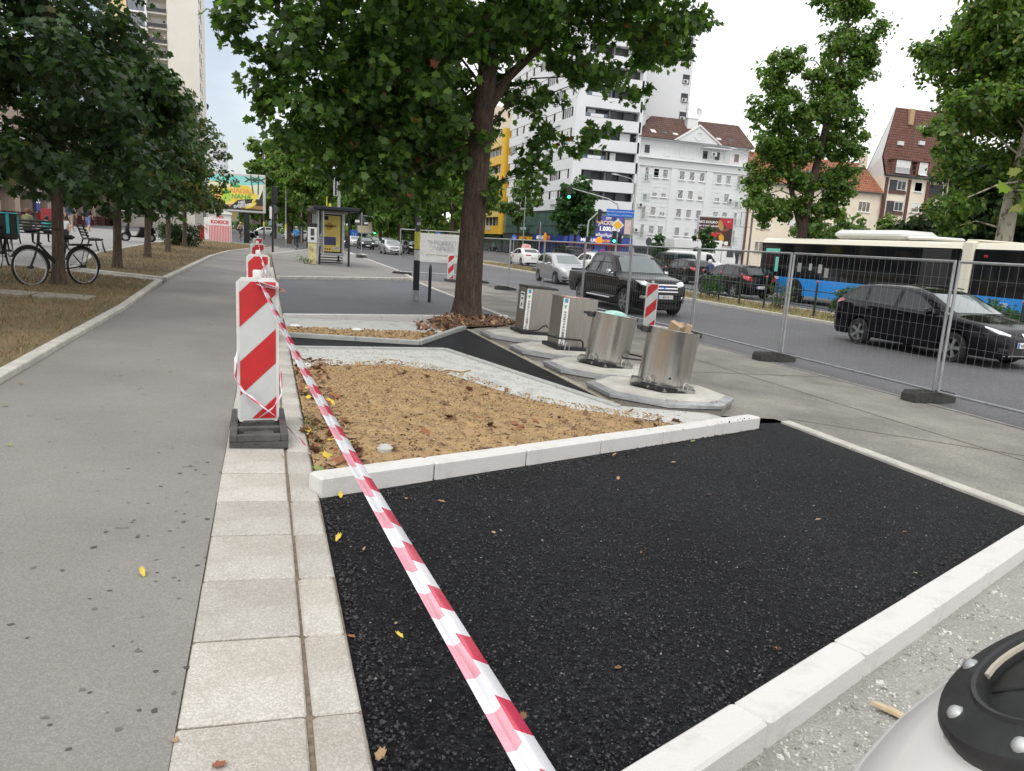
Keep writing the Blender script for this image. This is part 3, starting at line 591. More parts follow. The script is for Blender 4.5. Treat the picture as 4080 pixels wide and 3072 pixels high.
# ---- white recycling igloo with black hatch, right under the camera
e = empty('recycling_igloo', (1.35, .30, gz(1.35)-.095), 0, 'white plastic recycling igloo with bolted black hatch at lower right corner', 'recycling bin')
m_ig = mat('igloo_white', (.72, .71, .69), .25, var=.04, vs_=3, coat=.3, bump=.02, bs=6)
cz = .35-(gz(1.35)-.095); r = .75
prof = [(r*.93, 0), (r*.96, .03), (r, cz*.6), (r, cz)]+[(r*math.cos(R(a)), cz+r*math.sin(R(a))) for a in range(6, 90, 6)]+[(.004, cz+r)]
MB().lathe(prof, n=64, cap0=True, cap1=True).obj('shell', m_ig, e, 50)
nrm = Vector((-.38, .42, .82)).normalized(); hp = empty('hatch', Vector((0, 0, cz))+nrm*r); hp.parent = e; hp.rotation_euler = nrm.to_track_quat('Z', 'Y').to_euler()
bpy.data.objects.remove(hp)
rot = nrm.to_track_quat('Z', 'Y').to_euler(); base = Vector((0, 0, cz))+nrm*(r-.028)
m_hr = mat('hatch_rubber', (.02, .021, .022), .5, var=.5, vs_=9, bump=.1, bs=30)
mb = MB(); mb.lathe([(.205, -.01), (.207, .018), (.200, .028), (.150, .040), (.146, .046), (.140, .044), (.136, .030), (.134, .018)], n=64, cap0=False, cap1=False); o = mb.obj('hatch_ring', m_hr, e, 40); o.location = base; o.rotation_euler = rot
mb = MB(); mb.lathe([(.135, .02), (.10, .030), (.05, .036), (.003, .038)], n=48, cap0=False); o2 = mb.obj('hatch_flap', m_hr, o, 40)
mb = MB(); mb.tube([(.03-3*y_*y_, y_, .0395-.95*(y_*y_+.0009)) for y_ in np.linspace(-.125, .125, 11)], .0035, 6); mb.obj('flap_fold', m_black, o, 60)
mb = MB(); mb.tube([(.1355*math.cos(R(a)), .1355*math.sin(R(a)), .034) for a in range(140, 260, 10)], .005, 6); mb.obj('worn_lip', mat('worn_edge', (.40, .36, .29), .7), o, 50)
for k in range(8):
    a = R(45*k+12); mb = MB(); mb.lathe([(.013, .028), (.012, .036), (.006, .041), (.001, .042)], (.178*math.cos(a), .178*math.sin(a), 0), 12); mb.obj('bolt', m_galv, o, 50)
a = Vector((-.30, .66, .62)).normalized(); mb = MB(); mb.lathe([(.016, -.004), (.014, .008), (.004, .013)], n=12); o = mb.obj('bolt', m_galv, e, 50); o.location = Vector((0, 0, cz))+Vector((-.55, .52, .65)).normalized()*r*1.0; o.rotation_euler = Vector((-.55, .52, .65)).to_track_quat('Z', 'Y').to_euler()
mb = MB(); mb.prism([(0, 0), (.045, .01), (.05, .09), (.02, .16), (-.01, .17), (.005, .08)], 0, .012); o = mb.obj('wood_splinter', mat('raw_wood', (.55, .44, .28), .8, var=.2, vs_=20)); o.location = (2.28, 1.83, gz(2.28)-.085); o.rotation_euler = (.1, .2, .5); tag(o, 'pale broken wood splinter on the gravel beside the white igloo', 'wood')
# ================================================================ VEHICLES
m_glass = mat('car_glass', (.014, .018, .020), .03, spec=.55)
m_screen = mat('sky_reflection_screen', (.13, .16, .165), .05, spec=.7, coat=.4)  # pale base colour stands in for reflected sky and the lighter interior
m_tyre = mat('tyre', (.018, .018, .018), .85, var=.3, vs_=9)
m_rim = mat('alloy_rim', (.42, .43, .44), .35, .85)
m_dark = mat('dark_trim', (.012, .012, .013), .5)
m_head = mat('headlamp_glass', (.62, .64, .66), .08, spec=.9, coat=1)
m_lit = mat('lit_headlamp', (1, .97, .88), .2, emit=3.0)
m_tail = mat('tail_lamp', (.42, .012, .018), .15, coat=1)
m_chrome = mat('chrome', (.75, .75, .76), .12, 1)
m_numpl = mat('number_plate', (.75, .75, .73), .4); m_blue = mat('plate_blue', (.02, .08, .45), .4)
def paint(name, col, rough=.22, metal=.35): return mat('paint_'+name, col, rough, metal, coat=.12 if max(col) < .1 else .6, spec=.22 if max(col) < .1 else .4)
def interp(pts, s): return np.interp(s, [p[0] for p in pts], [p[1] for p in pts])
class Car:
    def __init__(c, L, W, zt, zb, plan, wheels, rw, sill=.22, tumble=.30, arch=None, hood=.72):
        c.L, c.W, c.wheels, c.rw = L, W, wheels, rw; ra = arch or rw+.055
        S = np.unique(np.concatenate([np.linspace(0, L, 74), np.linspace(0, .25, 8), np.linspace(L-.3, L, 9)]+[np.linspace(w-ra, w+ra, 17) for w in wheels]))
        ker = np.array([.25, .5, .25]); fine = np.linspace(0, L, 400)
        def smooth(p, k=9):
            v = interp(p, fine); vp = np.concatenate([[2*v[0]-v[k-i] for i in range(k)], v, [2*v[-1]-v[-2-i] for i in range(k)]]); v2 = np.convolve(vp, np.ones(2*k+1)/(2*k+1), 'same')[k:-k]; return lambda s: np.interp(s, fine, v2)
        c.zt, c.zb, c.pl = smooth(zt, 5), smooth(zb, 9), smooth(plan, 5); c.S = S; P = []
        for s in S:
            w, zb_, zt_ = float(c.pl(s)), float(c.zb(s)), float(c.zt(s)); zt_ = max(zt_, zb_+.02); zs = sill
            if s < .25: zs = sill+.10*(1-s/.25)
            if s > L-.3: zs = sill+.04*((s-L+.3)/.3)
            for w0 in wheels:
                d = abs(s-w0)
                if d < ra: zs = max(zs, rw+math.sqrt(ra*ra-d*d)*.98)
            g = zt_-zb_; k = min(1, max(0, (g-.08)/.32)); hgt = zb_-zs; wt = w*.955-tumble*g
            fr = [(w*.95, zs), (w*.99, zs+.14*hgt), (w, zs+.45*hgt), (w*.995, zs+.74*hgt), (w*.972, zb_-.012), (w*.952, zb_)]
            gh = [(w*.945-tumble*g*.30, zb_+.30*g), (w*.94-tumble*g*.62, zb_+.62*g), (wt*1.0, zb_+.87*g), (wt*.93, zt_-.018), (wt*.6, zt_+.006), (0, zt_+.016)]
            hd = [(w*.93, zb_+.30*g), (w*.88, zb_+.55*g), (w*.80, zb_+.75*g), (w*.66, zb_+.9*g), (w*.36, zt_), (0, zt_+.006)]
            P.append([(a, b) for a, b in fr]+[(ga*k+ha*(1-k), gb*k+hb*(1-k)) for (ga, gb), (ha, hb) in zip(gh, hd)])
        c.P = P; m = len(P[0]); n = len(S); mb = MB(); vs = []
        for s, pr in zip(S, P):
            row = [(s-L/2, -y, z) for y, z in pr]+[(s-L/2, y, z) for y, z in reversed(pr[:-1])]; vs += row
        r = 2*m-1; fs = [(i*r+j, i*r+j+1, (i+1)*r+j+1, (i+1)*r+j) for i in range(n-1) for j in range(r-1)]
        fs += [tuple(range(r)), tuple((n-1)*r+j for j in range(r))]; mb.add(vs, fs); c.body = mb
        c.bvh = BVHTree.FromPolygons([Vector(v) for v in vs], fs)
    def hit(c, u, v, view):
        if view in ('L', 'R'): sg = 1 if view == 'L' else -1; o, d = Vector((u-c.L/2, 3*sg, v)), Vector((0, -sg, 0))
        elif view == 'F': o, d = Vector((6, u, v)), Vector((-1, 0, 0))
        else: o, d = Vector((-6, u, v)), Vector((1, 0, 0))
        p, nn, i, dist = c.bvh.ray_cast(o, d)
        if p is None: return None
        if nn.dot(d) > 0: nn = -nn
        return p, nn
    def decal(c, poly, view, off=.006, res=.09, rings=4):
        pts = []
        for i in range(len(poly)):
            a, b = Vector(poly[i]), Vector(poly[(i+1) % len(poly)]); k = max(1, int((b-a).length/res))
            for j in range(k): pts.append(a.lerp(b, j/k))
        ce = sum(pts, Vector((0, 0)))/len(pts); n = len(pts); vs = []; last = None
        def H(p):
            h_ = c.hit(p.x, p.y, view)
            if h_ is None:
                for t in (.9, .8, .7, .5, .3, 0):
                    h_ = c.hit(*(ce.lerp(p, t)), view)
                    if h_: break
            return (h_[0]+h_[1]*off) if h_ else Vector((0, 0, .5))
        vs.append(H(ce))
        for rr in range(1, rings+1): vs += [H(ce.lerp(p, rr/rings)) for p in pts]
        fs = [(0, 1+i, 1+(i+1) % n) for i in range(n)]
        for rr in range(rings-1):
            o = 1+rr*n; fs += [(o+i, o+n+i, o+n+(i+1) % n, o+(i+1) % n) for i in range(n)]
        return MB().add(vs, fs)
    def seam(c, line, view, w=.007, off=.003):
        vs = []; pts = []
        for a, b in zip(line[:-1], line[1:]):
            a, b = Vector(a), Vector(b); k = max(1, int((b-a).length/.06)); pts += [a.lerp(b, j/k) for j in range(k)]
        pts.append(Vector(line[-1])); fs = []
        for i, p in enumerate(pts):
            d = (pts[min(i+1, len(pts)-1)]-pts[max(i-1, 0)]).normalized(); nn = Vector((-d.y, d.x))*w/2
            for q in (p-nn, p+nn):
                h_ = c.hit(q.x, q.y, view); vs.append(h_[0]+h_[1]*off if h_ else Vector((0, 0, .5)))
        fs = [(2*i, 2*i+1, 2*i+3, 2*i+2) for i in range(len(pts)-1)]; return MB().add(vs, fs)
def wheel_meshes(r, w=.2, spokes=5, rim=m_rim):
    t = MB(); pr = [(r*.66, -w/2), (r*.9, -w/2), (r*.98, -w*.36), (r, -w*.2), (r, w*.2), (r*.98, w*.36), (r*.9, w/2), (r*.66, w/2)]; t.lathe(pr, n=32, cap0=False, cap1=False)
    m = MB(); m.lathe([(r*.66, -w*.44), (r*.69, w*.47), (r*.63, w*.47), (r*.60, w*.2), (r*.58, -.02)], n=32, cap0=False, cap1=False); m.lathe([(.01, -.03), (r*.6, -.02)], n=24, mi=1, cap0=False, cap1=False)
    for k in range(spokes):
        a = 2*math.pi*k/spokes
        for da in (-.13, .13): m.box((math.cos(a+da)*r*.36, math.sin(a+da)*r*.36, w*.36), (r*.56, r*.10, .03), rz=a+da*.4)
    m.lathe([(.001, w*.46), (r*.12, w*.45), (r*.15, w*.36), (r*.15, w*.1)], n=14, cap0=False, cap1=False)
    return t.mesh('tyre', m_tyre, 40), m.mesh('rim', [rim, m_dark], 40)
WHEELS = {}
def add_wheels(e, c, spokes=5, rim=m_rim, wdt=.2):
    key = (round(c.rw, 3), spokes, rim.name, wdt)
    if key not in WHEELS: WHEELS[key] = wheel_meshes(c.rw, wdt, spokes, rim)
    t, m = WHEELS[key]
    for s in c.wheels:
        for sg in (-1, 1):
            o = link('wheel', t, e); o.location = (s-c.L/2, sg*(float(c.pl(s))-wdt*.55), c.rw); o.rotation_euler = (R(-90*sg), random.uniform(0, 6), 0)
            o.rotation_euler = (R(-90) if sg > 0 else R(90), 0, 0); link('rim', m, o)
def underbody(e, c):
    mb = MB(); mb.box((0, 0, .42), (c.L*.93, c.W*.62, .46), bev=.05); mb.obj('underbody', m_dark, e)
def mirrored(poly): return [(-u, v) for u, v in reversed(poly)]
def car(name, c, pm, loc, rz, label, wins, wsh, rwin, heads, tails, cat='car', group='cars on the boulevard', grille=(), seams=(), handles=(), plate_f=None, plate_r=None, mirror=None, lit=False, spokes=5, rimm=None, text=None, trims=(), gm=None, glassm=None):
    e = empty(name, (loc[0], loc[1], gz(loc[0])-.004), rz, label, cat, group); gl = glassm or m_glass
    c.body.obj('body', pm, e, 42); underbody(e, c)
    for w in wins:
        for v in ('L', 'R'): c.decal(w, v).obj('side_window', gl, e, 60)
    if wsh: c.decal(wsh, 'F', res=.12, rings=5).obj('windscreen', m_screen, e, 60)
    if rwin: c.decal(rwin, 'B', res=.12, rings=5).obj('rear_window', m_glass, e, 60)
    for h_ in heads:
        for p in (h_, mirrored(h_)):
            o = c.decal(p, 'F', .01, .06).obj('headlight', m_head, e, 60)
            if lit:
                ce = (sum(q[0] for q in p)/len(p), sum(q[1] for q in p)/len(p)); hh = c.hit(*ce, 'F')
                if hh: mb = MB(); mb.lathe([(.001, .03), (.04, .02), (.055, 0)], n=14, cap0=False); l = mb.obj('lamp', m_lit, o, 60); l.location = hh[0]+hh[1]*.012; l.rotation_euler = Vector((1, 0, 0)).to_track_quat('Z', 'Y').to_euler()
    for t in tails:
        if t[0] == 'B':
            for p in (t[1], mirrored(t[1])): c.decal(p, 'B', .01, .06).obj('tail_light', m_tail, e, 60)
        else:
            for v in ('L', 'R'): c.decal(t[1], v, .01, .06).obj('tail_light', m_tail, e, 60)
    for gr in grille: c.decal(gr, 'F', .008, .08).obj('grille', gm or m_dark, e, 60)
    for v, poly, mm, nm in trims: c.decal(poly, v, .012, .08).obj(nm, mm, e, 60)
    for sm in seams:
        for v in ('L', 'R'): c.seam(sm, v).obj('door_seam', m_dark, e)
    for hx, hz in handles:
        for v, sg in (('L', 1), ('R', -1)):
            h_ = c.hit(hx, hz, v)
            if h_: mb = MB(); mb.box((h_[0].x, h_[0].y+sg*.018, hz), (.19, .03, .028), bev=.008); mb.obj('door_handle', pm, e)
    for pf, v in ((plate_f, 'F'), (plate_r, 'B')):
        if pf:
            h_ = c.hit(0, pf, v); sg = 1 if v == 'F' else -1
            if h_:
                x = h_[0].x+sg*.02; mb = MB(); mb.box((x, 0, pf), (.016, .52, .115), bev=.004); o = mb.obj('number_plate', m_numpl, e)
                MB().box((x+sg*.0095, (.235)*(-sg), pf), (.004, .045, .108)).obj('plate_band', m_blue, o)
                if text: lettering(text, .085, m_txt, o, (x+sg*.0105, .02*sg, pf-.004), (R(90), 0, R(90*sg)))
    if mirror:
        for v, sg in (('L', 1), ('R', -1)):
            h_ = c.hit(mirror[0], mirror[1]-.06, v)
            if h_:
                y = h_[0].y; mb = MB(); mb.box((mirror[0]-c.L/2, y+sg*.13, mirror[1]), (.10, .20, .14), bev=.045); mb.tube([(mirror[0]-c.L/2+.02, y-sg*.02, mirror[1]-.06), (mirror[0]-c.L/2, y+sg*.08, mirror[1]-.03)], .02, 6); mb.obj('wing_mirror', pm if not trims or name != 'pickup_truck' else m_chrome, e, 50)
    add_wheels(e, c, spokes, rimm or m_rim); return e
NEG, POS = R(-90), R(90)
p_black = paint('black', (.006, .0055, .008), .14, .1); p_silver = paint('silver', (.46, .47, .48), .28, .75); p_white = paint('white', (.78, .78, .77), .25, 0); p_graph = paint('graphite', (.012, .0115, .0125), .18, .2); p_blue = paint('navy', (.02, .03, .07), .2, .4); p_green = paint('dark_green', (.015, .03, .03), .2, .4); p_lsilver = paint('light_silver', (.58, .59, .60), .28, .6)

# estate car
def estate():
    c = Car(4.56, 1.76, [(0, .96), (.05, 1.02), (.16, 1.10), (.62, 1.405), (1.0, 1.445), (1.8, 1.465), (2.35, 1.44), (2.7, 1.37), (3.55, .985), (4.1, .89), (4.4, .78), (4.5, .68), (4.56, .60)],
            [(0, .93), (.3, .99), (1.5, .965), (3.0, .92), (3.5, .915), (4.1, .83), (4.4, .73), (4.56, .58)],
            [(0, .66), (.06, .76), (.25, .84), (.7, .875), (3.4, .88), (3.9, .86), (4.25, .78), (4.45, .64), (4.56, .48)], (1.0, 3.61), .315)
    wins = [[(.42, 1.07), (1.08, 1.035), (1.02, 1.36), (.78, 1.355)], [(1.15, 1.03), (1.95, 1.0), (1.98, 1.385), (1.12, 1.37)], [(2.06, .995), (3.12, .955), (2.92, 1.09), (2.55, 1.30), (2.1, 1.385)]]
    heads = [[(.40, .66), (.62, .70), (.74, .80), (.72, .83), (.55, .76), (.36, .69)]]
    return c, wins, heads
c, wins, heads = estate()
e = car('estate_car', c, p_black, (14.33, 12.95), NEG, 'black estate car passing behind the mesh fence at the right', wins, [(-.66, 1.02), (.66, 1.02), (.55, 1.36), (-.55, 1.36)], [(-.58, 1.08), (.58, 1.08), (.50, 1.34), (-.50, 1.34)], heads,
    [('B', [(.42, .86), (.74, .92), (.72, 1.03), (.45, .97)]), ('S', [(.03, .90), (.42, 1.0), (.36, 1.06), (.05, 1.02)])], grille=[[(-.34, .66), (.34, .66), (.30, .60), (-.30, .60)], [(-.5, .30), (.5, .30), (.44, .46), (-.44, .46)]],
    seams=[[(2.02, .36), (2.0, .7), (2.02, .98), (2.05, 1.36)], [(3.28, .36), (3.22, .6), (3.14, .93)], [(1.42, .42), (1.12, .72), (1.1, 1.0)], [(1.42, .36), (3.28, .36)]], handles=[(2.2, .86), (1.32, .88)], plate_f=.50, plate_r=.82, mirror=(3.02, 1.0), text='NS 094-TU',
    trims=[('F', [(-.52, .275), (.52, .275), (.52, .295), (-.52, .295)], m_chrome, 'bumper_trim'), ('F', [(-.07, .66), (.07, .66), (.07, .72), (-.07, .72)], m_chrome, 'badge'), ('F', [(.42, .34), (.62, .36), (.62, .44), (.46, .42)], m_dark, 'fog_lamp'), ('F', [(-.62, .36), (-.42, .34), (-.46, .42), (-.62, .44)], m_dark, 'fog_lamp')])
for sg in (-1, 1):
    mb = MB(); mb.tube([(-1.5, sg*.54, 1.44), (-1.0, sg*.57, 1.49), (-.2, sg*.57, 1.505), (.2, sg*.55, 1.47)], .014, 6); mb.obj('roof_rail', m_dark, e, 50)
# silver three-door hatchback
c = Car(3.64, 1.66, [(0, .98), (.04, 1.06), (.12, 1.14), (.40, 1.44), (.9, 1.495), (1.6, 1.50), (1.95, 1.47), (2.2, 1.40), (2.98, .99), (3.3, .92), (3.52, .80), (3.64, .62)],
        [(0, .94), (.4, .98), (1.5, .95), (2.6, .90), (3.0, .90), (3.4, .80), (3.64, .58)], [(0, .66), (.06, .75), (.25, .81), (.7, .83), (2.6, .83), (3.0, .81), (3.35, .72), (3.55, .60), (3.64, .48)], (.55, 2.92), .29)
car('silver_hatchback', c, p_silver, (14.3, 35.45), NEG, 'silver three-door hatchback behind the mesh fence, left of the pickup', [[(.30, 1.06), (.98, 1.03), (1.0, 1.40), (.5, 1.36)], [(1.08, 1.02), (2.42, .96), (2.25, 1.1), (1.98, 1.33), (1.1, 1.42)]],
    [(-.62, 1.03), (.62, 1.03), (.50, 1.40), (-.50, 1.40)], [(-.5, 1.1), (.5, 1.1), (.42, 1.36), (-.42, 1.36)], [[(.40, .60), (.62, .66), (.68, .82), (.58, .86), (.42, .74)]], [('B', [(.52, .8), (.70, .8), (.68, 1.1), (.56, 1.05)])],
    grille=[[(-.20, .62), (.20, .62), (.22, .70), (-.22, .70)], [(-.30, .26), (.30, .26), (.30, .36), (-.30, .36)]], seams=[[(1.0, .40), (1.02, .98)], [(2.5, .36), (2.48, .92)], [(1.0, .36), (2.5, .36)]], handles=[(1.25, .86)], plate_f=.47, mirror=(2.4, 1.0), text='NS',
    trims=[('F', [(.42, .30), (.62, .34), (.62, .40), (.44, .38)], m_dark, 'fog_lamp'), ('F', [(-.62, .34), (-.42, .30), (-.44, .38), (-.62, .40)], m_dark, 'fog_lamp')], spokes=6)
# pickup
c = Car(5.36, 1.86, [(0, 1.11), (.05, 1.13), (1.56, 1.16), (1.60, 1.20), (1.66, 1.66), (1.78, 1.77), (2.2, 1.815), (2.9, 1.80), (3.25, 1.72), (3.98, 1.20), (4.6, 1.15), (5.05, 1.08), (5.2, .96), (5.36, .72)],
        [(0, 1.07), (1.5, 1.10), (2.2, 1.12), (3.6, 1.08), (4.0, 1.09), (4.6, 1.06), (5.05, .98), (5.36, .68)], [(0, .84), (.08, .89), (.5, .92), (4.2, .93), (4.8, .91), (5.15, .80), (5.36, .60)], (1.24, 4.46), .385, sill=.40, tumble=.24, arch=.47)
e = car('pickup_truck', c, p_graph, (11.12, 22.02), NEG, 'dark graphite double-cab pickup truck behind the mesh fence', [[(1.84, 1.18), (2.55, 1.16), (2.58, 1.68), (2.02, 1.66)], [(2.66, 1.16), (3.66, 1.14), (3.52, 1.24), (3.05, 1.62), (2.68, 1.68)]],
    [(-.72, 1.23), (.72, 1.23), (.60, 1.72), (-.60, 1.72)], [(-.6, 1.25), (.6, 1.25), (.55, 1.6), (-.55, 1.6)], [[(.46, .88), (.70, .92), (.80, 1.04), (.62, 1.03), (.46, 1.00)]], [('B', [(.72, .75), (.85, .75), (.85, 1.06), (.72, 1.06)])], cat='pickup', lit=True,
    grille=[[(-.42, .70), (.42, .70), (.50, .98), (-.50, .98)], [(-.55, .42), (.55, .42), (.55, .56), (-.55, .56)]], seams=[[(2.62, .48), (2.6, 1.1), (2.63, 1.66)], [(3.72, .50), (3.7, 1.08)], [(1.84, .78), (1.8, 1.12)], [(2.0, .45), (3.7, .45)], [(1.575, .5), (1.575, 1.12)]], handles=[(2.8, .99), (2.0, .99)], plate_f=.60, mirror=(3.55, 1.22), text='821-E', spokes=6,
    trims=[('F', [(-.46, .92), (.46, .92), (.46, .955), (-.46, .955)], m_chrome, 'grille_bar'), ('F', [(-.45, .83), (.45, .83), (.45, .86), (-.45, .86)], m_chrome, 'grille_bar'), ('F', [(-.43, .74), (.43, .74), (.43, .765), (-.43, .765)], m_chrome, 'grille_bar'), ('F', [(-.10, .81), (.10, .81), (.12, .85), (.10, .89), (-.10, .89), (-.12, .85)], m_blue, 'badge'), ('F', [(.52, .52), (.74, .54), (.74, .62), (.54, .62)], m_chrome, 'fog_lamp'), ('F', [(-.74, .54), (-.52, .52), (-.54, .62), (-.74, .62)], m_chrome, 'fog_lamp')])
mb = MB()
mb.box((-1.95, 0, 1.13), (1.42, 1.60, .06), bev=.01); mb.obj('bed_cover', m_dark, e)
for sg in (-1, 1):
    mb = MB(); mb.box((.15, sg*.95, .42), (1.75, .14, .05), bev=.015); mb.obj('side_step', m_chrome, e)
    mb = MB(); mb.tube([(-.85, sg*.60, 1.70), (-.98, sg*.66, 1.55), (-1.5, sg*.74, 1.18)], .035, 8); mb.obj('roll_bar', m_dark, e, 50)
mb = MB(); mb.tube([(.2, 0, 1.8), (.17, 0, 1.90)], [.02, .006], 8); mb.obj('antenna', m_dark, e)
# black hatchback seen from behind
c = Car(4.28, 1.81, [(0, .98), (.05, 1.06), (.14, 1.14), (.60, 1.42), (1.1, 1.485), (1.9, 1.50), (2.4, 1.45), (2.7, 1.37), (3.45, .98), (4.0, .85), (4.2, .72), (4.28, .60)], [(0, .95), (.4, 1.0), (1.5, .96), (2.9, .90), (3.45, .89), (4.0, .78), (4.28, .58)],
        [(0, .70), (.06, .80), (.3, .87), (.8, .90), (3.2, .90), (3.8, .84), (4.1, .72), (4.28, .52)], (.85, 3.46), .315)
H308 = dict(wins=[[(.62, 1.1), (1.0, 1.07), (1.0, 1.36), (.8, 1.34)], [(1.08, 1.05), (1.85, 1.0), (1.88, 1.41), (1.05, 1.38)], [(1.95, .99), (2.95, .94), (2.75, 1.08), (2.45, 1.32), (1.98, 1.41)]], wsh=[(-.66, 1.02), (.66, 1.02), (.55, 1.36), (-.55, 1.36)], rwin=[(-.62, 1.10), (.62, 1.10), (.52, 1.40), (-.52, 1.40)], heads=[[(.42, .66), (.70, .72), (.76, .84), (.5, .78)]],
    tails=[('B', [(.46, .82), (.76, .84), (.80, 1.04), (.6, 1.0)]), ('S', [(.05, .86), (.34, .96), (.42, 1.06), (.06, 1.03)])])
car('black_hatchback', c, p_black, (21.0, 30.3), POS, 'black hatchback with red tail light, queueing in front of the blue bus', seams=[[(1.93, .36), (1.92, 1.36)], [(3.1, .4), (3.0, .92)]], handles=[(2.1, .84), (1.25, .86)], plate_r=.55, mirror=(2.85, 1.0), text='NS-34', **H308)
c2 = Car(4.28, 1.81, [(0, .98), (.05, 1.06), (.14, 1.14), (.60, 1.42), (1.1, 1.485), (1.9, 1.50), (2.4, 1.45), (2.7, 1.37), (3.45, .98), (4.0, .85), (4.2, .72), (4.28, .60)], [(0, .95), (.4, 1.0), (1.5, .96), (2.9, .90), (3.45, .89), (4.0, .78), (4.28, .58)],
        [(0, .70), (.06, .80), (.3, .87), (.8, .90), (3.2, .90), (3.8, .84), (4.1, .72), (4.28, .52)], (.85, 3.46), .315)
def hatch(pm, loc, rz, label, nm='hatchback', **k):
    return car(nm, c2, pm, loc, rz, label, plate_r=.55, plate_f=.48, mirror=(2.85, 1.0), grille=[[(-.34, .60), (.34, .60), (.36, .70), (-.36, .70)], [(-.5, .3), (.5, .3), (.46, .44), (-.46, .44)]], **H308, **k)
# saloon
c = Car(4.60, 1.80, [(0, .97), (.04, 1.0), (.45, 1.06), (.62, 1.09), (1.35, 1.39), (1.8, 1.44), (2.3, 1.445), (2.7, 1.40), (2.95, 1.33), (3.65, .98), (4.2, .86), (4.45, .74), (4.6, .60)], [(0, .94), (.5, .99), (1.5, .96), (3.0, .90), (3.65, .89), (4.2, .80), (4.6, .58)],
        [(0, .68), (.06, .78), (.3, .86), (.9, .89), (3.4, .89), (4.0, .85), (4.4, .74), (4.6, .52)], (.98, 3.69), .315)
SAL = dict(wins=[[(1.02, 1.06), (2.05, 1.0), (2.08, 1.36), (1.5, 1.33)], [(2.14, .99), (3.18, .945), (2.98, 1.06), (2.68, 1.28), (2.16, 1.36)]], wsh=[(-.66, 1.01), (.66, 1.01), (.54, 1.35), (-.54, 1.35)], rwin=[(-.62, 1.12), (.62, 1.12), (.50, 1.36), (-.50, 1.36)], heads=[[(.42, .66), (.70, .72), (.76, .82), (.5, .78)]], tails=[('B', [(.30, .86), (.74, .86), (.78, .98), (.3, .94)])])
def saloon(pm, loc, rz, label, nm='saloon_car', **k):
    return car(nm, c, pm, loc, rz, label, plate_r=.72, plate_f=.46, mirror=(3.05, 1.0), grille=[[(-.36, .62), (.36, .62), (.38, .71), (-.38, .71)], [(-.55, .3), (.55, .3), (.5, .44), (-.5, .44)]], seams=[[(2.1, .36), (2.1, 1.34)]], **SAL, **k)
e = saloon(p_white, (21.05, 60.6), POS, 'white taxi saloon with roof sign, seen from behind beyond the median', 'taxi', text='NS')
mb = MB(); mb.prism([(-.42, 0), (.42, 0), (.36, .3), (.1, .34), (-.36, .26)], -.05, .05, 'x'); o = mb.obj('roof_sign', mat('taxi_sign', (.75, .45, .45), .4), e); o.location = (-.1, 0, 1.47)
lettering('TAXI', .22, mat('taxi_red', (.6, .04, .05), .5), e, (-.16, 0, 1.60), (R(90), 0, R(-90))); lettering('TAXI', .26, MATS['taxi_red'], e, (.6, .915, .72), (R(90), 0, R(180)))
saloon(p_lsilver, (11.9, 75.3), NEG, 'light silver saloon driving towards the viewer, left of the white banner', text='NS')
# queue and traffic further off
hatch(p_white, (21.2, 47.0), POS, 'white hatchback beyond the median, just left of the silver hatchback')
hatch(p_white, (25.3, 49.5), POS, 'white hatchback with a red tail light between silver hatchback and pickup')
hatch(p_lsilver, (25.6, 56.5), POS, 'pale silver car glimpsed above the silver hatchback roof')
hatch(p_black, (25.2, 41.5), POS, 'black hatchback partly behind the pickup bonnet, tail light showing')
saloon(p_white, (29.5, 60), POS, 'white saloon in the outer lane near the betting shop')
hatch(p_blue, (8.2, 92), NEG, 'dark blue hatchback with lit headlights, beside the person at the shelter', lit=True)
saloon(p_green, (11.6, 93), NEG, 'dark green saloon with lit headlights at the crossing', lit=True)
hatch(p_lsilver, (14.7, 96), NEG, 'silver hatchback waiting behind the light silver saloon')
saloon(p_black, (15.0, 80), NEG, 'black saloon in the inner lane, partly behind the white banner')
hatch(p_lsilver, (8.3, 103), NEG, 'grey car second in the kerb lane queue')
saloon(p_white, (11.8, 107), NEG, 'white saloon far back in the middle of the oncoming traffic')
hatch(p_silver, (15.0, 112), NEG, 'silver car far back in the oncoming inner lane')
hatch(p_white, (4.6, 118), R(200), 'white car turning at the crossing left of the bus shelter')
hatch(p_black, (8.3, 120), NEG, 'dark car at the back of the kerb lane queue')
hatch(p_lsilver, (-.2, 128), R(180), 'silver car crossing far behind the billboard post'); saloon(p_white, (11.7, 128), NEG, 'white saloon at the back of the oncoming queue')
# minivans / vans
cv = Car(4.5, 1.84, [(0, 1.0), (.05, 1.2), (.12, 1.5), (.22, 1.76), (.6, 1.82), (2.4, 1.84), (2.8, 1.76), (3.7, 1.12), (4.2, .98), (4.4, .82), (4.5, .66)], [(0, .98), (1.5, 1.0), (3.2, .98), (3.8, .98), (4.2, .88), (4.5, .62)], [(0, .78), (.06, .84), (.3, .90), (3.5, .91), (4.1, .82), (4.5, .58)], (.85, 3.6), .33, tumble=.14)
VAN = dict(wins=[[(.4, 1.14), (1.5, 1.12), (1.5, 1.66), (.5, 1.66)], [(1.6, 1.12), (2.35, 1.10), (2.35, 1.68), (1.6, 1.68)], [(2.45, 1.10), (3.4, 1.06), (3.0, 1.4), (2.75, 1.64), (2.45, 1.68)]], wsh=[(-.72, 1.16), (.72, 1.16), (.64, 1.70), (-.64, 1.70)], rwin=[(-.66, 1.12), (.66, 1.12), (.60, 1.62), (-.60, 1.62)], heads=[[(.5, .78), (.76, .84), (.78, .98), (.56, .94)]], tails=[('B', [(.70, .8), (.82, .8), (.82, 1.3), (.72, 1.3)])])
car('minivan', cv, p_graph, (24.4, 60.0), POS, 'dark minivan with tall red tail lights right of the white taxi', plate_r=.7, mirror=(3.3, 1.12), **VAN)
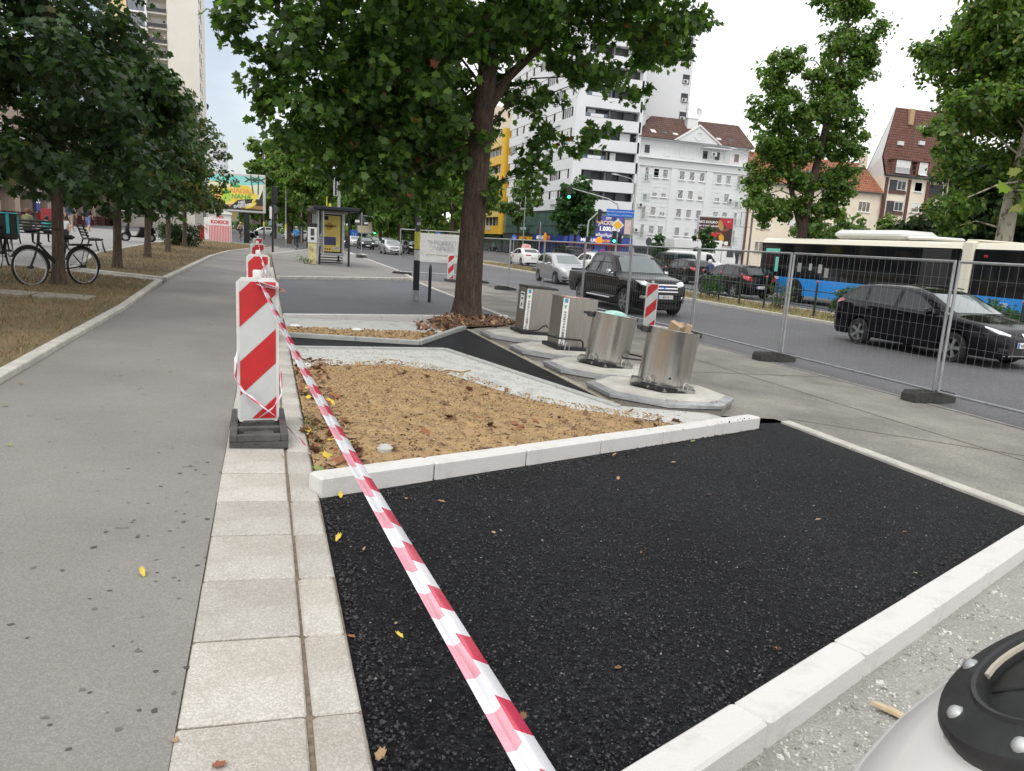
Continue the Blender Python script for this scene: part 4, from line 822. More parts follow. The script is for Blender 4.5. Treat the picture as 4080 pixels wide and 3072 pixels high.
car('minivan', cv, p_green, (27.2, 47.0), POS, 'dark green tall van behind the pickup bonnet', plate_r=.7, mirror=(3.3, 1.12), **VAN)
cw = Car(5.1, 1.95, [(0, 1.2), (.04, 1.7), (.12, 1.95), (.4, 1.98), (3.2, 2.0), (3.6, 1.92), (4.3, 1.25), (4.8, 1.08), (5.0, .9), (5.1, .7)], [(0, 1.1), (3.2, 1.12), (4.3, 1.08), (4.8, .96), (5.1, .66)], [(0, .88), (.06, .93), (.3, .96), (4.2, .96), (4.8, .86), (5.1, .62)], (1.0, 4.1), .34, tumble=.08)
e = car('delivery_van', cw, p_white, (35.2, 56.6), 0, 'white delivery van parked side-on below the dark burger billboard', [[(3.0, 1.2), (4.0, 1.16), (3.7, 1.5), (3.45, 1.8), (3.0, 1.84)]], [(-.76, 1.28), (.76, 1.28), (.7, 1.85), (-.7, 1.85)], None, [[(.55, .85), (.82, .9), (.84, 1.06), (.6, 1.0)]], [], cat='van', plate_f=.5)
lettering('oliS', .62, mat('van_print', (.45, .46, .47), .6), e, (-.75, -.972, 1.15), FRONT)
# lorry cab by the white apartment house
e = empty('box_truck', (45.5, 74, gz(45.5)), R(180), 'white box truck with dark windscreen parked left of the round road sign', 'truck')
mb = MB(); mb.box((0, 0, 2.0), (6.0, 2.2, 2.6), bev=.04); mb.obj('cargo_box', p_white, e)
mb = MB(); mb.prism([(-3.1, .5), (-5.0, .5), (-5.0, 1.3), (-4.6, 2.5), (-3.1, 2.6)], -1.05, 1.05, 'y'); mb.obj('cab', p_white, e)
for sg in (-1, 1): MB().box((-4.2, sg*1.06, 1.95), (.9, .03, .75)).obj('side_window', m_glass, e)
MB().quad((-5.01, -.95, 1.42), (-5.01, .95, 1.42), (-4.64, .9, 2.44), (-4.64, -.9, 2.44)).obj('windscreen', m_glass, e)
for x in (-4.1, 1.8):
    for sg in (-1, 1): o = link('wheel', wheel_meshes(.45, .25)[0], e); o.location = (x, sg*.95, .45); o.rotation_euler = (R(90), 0, 0)

# ---- articulated bus
e = empty('articulated_bus', (23.55, 0, gz(22)-.004), 0, 'blue articulated city bus with black window band and cream roof', 'bus')
m_bblue = paint('bus_blue', (.02, .25, .70), .3, 0); m_cream = paint('bus_cream', (.74, .70, .58), .35, 0); m_bband = mat('bus_glass', (.008, .009, .010), .04, spec=.35)
def bus_section(y0, y1, nm, roofdrop=False):
    w = 1.25; prof = [(-w, .34), (-w, 1.08), (-w+.004, 2.58), (-w+.06, 2.72), (-w+.22, 2.80), (0, 2.83), (w-.22, 2.80), (w-.06, 2.72), (w-.004, 2.58), (w, 1.08), (w, .34)]
    n = len(prof); mb = MB(); ysn = [y0, y0+.06, y1-.06, y1]; vs = []
    for i, y in enumerate(ysn):
        k = .97 if i in (0, 3) else 1
        vs += [(a*k, y, .34+(b-.34)*(k if b > 2 else 1)) for a, b in prof]
    for i in range(3):
        for j in range(n): mb.add([vs[i*n+j], vs[i*n+(j+1) % n], vs[(i+1)*n+(j+1) % n], vs[(i+1)*n+j]], [(0, 1, 2, 3)], 0 if j in (0, 9, 10) else (1 if j not in (1, 8) else 2))
    mb.add(vs[:n], [tuple(range(n))], 2); mb.add(vs[-n:], [tuple(range(n))], 2)
    return mb.obj(nm, [m_bblue, m_cream, m_bband], e)
bus_section(19.42, 30.25, 'front_section'); bus_section(11.2, 18.98, 'rear_section')
mb = MB(); mb.box((0, 19.2, 1.62), (2.56, .44, 2.42), bev=.05); mb.obj('articulation_frame', m_cream, e)
mb = MB(); mb.box((0, 19.2, .42), (2.2, .44, .3)); mb.obj('articulation_bellows', m_dark, e)
ws = [30.05, 28.85, 27.3, 25.75, 24.2, 22.65, 21.1, 19.6]
for a, b in zip(ws[:-1], ws[1:]): MB().box((-1.256, (a+b)/2, 1.84), (.012, (a-b)-.03, 1.42), bev=.004).obj('side_window', m_bband, e)
ws = [18.85, 17.3, 15.7, 14.1, 12.5, 11.4]
for a, b in zip(ws[:-1], ws[1:]): MB().box((-1.256, (a+b)/2, 1.84), (.012, (a-b)-.03, 1.42), bev=.004).obj('side_window', m_bband, e)
MB().box((-1.258, 20.4, 1.9), (.02, 1.2, 1.3)).obj('engine_grille', m_dark, e)
for z in np.arange(1.3, 2.5, .07): MB().box((-1.272, 20.4, float(z)), (.01, 1.15, .02)).obj('grille_slat', mat('grille_grey', (.03, .03, .032), .5), e)
m_teal = mat('teal_display_and_reflection', (.16, .62, .50), .4)
MB().box((-1.266, 29.35, 2.24), (.01, 1.0, .16)).obj('route_display', m_teal, e); MB().box((-1.266, 28.98, 1.62), (.01, .22, .66)).obj('painted_reflection', m_teal, e)  # route display, and a narrow teal strip painting a reflection on the glass
mb = MB(); mb.box((-.0, 24.2, 3.02), (1.8, 3.7, .36), bev=.14); mb.box((0, 21.7, 2.92), (1.5, 1.3, .14), bev=.06); mb.obj('roof_air_conditioner', mat('ac_white', (.70, .70, .67), .5), e, 40)
mb = MB(); mb.box((0, 19.2, 2.86), (2.2, .5, .06), bev=.02); mb.obj('roof_hatch', m_cream, e)
for y in (27.6, 21.0, 14.0):
    MB().lathe([(.55, 0), (.55, .02)], n=28).obj('wheel_arch', m_dark, e).location = (-1.262, y, .50); o = e.children[-1]; o.rotation_euler = (0, R(90), 0)
    t, m_ = WHEELS.setdefault(('bus',), wheel_meshes(.48, .28, 8)); o = link('wheel', t, e); o.location = (-1.12, y, .48); o.rotation_euler = (0, R(-90), 0); link('rim', m_, o)
MB().box((-1.262, 29.1, 1.02), (.012, .7, .12)).obj('white_label', p_white, e)
lettering('380', .2, p_white, e, (-1.264, 29.85, 1.0), (R(90), 0, R(-90))); lettering('380', .2, p_white, e, (-1.264, 17.6, .85), (R(90), 0, R(-90)))
for y, z, mm in ((19.0, 1.0, m_tail), (24.9, .72, mat('amber', (.75, .25, .03), .3)), (18.5, 2.35, m_tail)): MB().box((-1.264, y, z), (.02, .13, .08), bev=.008).obj('marker_lamp', mm, e)
for y, z, s, cl in ((27.4, 1.55, .3, (.5, .5, .48)), (26.7, 1.6, .22, (.7, .7, .68)), (26.1, 1.55, .28, (.65, .66, .64)), (25.7, 1.4, .3, (.45, .46, .47))): MB().box((-1.268, y, z), (.008, s*.8, s*1.3)).obj('window_notice', mat('notice_%d' % int(s*100), tuple(v*.55 for v in cl), .5), e)
# ================================================================ BUILDINGS
m_wall = mat('white_render', (.68, .69, .69), .8, var=.05, vs_=.5); m_wall2 = mat('cladding_white', (.70, .71, .72), .6, var=.04, vs_=.4)
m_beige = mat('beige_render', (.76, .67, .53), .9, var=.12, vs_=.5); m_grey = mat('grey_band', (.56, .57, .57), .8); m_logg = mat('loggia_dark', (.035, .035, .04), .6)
m_pane = mat('window_pane', (.035, .04, .045), .12, spec=.35); m_blind = mat('roller_blind', (.66, .67, .66), .7, var=.05, vs_=3); m_fr = mat('window_frame', (.78, .78, .77), .5)
m_brown = mat('brown_loggia', (.11, .05, .04), .8, var=.2, vs_=2); m_ochre = mat('ochre_blind', (.48, .32, .10), .8, var=.2, vs_=4); m_brblind = mat('brown_blind', (.22, .15, .13), .8)
m_glassg = mat('green_glass', (.10, .17, .15), .12, var=.3, vs_=.6, spec=.7); m_mull = mat('mullion', (.04, .045, .045), .5); m_rail = mat('green_rail', (.34, .42, .38), .6); m_acu = mat('ac_unit', (.62, .63, .62), .6)
def tiles(name, c1, c2, sx=3.2, sy=3.0):
    m = bpy.data.materials.new(name); m.use_nodes = True; t = m.node_tree; b = t.nodes['Principled BSDF']; k = t.links.new; tcn = t.nodes.new('ShaderNodeTexCoord')
    br = t.nodes.new('ShaderNodeTexBrick'); br.inputs['Scale'].default_value = 1; br.inputs['Color1'].default_value = tuple(c1)+(1,); br.inputs['Color2'].default_value = tuple(c2)+(1,); br.inputs['Mortar'].default_value = tuple(x*.35 for x in c2)+(1,)
    br.inputs['Brick Width'].default_value = .34; br.inputs['Row Height'].default_value = .36; br.inputs['Mortar Size'].default_value = .03; br.offset = .5
    n = t.nodes.new('ShaderNodeTexNoise'); n.inputs['Scale'].default_value = 1.2; n.inputs['Detail'].default_value = 6; mm = t.nodes.new('ShaderNodeMix'); mm.data_type = 'RGBA'; mm.blend_type = 'MULTIPLY'; mm.inputs['Factor'].default_value = .5
    sx_ = t.nodes.new('ShaderNodeSeparateXYZ'); cx_ = t.nodes.new('ShaderNodeCombineXYZ'); k(tcn.outputs['Object'], sx_.inputs['Vector']); k(sx_.outputs['X'], cx_.inputs['X']); k(sx_.outputs['Z'], cx_.inputs['Y']); k(cx_.outputs['Vector'], br.inputs['Vector']); k(tcn.outputs['Object'], n.inputs['Vector']); k(br.outputs['Color'], mm.inputs['A']); k(n.outputs['Fac'], mm.inputs['B']); k(mm.outputs['Result'], b.inputs['Base Color'])
    bm = t.nodes.new('ShaderNodeBump'); bm.inputs['Distance'].default_value = .05; k(br.outputs['Fac'], bm.inputs['Height']); bm.invert = True; k(bm.outputs['Normal'], b.inputs['Normal']); b.inputs['Roughness'].default_value = .85; MATS[name] = m; return m
m_tile_br = tiles('brown_tiles', (.20, .10, .075), (.13, .065, .05)); m_tile_or = tiles('orange_tiles', (.50, .20, .11), (.38, .13, .075)); m_tile_rd = tiles('dull_red_tiles', (.27, .125, .09), (.20, .09, .065))
WM = {}
def window(par, x, z, w, h, kind='glass', y=0., depth=.10, sill=True, bars=1):
    """window part: recessed surround frame, pane as sub-part"""
    key = (round(w, 2), round(h, 2), bars, sill)
    if key not in WM:
        mb = MB(); t = .07
        mb.box((0, 0, h/2-t/2), (w, .09, t)); mb.box((0, 0, -h/2+t/2), (w, .09, t)); mb.box((-w/2+t/2, 0, 0), (t, .088, h-2*t)); mb.box((w/2-t/2, 0, 0), (t, .088, h-2*t))
        for i in range(1, bars+1 if bars else 0):
            if bars: mb.box((-w/2+w*i/(bars+1), .002, 0), (.05, .07, h-2*t))
        if sill: mb.box((0, -.06, -h/2-.05), (w+.2, .22, .07))
        pm = {}
        for kk, mm in (('glass', m_pane), ('blind', m_blind), ('ochre', m_ochre), ('brown', m_brblind)):
            p = MB(); p.quad((-w/2+.03, .02, -h/2+.03), (w/2-.03, .02, -h/2+.03), (w/2-.03, .02, h/2-.03), (-w/2+.03, .02, h/2-.03)); pm[kk] = p.mesh('pane', mm)
        hb = MB(); hb.box((0, -.025, h*.2), (w-.1, .04, h*.58)); WM[key] = (mb.mesh('window', m_fr), pm, hb.mesh('shutter', m_blind), )
    me, pm, hb = WM[key]; o = link('window', me, par); o.location = (x, y-.02, z); link('pane', pm['glass' if kind == 'half' else kind], o)
    if kind == 'half': link('shutter', hb, o)
    return o
def ac_unit(par, x, z, y=-.22):
    mb = MB(); mb.box((0, 0, 0), (.85, .34, .6), bev=.03); o = mb.obj('air_conditioner', m_acu, par); o.location = (x, y, z)
    mb = MB(); mb.lathe([(.22, 0), (.22, .01)], n=16); f = mb.obj('fan', m_mull, o); f.location = (-.12, -.18, 0); f.rotation_euler = (R(90), 0, 0)
def railing(par, x0, x1, z0, z1, y, m=None, step=.13, r=.014, name='railing'):
    mb = MB()
    for z in (z0, z1): mb.tube([(x0, y, z), (x1, y, z)], r*1.3, 5)
    n = max(2, int((x1-x0)/step))
    for i in range(n+1): x = x0+(x1-x0)*i/n; mb.tube([(x, y, z0), (x, y, z1)], r, 4)
    for x in (x0, x1): mb.tube([(x, y, z1), (x, 0, z1)], r, 4); mb.tube([(x, y, z0), (x, 0, z0)], r, 4)
    return mb.obj(name, m or m_rail, par)

# ---- white apartment house with gable
e = empty('apartment_house', (51.1, 100, -.45), 0, 'white apartment house with brown tiled roof and triangular gable', 'building'); Wd = 19.1; zo = .45
mb = MB(); mb.box((Wd/2, 4.6, 7.45), (Wd-.02, 9.2, 14.9)); mb.obj('wall', m_wall, e)
mb = MB(); mb.box((Wd/2, 5, 16.3), (Wd-.5, 8.4, 2.8)); mb.obj('attic_wall', m_wall, e)
MB().box((Wd/2, -.05, 14.4), (Wd, .12, 1.0)).obj('grey_band', m_grey, e); MB().box((Wd/2, -.18, 14.95), (Wd+.1, .4, .12)).obj('ledge', m_wall, e); MB().box((Wd/2, -.1, 13.85), (Wd, .2, .08)).obj('cornice', m_wall, e)
mb = MB(); mb.prism([(-.4, 17.6), (Wd+.2, 17.6), (Wd+.2, 17.75), (-.4, 17.75)], .1, 9.1, 'y'); mb.obj('eaves', m_wall, e)
rf = MB().add([(-.4, -.2, 17.76), (Wd+.2, -.2, 17.76), (Wd+.2, 4.9, 21.7), (4.0, 4.9, 21.6), (-.4, 9.3, 17.76), (Wd+.2, 9.3, 17.76)], [(0, 1, 2, 3), (0, 3, 4), (4, 3, 2, 5), (1, 5, 2)]).obj('roof', m_tile_br, e)
gb = MB(); gb.prism([(5.8, 17.7), (12.7, 17.7), (9.25, 19.85)], -.35, 1.5, 'y'); gb.obj('gable', m_wall, e)
mb = MB(); mb.prism([(5.5, 17.68), (9.25, 19.95), (13.0, 17.68), (13.3, 17.68), (9.25, 20.2), (5.2, 17.68)], -.5, -.2, 'y'); mb.obj('gable_moulding', m_fr, e)
mb = MB(); mb.lathe([(.5, 0), (.62, 0), (.62, .06), (.5, .06)], n=24, cap0=False, cap1=False); o = mb.obj('medallion', m_fr, e); o.location = (9.25, -.36, 18.6); o.rotation_euler = (R(90), 0, 0)
for i, x in enumerate((2.6, 4.4, 6.2, 11.6, 13.6, 15.8)):
    MB().box((x, 1.3+.0, 18.85), (.75, .9, .12), rx=R(34)).obj('skylight', m_fr if i % 2 == 0 else m_pane, rf)
for x, y, w in ((1.7, 3.4, .8), (2.8, 5.2, 1.6), (9.9, 3.2, 1.8)): mb = MB(); mb.box((x, y, 20.2), (w, .9, 2.6)); mb.box((x, y, 21.55), (w+.15, 1.05, .15)); mb.obj('chimney', m_wall, rf)
mb = MB(); mb.tube([(10.6, 6.2, 22), (10.6, 6.2, 25)], .03, 5); mb.tube([(10.0, 6.2, 24.3), (11.3, 6.2, 24.3)], .02, 4); mb.tube([(10.1, 6.2, 23.4), (11.2, 6.2, 23.4)], .02, 4); mb.obj('antenna', m_mull, rf)
mb = MB(); mb.lathe([(.02, .0), (.5, .08), (.75, .22)], n=20, cap0=False, cap1=False); o = mb.obj('satellite_dish', m_acu, rf); o.location = (12.6, 6.0, 23); o.rotation_euler = (R(80), 0, R(20))
cols = [3.02, 4.53, 7.31, 8.99, 10.7, 13.65, 15.26]; kinds = ['brown', 'glass', 'glass', 'glass', 'blind', 'blind', 'blind', 'half', 'half', 'glass', 'blind', 'half', 'half', 'blind', 'blind', 'half', 'glass', 'blind', 'blind', 'blind', 'blind', 'blind', 'blind', 'glass', 'half', 'blind', 'blind', 'blind']
k = 0
for r_ in range(4):
    z = 12.9-2.7*r_
    for x in cols: window(e, x, z, .95, 1.3, kinds[k], bars=0); k += 1
    for x, kd in ((1.5, 'glass'), (17.15, 'blind')):
        window(e, x, z-.25, .72, 2.0, kd if r_ != 1 else 'half', bars=0, sill=False); railing(e, x-.6, x+.6, z-1.35, z-.3, -.35)
for x, kd in ((1.6, 'glass'), (5.0, 'blind'), (7.6, 'blind'), (9.2, 'blind'), (11.3, 'glass'), (13.4, 'glass'), (15.2, 'blind'), (16.8, 'brown')): window(e, x, 16.2, 1.0, 1.35, kd, y=.78, bars=0, sill=False)
railing(e, .1, Wd-.1, 15.02, 15.5, -.3, m_fr, .6)
mb = MB(); mb.prism([(10.6, 17.1), (15.0, 17.1), (15.0, 17.2), (10.6, 17.2)], -.6, .7, 'y'); mb.obj('awning', m_fr, e)
for x in (6.0, 11.9): MB().box((x, -.07, 7.0), (1.1, .14, 13.7)).obj('pilaster', m_wall, e)
for x0, x1 in ((.25, 5.4), (12.6, 18.9)):
    for i in range(24): MB().box(((x0+x1)/2, -.008, 1.2+.54*i), (x1-x0, .02, .05)).obj('render_groove', m_grey, e)
for x, z in ((.9, 8.2), (.5, 4.6), (15.9, 9.9), (12.2, 16.3)): ac_unit(e, x, z)
mb = MB(); mb.tube([(.06, -.12, 0), (.06, -.12, 14)], .07, 6); mb.obj('downpipe', m_fr, e)
MB().box((Wd/2, -.35, 2.2), (Wd, .7, .35)).obj('shop_canopy', m_mull, e)
for i in range(5): MB().box((2.2+3.7*i, -.02, 1.05), (3.2, .06, 1.9)).obj('shop_window', m_pane, e)

# ---- white tower block: corner at (40.9, 100)
e = empty('tower_block', (40.9, 100, -.45), 0, 'tall white banded tower block with dark loggias on the street corner', 'building'); zs = 6.9; FL = 2.80; NF = 11; top = zs+FL*NF+.6
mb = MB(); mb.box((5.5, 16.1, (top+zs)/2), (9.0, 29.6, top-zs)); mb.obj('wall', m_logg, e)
mb = MB(); mb.box((5.05, 15.5, 3.4), (10.05, 30.8, 6.8)); mb.obj('base', m_mull, e)
for f_ in range(NF+1):
    z = zs+FL*f_; hb = 1.5 if f_ else 1.6
    MB().box((5.05, .62, z+hb/2), (10.1, 1.24, hb)).obj('balcony_band', m_wall2, e); MB().box((.62, 15.6, z+hb/2), (1.24, 31.2-2.48, hb)).obj('balcony_band', m_wall2, e)
    if f_ < NF:
        for y in (1.0, 3.6): pass
        MB().box((.7, .55, z+FL/2+.75), (1.4, 1.1, FL-1.5)).obj('corner_pier', m_wall2, e)
        # south loggia: glazing and partitions behind the band
        for i, (x, w) in enumerate(((2.4, 1.2), (4.2, 1.3), (6.2, .9), (8.2, 1.6))):
            if (i+f_) % 3 != 2: MB().box((x+.3*((f_*7+i) % 3), .98, z+1.5+.62), (w, .06, 1.1)).obj('loggia_window', m_pane if (f_*3+i) % 4 else m_blind, e)
        MB().box((5.3, .7, z+2.15), (.25, .6, 1.3)).obj('partition', mat('partition_grey', (.13, .13, .14), .7), e)
        if f_ in (2, 4, 5, 8): MB().box((3.2, -.0, z+1.75), (2.0, .05, .42)).obj('glass_rail', m_wall2, e); MB().box((3.0, .04, z+1.6), (3.6, .03, .9)).obj('glass_rail', mat('tinted_rail', (.10, .13, .18), .15), e)
        for i in range(8):
            y = 3.0+3.5*i; MB().box((.05, y, z+1.5+.62), (.08, 2.4, 1.14)).obj('window_bay', m_blind if (i*5+f_*3) % 4 else m_pane, e)
            for d in (-1.22, -.4, .4, 1.22): MB().box((.0, y+d, z+2.12), (.1, .07, 1.2)).obj('mullion', m_fr, e)
            if (i+f_) % 4 == 1: MB().box((-.1, y, z+1.15), (.3, 2.0, .75)).obj('planter', m_wall2, e)
MB().box((16.8, 20.4, (top+zs)/2), (13.2, 20.8, top-zs+.2)).obj('flank_wall', m_wall2, e); MB().box((10.05, .3, (top+zs)/2), (.5, .6, top-zs)).obj('corner_column', m_wall2, e)
for f_ in range(3, NF): z = zs+FL*f_+2.1; MB().box((22.4, 9.98, z), (1.2, .06, 1.4)).obj('flank_window', m_pane, e); ac_unit(e, 22.3, z-.35, 9.9)
MB().box((5, 15.5, top+.4), (10.4, 31.2, .8)).obj('parapet', m_wall2, e)
# glass mezzanine, both faces
for i in range(13): MB().box((.7+.74*i, -.03, 5.0), (.70, .06, 3.3)).obj('glass_panel', m_glassg, e)
for i in range(38): MB().box((-.03, .6+.8*i, 5.0), (.06, .75, 3.3)).obj('glass_panel', m_glassg, e)
for z in (3.35, 4.6, 6.65): MB().box((4.9, -.06, z), (9.9, .1, .09)).obj('transom', m_mull, e); MB().box((-.06, 15.4, z), (.1, 30.6, .09)).obj('transom', m_mull, e)
m_shop = mat('shop_blue', (.015, .045, .30), .35, coat=.3); m_shopred = mat('shop_red', (.50, .02, .04), .4); m_shopdk = mat('shop_violet', (.02, .02, .14), .25)
MB().box((5.0, -.35, 2.75), (10.0, .7, 1.05)).obj('fascia', m_shop, e); MB().box((-.35, 6.1, 2.75), (.7, 13.0, 1.05)).obj('fascia', m_shop, e)
MB().box((5.0, -.37, 2.2), (10.0, .74, .09)).obj('fascia_stripe', m_shopred, e); MB().box((-.37, 6.1, 2.2), (.74, 13.0, .09)).obj('fascia_stripe', m_shopred, e)
for i in range(5): MB().box((1.1+2.0*i, -.1, 1.1), (1.85, .12, 2.1)).obj('shop_window', m_shopdk if i % 2 else m_shop, e)
for i in range(6): MB().box((-.1, 1.1+2.0*i, 1.1), (.12, 1.85, 2.1)).obj('shop_window', m_shopdk if i % 2 else m_shop, e)
MB().box((7.3, -.18, 1.05), (1.5, .1, 2.1)).obj('shop_door', m_shopred, e); MB().box((7.3, -.24, 1.0), (1.15, .06, 1.9)).obj('door_glass', m_logg, e)
for i, cl in enumerate(((.45, .05, .12), (.6, .25, .1), (.1, .3, .6), (.5, .1, .4))): MB().lathe([(.001, 0), (.5+.1*(i % 2), .0), (.5, .04), (.001, .05)], n=7, cap0=False, cap1=False).obj('window_poster', mat('poster_%d' % i, cl, .5, col2=(.05, .05, .3), vs_=2), e).location = (2.2+i*1.1, -.19, 1.1); e.children[-1].rotation_euler = (R(90), i, 0)
m_sw = mat('sign_white', (.85, .85, .86), .4, emit=.25); m_so = mat('sign_orange', (.9, .32, .02), .4, emit=.25)
lettering('MERKUR', .62, m_sw, e, (2.95, -.73, 2.75), FRONT, bold=.02); lettering('XTIP', .58, m_so, e, (5.75, -.73, 2.70), FRONT, bold=.02)
o = MB().lathe([(.001, .05), (.42, .05), (.42, 0), (.55, 0)], n=16, cap0=False, cap1=False).obj('sun_logo', m_so, e); o.location = (4.62, -.75, 2.75); o.rotation_euler = (R(90), 0, 0)
lettering('MERKUR', .8, m_sw, e, (-.73, 9.4, 2.75), (R(90), 0, R(-90)), bold=.02); lettering('TIP', .8, m_so, e, (-.73, 5.6, 2.75), (R(90), 0, R(-90)), bold=.02)
o = MB().lathe([(.001, .05), (.6, .05), (.75, 0)], n=10, cap0=False, cap1=False).obj('sun_logo', m_so, e); o.location = (-.74, 7.1, 2.8); o.rotation_euler = (R(90), 0, R(-90))
MB().box((-.4, 18.6, 2.55), (.6, 8.0, .55)).obj('yellow_fascia', mat('courier_yellow', (.80, .48, .01), .4), e); lettering('DHL', .5, m_shopred, e, (-.72, 16.6, 2.55), (R(90), 0, R(-90)), sx=2.0, bold=.02)
MB().box((-.7, 17.4, 4.15), (.1, 3.0, 1.15)).obj('green_sign', mat('sign_green', (.015, .09, .06), .4), e); lettering('POLYGUDE', .55, m_sw, e, (-.77, 17.4, 4.1), (R(90), 0, R(-90)))
for i in range(7): MB().box((-.05, 14.2+2.3*i, 1.1), (.1, 2.0, 2.1)).obj('shop_window', m_pane, e)
b = MB().box((6.2, -.55, 4.75), (4.4, .25, 2.9)).obj('jackpot_screen', mat('screen_navy', (.03, .035, .16), .35, col2=(.10, .10, .42), vs_=.8), e)
lettering('CITY', .42, m_sw, b, (5.9, -.69, 5.95), FRONT, bold=.01); lettering('JACKPOT', .78, mat('jackpot_gold', (.75, .50, .22), .4, col2=(.85, .75, .6), vs_=2), b, (6.05, -.69, 5.3), FRONT, bold=.03); lettering('1.000.000', .84, m_sw, b, (6.15, -.69, 4.45), FRONT, bold=.035)
for i in range(12): MB().box((4.25+.36*i, -.70, 3.55+.12*math.sin(i*2.1)), (.42, .03, .35), ry=i).obj('screen_smoke', mat('smoke_white', (.62, .62, .72), .5), b)
MB().box((4.2, -.7, 5.7), (.25, .04, .9)).obj('screen_flame', m_so, b)
MB().box((9.15, -.6, 4.9), (1.3, .2, 2.0)).obj('pink_poster', mat('pink_poster', (.55, .38, .36), .5, col2=(.7, .6, .56), vs_=1.4), e)

# ---- yellow building further along
e = empty('yellow_building', (40.9, 131.6, -.45), 0, 'yellow banded office building left of the white tower block', 'building'); m_yel = mat('yellow_cladding', (.72, .42, .03), .55, var=.08, vs_=.6); m_yel2 = mat('pale_yellow', (.70, .50, .16), .6)
MB().box((8, 12, 10), (16, 23.8, 20)).obj('core', m_pane, e)
for f_ in range(6):
    z = 3.1+3.1*f_; mb = MB(); mb.prism(rrect(17.4, 25.4, 1.4), z, z+1.5); o = mb.obj('band', m_yel if f_ % 2 == 0 else m_yel2, e); o.location = (8, 12, 0)
    for i in range(10): MB().box((-.05, 1.5+2.3*i, z+2.3), (.1, .12, 1.6)).obj('mullion', m_fr, e)
mb = MB(); mb.prism(rrect(1.6, 1.6, .5), 3.1, 21.5); o = mb.obj('corner_pier', m_yel, e); o.location = (.1, .2, 0)
MB().box((-.75, 6.5, 4.2), (.06, 2.4, .8)).obj('sign_plate', mat('pale_sign', (.55, .5, .5), .5), e)
for i in range(6): MB().box((.5, 1+4.2*i, 1.5), (.6, .6, 3.0)).obj('column', m_mull, e)
e = empty('beige_slab_block', (52, 165, -.45), 0, 'plain beige high block rising behind the yellow building', 'building'); MB().box((6, 8, 15.5), (26, 16, 31)).obj('wall', mat('pale_beige', (.62, .55, .46), .9, var=.06, vs_=.3), e)
for i in range(8):
    for j in range(5): window(e, -5+3.2*j, 4+3.1*i, 1.3, 1.4, 'glass', bars=1)

# ---- beige house with orange roof
e = empty('beige_house', (70.45, 100, -.715), 0, 'low beige house with orange tiled roof behind the tall street tree', 'building'); Wd = 22.1; e.scale = (1.136,)*3
MB().box((Wd/2, 4.5, 5.85), (Wd, 9, 11.7)).obj('wall', m_beige, e)
rf = MB().add([(-.1, -.5, 11.6), (Wd, -.5, 11.75), (Wd, 4.5, 16.2), (-.1, 4.5, 16.2), (-.1, 9.5, 11.6), (Wd, 9.5, 11.7)], [(0, 1, 2, 3), (3, 2, 5, 4)]).obj('roof', m_tile_or, e)
MB().box((Wd/2, -.45, 11.62), (Wd, .3, .16)).obj('gutter', m_mull, e); MB().add([(0, 0, 11.6), (0, 9, 11.6), (0, 4.5, 16.1)], [(0, 1, 2)]).obj('gable_wall', m_beige, e); MB().add([(Wd-.05, 0, 11.6), (Wd-.05, 9, 11.6), (Wd-.05, 4.5, 16.1)], [(0, 1, 2)]).obj('gable_wall', m_beige, e)
for r_ in range(3):
    for x, kd in ((2.7, ('brown', 'ochre', 'ochre')[r_]), (8.0, 'half'), (13.1, ('brown', 'glass', 'half')[r_]), (19.3, 'glass')): window(e, x, 9.65-3.25*r_, 2.15, 1.45, kd, bars=2 if kd != 'brown' else 1)
for x in (-.15, Wd+.05): mb = MB(); mb.tube([(x, -.25, 0), (x, -.25, 11.6)], .12, 6); mb.obj('downpipe', m_brown, e)
for x, z in ((17.4, 12.4), (10.5, 12.8)): MB().box((x, 1.6, z+1), (.7, .8, .1), rx=R(40)).obj('skylight', m_pane, rf)
mb = MB(); mb.box((Wd-.8, 3.6, 16.5), (.9, .8, 2)); mb.obj('chimney', m_beige, rf); ac_unit(e, 1.1, 9.6)

# ---- tall beige house with mansard roof
e = empty('mansard_house', (95.65, 100, -.715), 0, 'beige house with brown loggias, dormers and steep tiled mansard roof', 'building'); Wd = 15; e.scale = (1.136,)*3
MB().box((4.1, 5, 7.1), (8.2, 10, 14.2)).obj('wall', m_beige, e); MB().box((11.6, 5.6, 7.1), (6.8, 8.8, 14.2)).obj('wing_wall', m_beige, e)
rf = MB().add([(0, -.2, 14.5), (Wd, -.2, 14.5), (Wd, .8, 17.0), (0, .8, 17.0), (Wd, 1.9, 24.2), (2.0, 1.9, 24.0), (0, 4, 14.5), (Wd, 4, 14.5)], [(0, 1, 2, 3), (3, 2, 4, 5), (5, 4, 7, 6)]).obj('roof', m_tile_rd, e)
MB().add([(0.0, .05, 14.2), (.0, 3.6, 14.2), (.0, 3.6, 15), (2.0, 1.85, 24), (.0, 1.05, 16.95)], [(0, 1, 2, 3, 4)]).obj('fire_wall', m_acu, e)
MB().box((4.1, -.35, 14.35), (8.5, .7, .2)).obj('eaves', m_mull, e); MB().box((11.6, -.1, 14.35), (6.8, .5, .2)).obj('eaves', m_mull, e)
for x, w in ((2.6, 3.4), (6.3, 2.4)):
    d = MB(); d.box((x, .4, 15.5), (w, 1.6, 2.1)); d.prism([(x-w/2-.2, 16.5), (x+w/2+.2, 16.5), (x+w/2, 16.8), (x, 17.0), (x-w/2, 16.8)], -.6, 1.2, 'y'); o = d.obj('dormer', m_tile_rd, e); window(e, x, 15.6, w-.9, 1.7, 'blind', y=-.46, bars=1)
railing(e, 1.1, 4.1, 14.5, 15.4, -.75, m_mull)
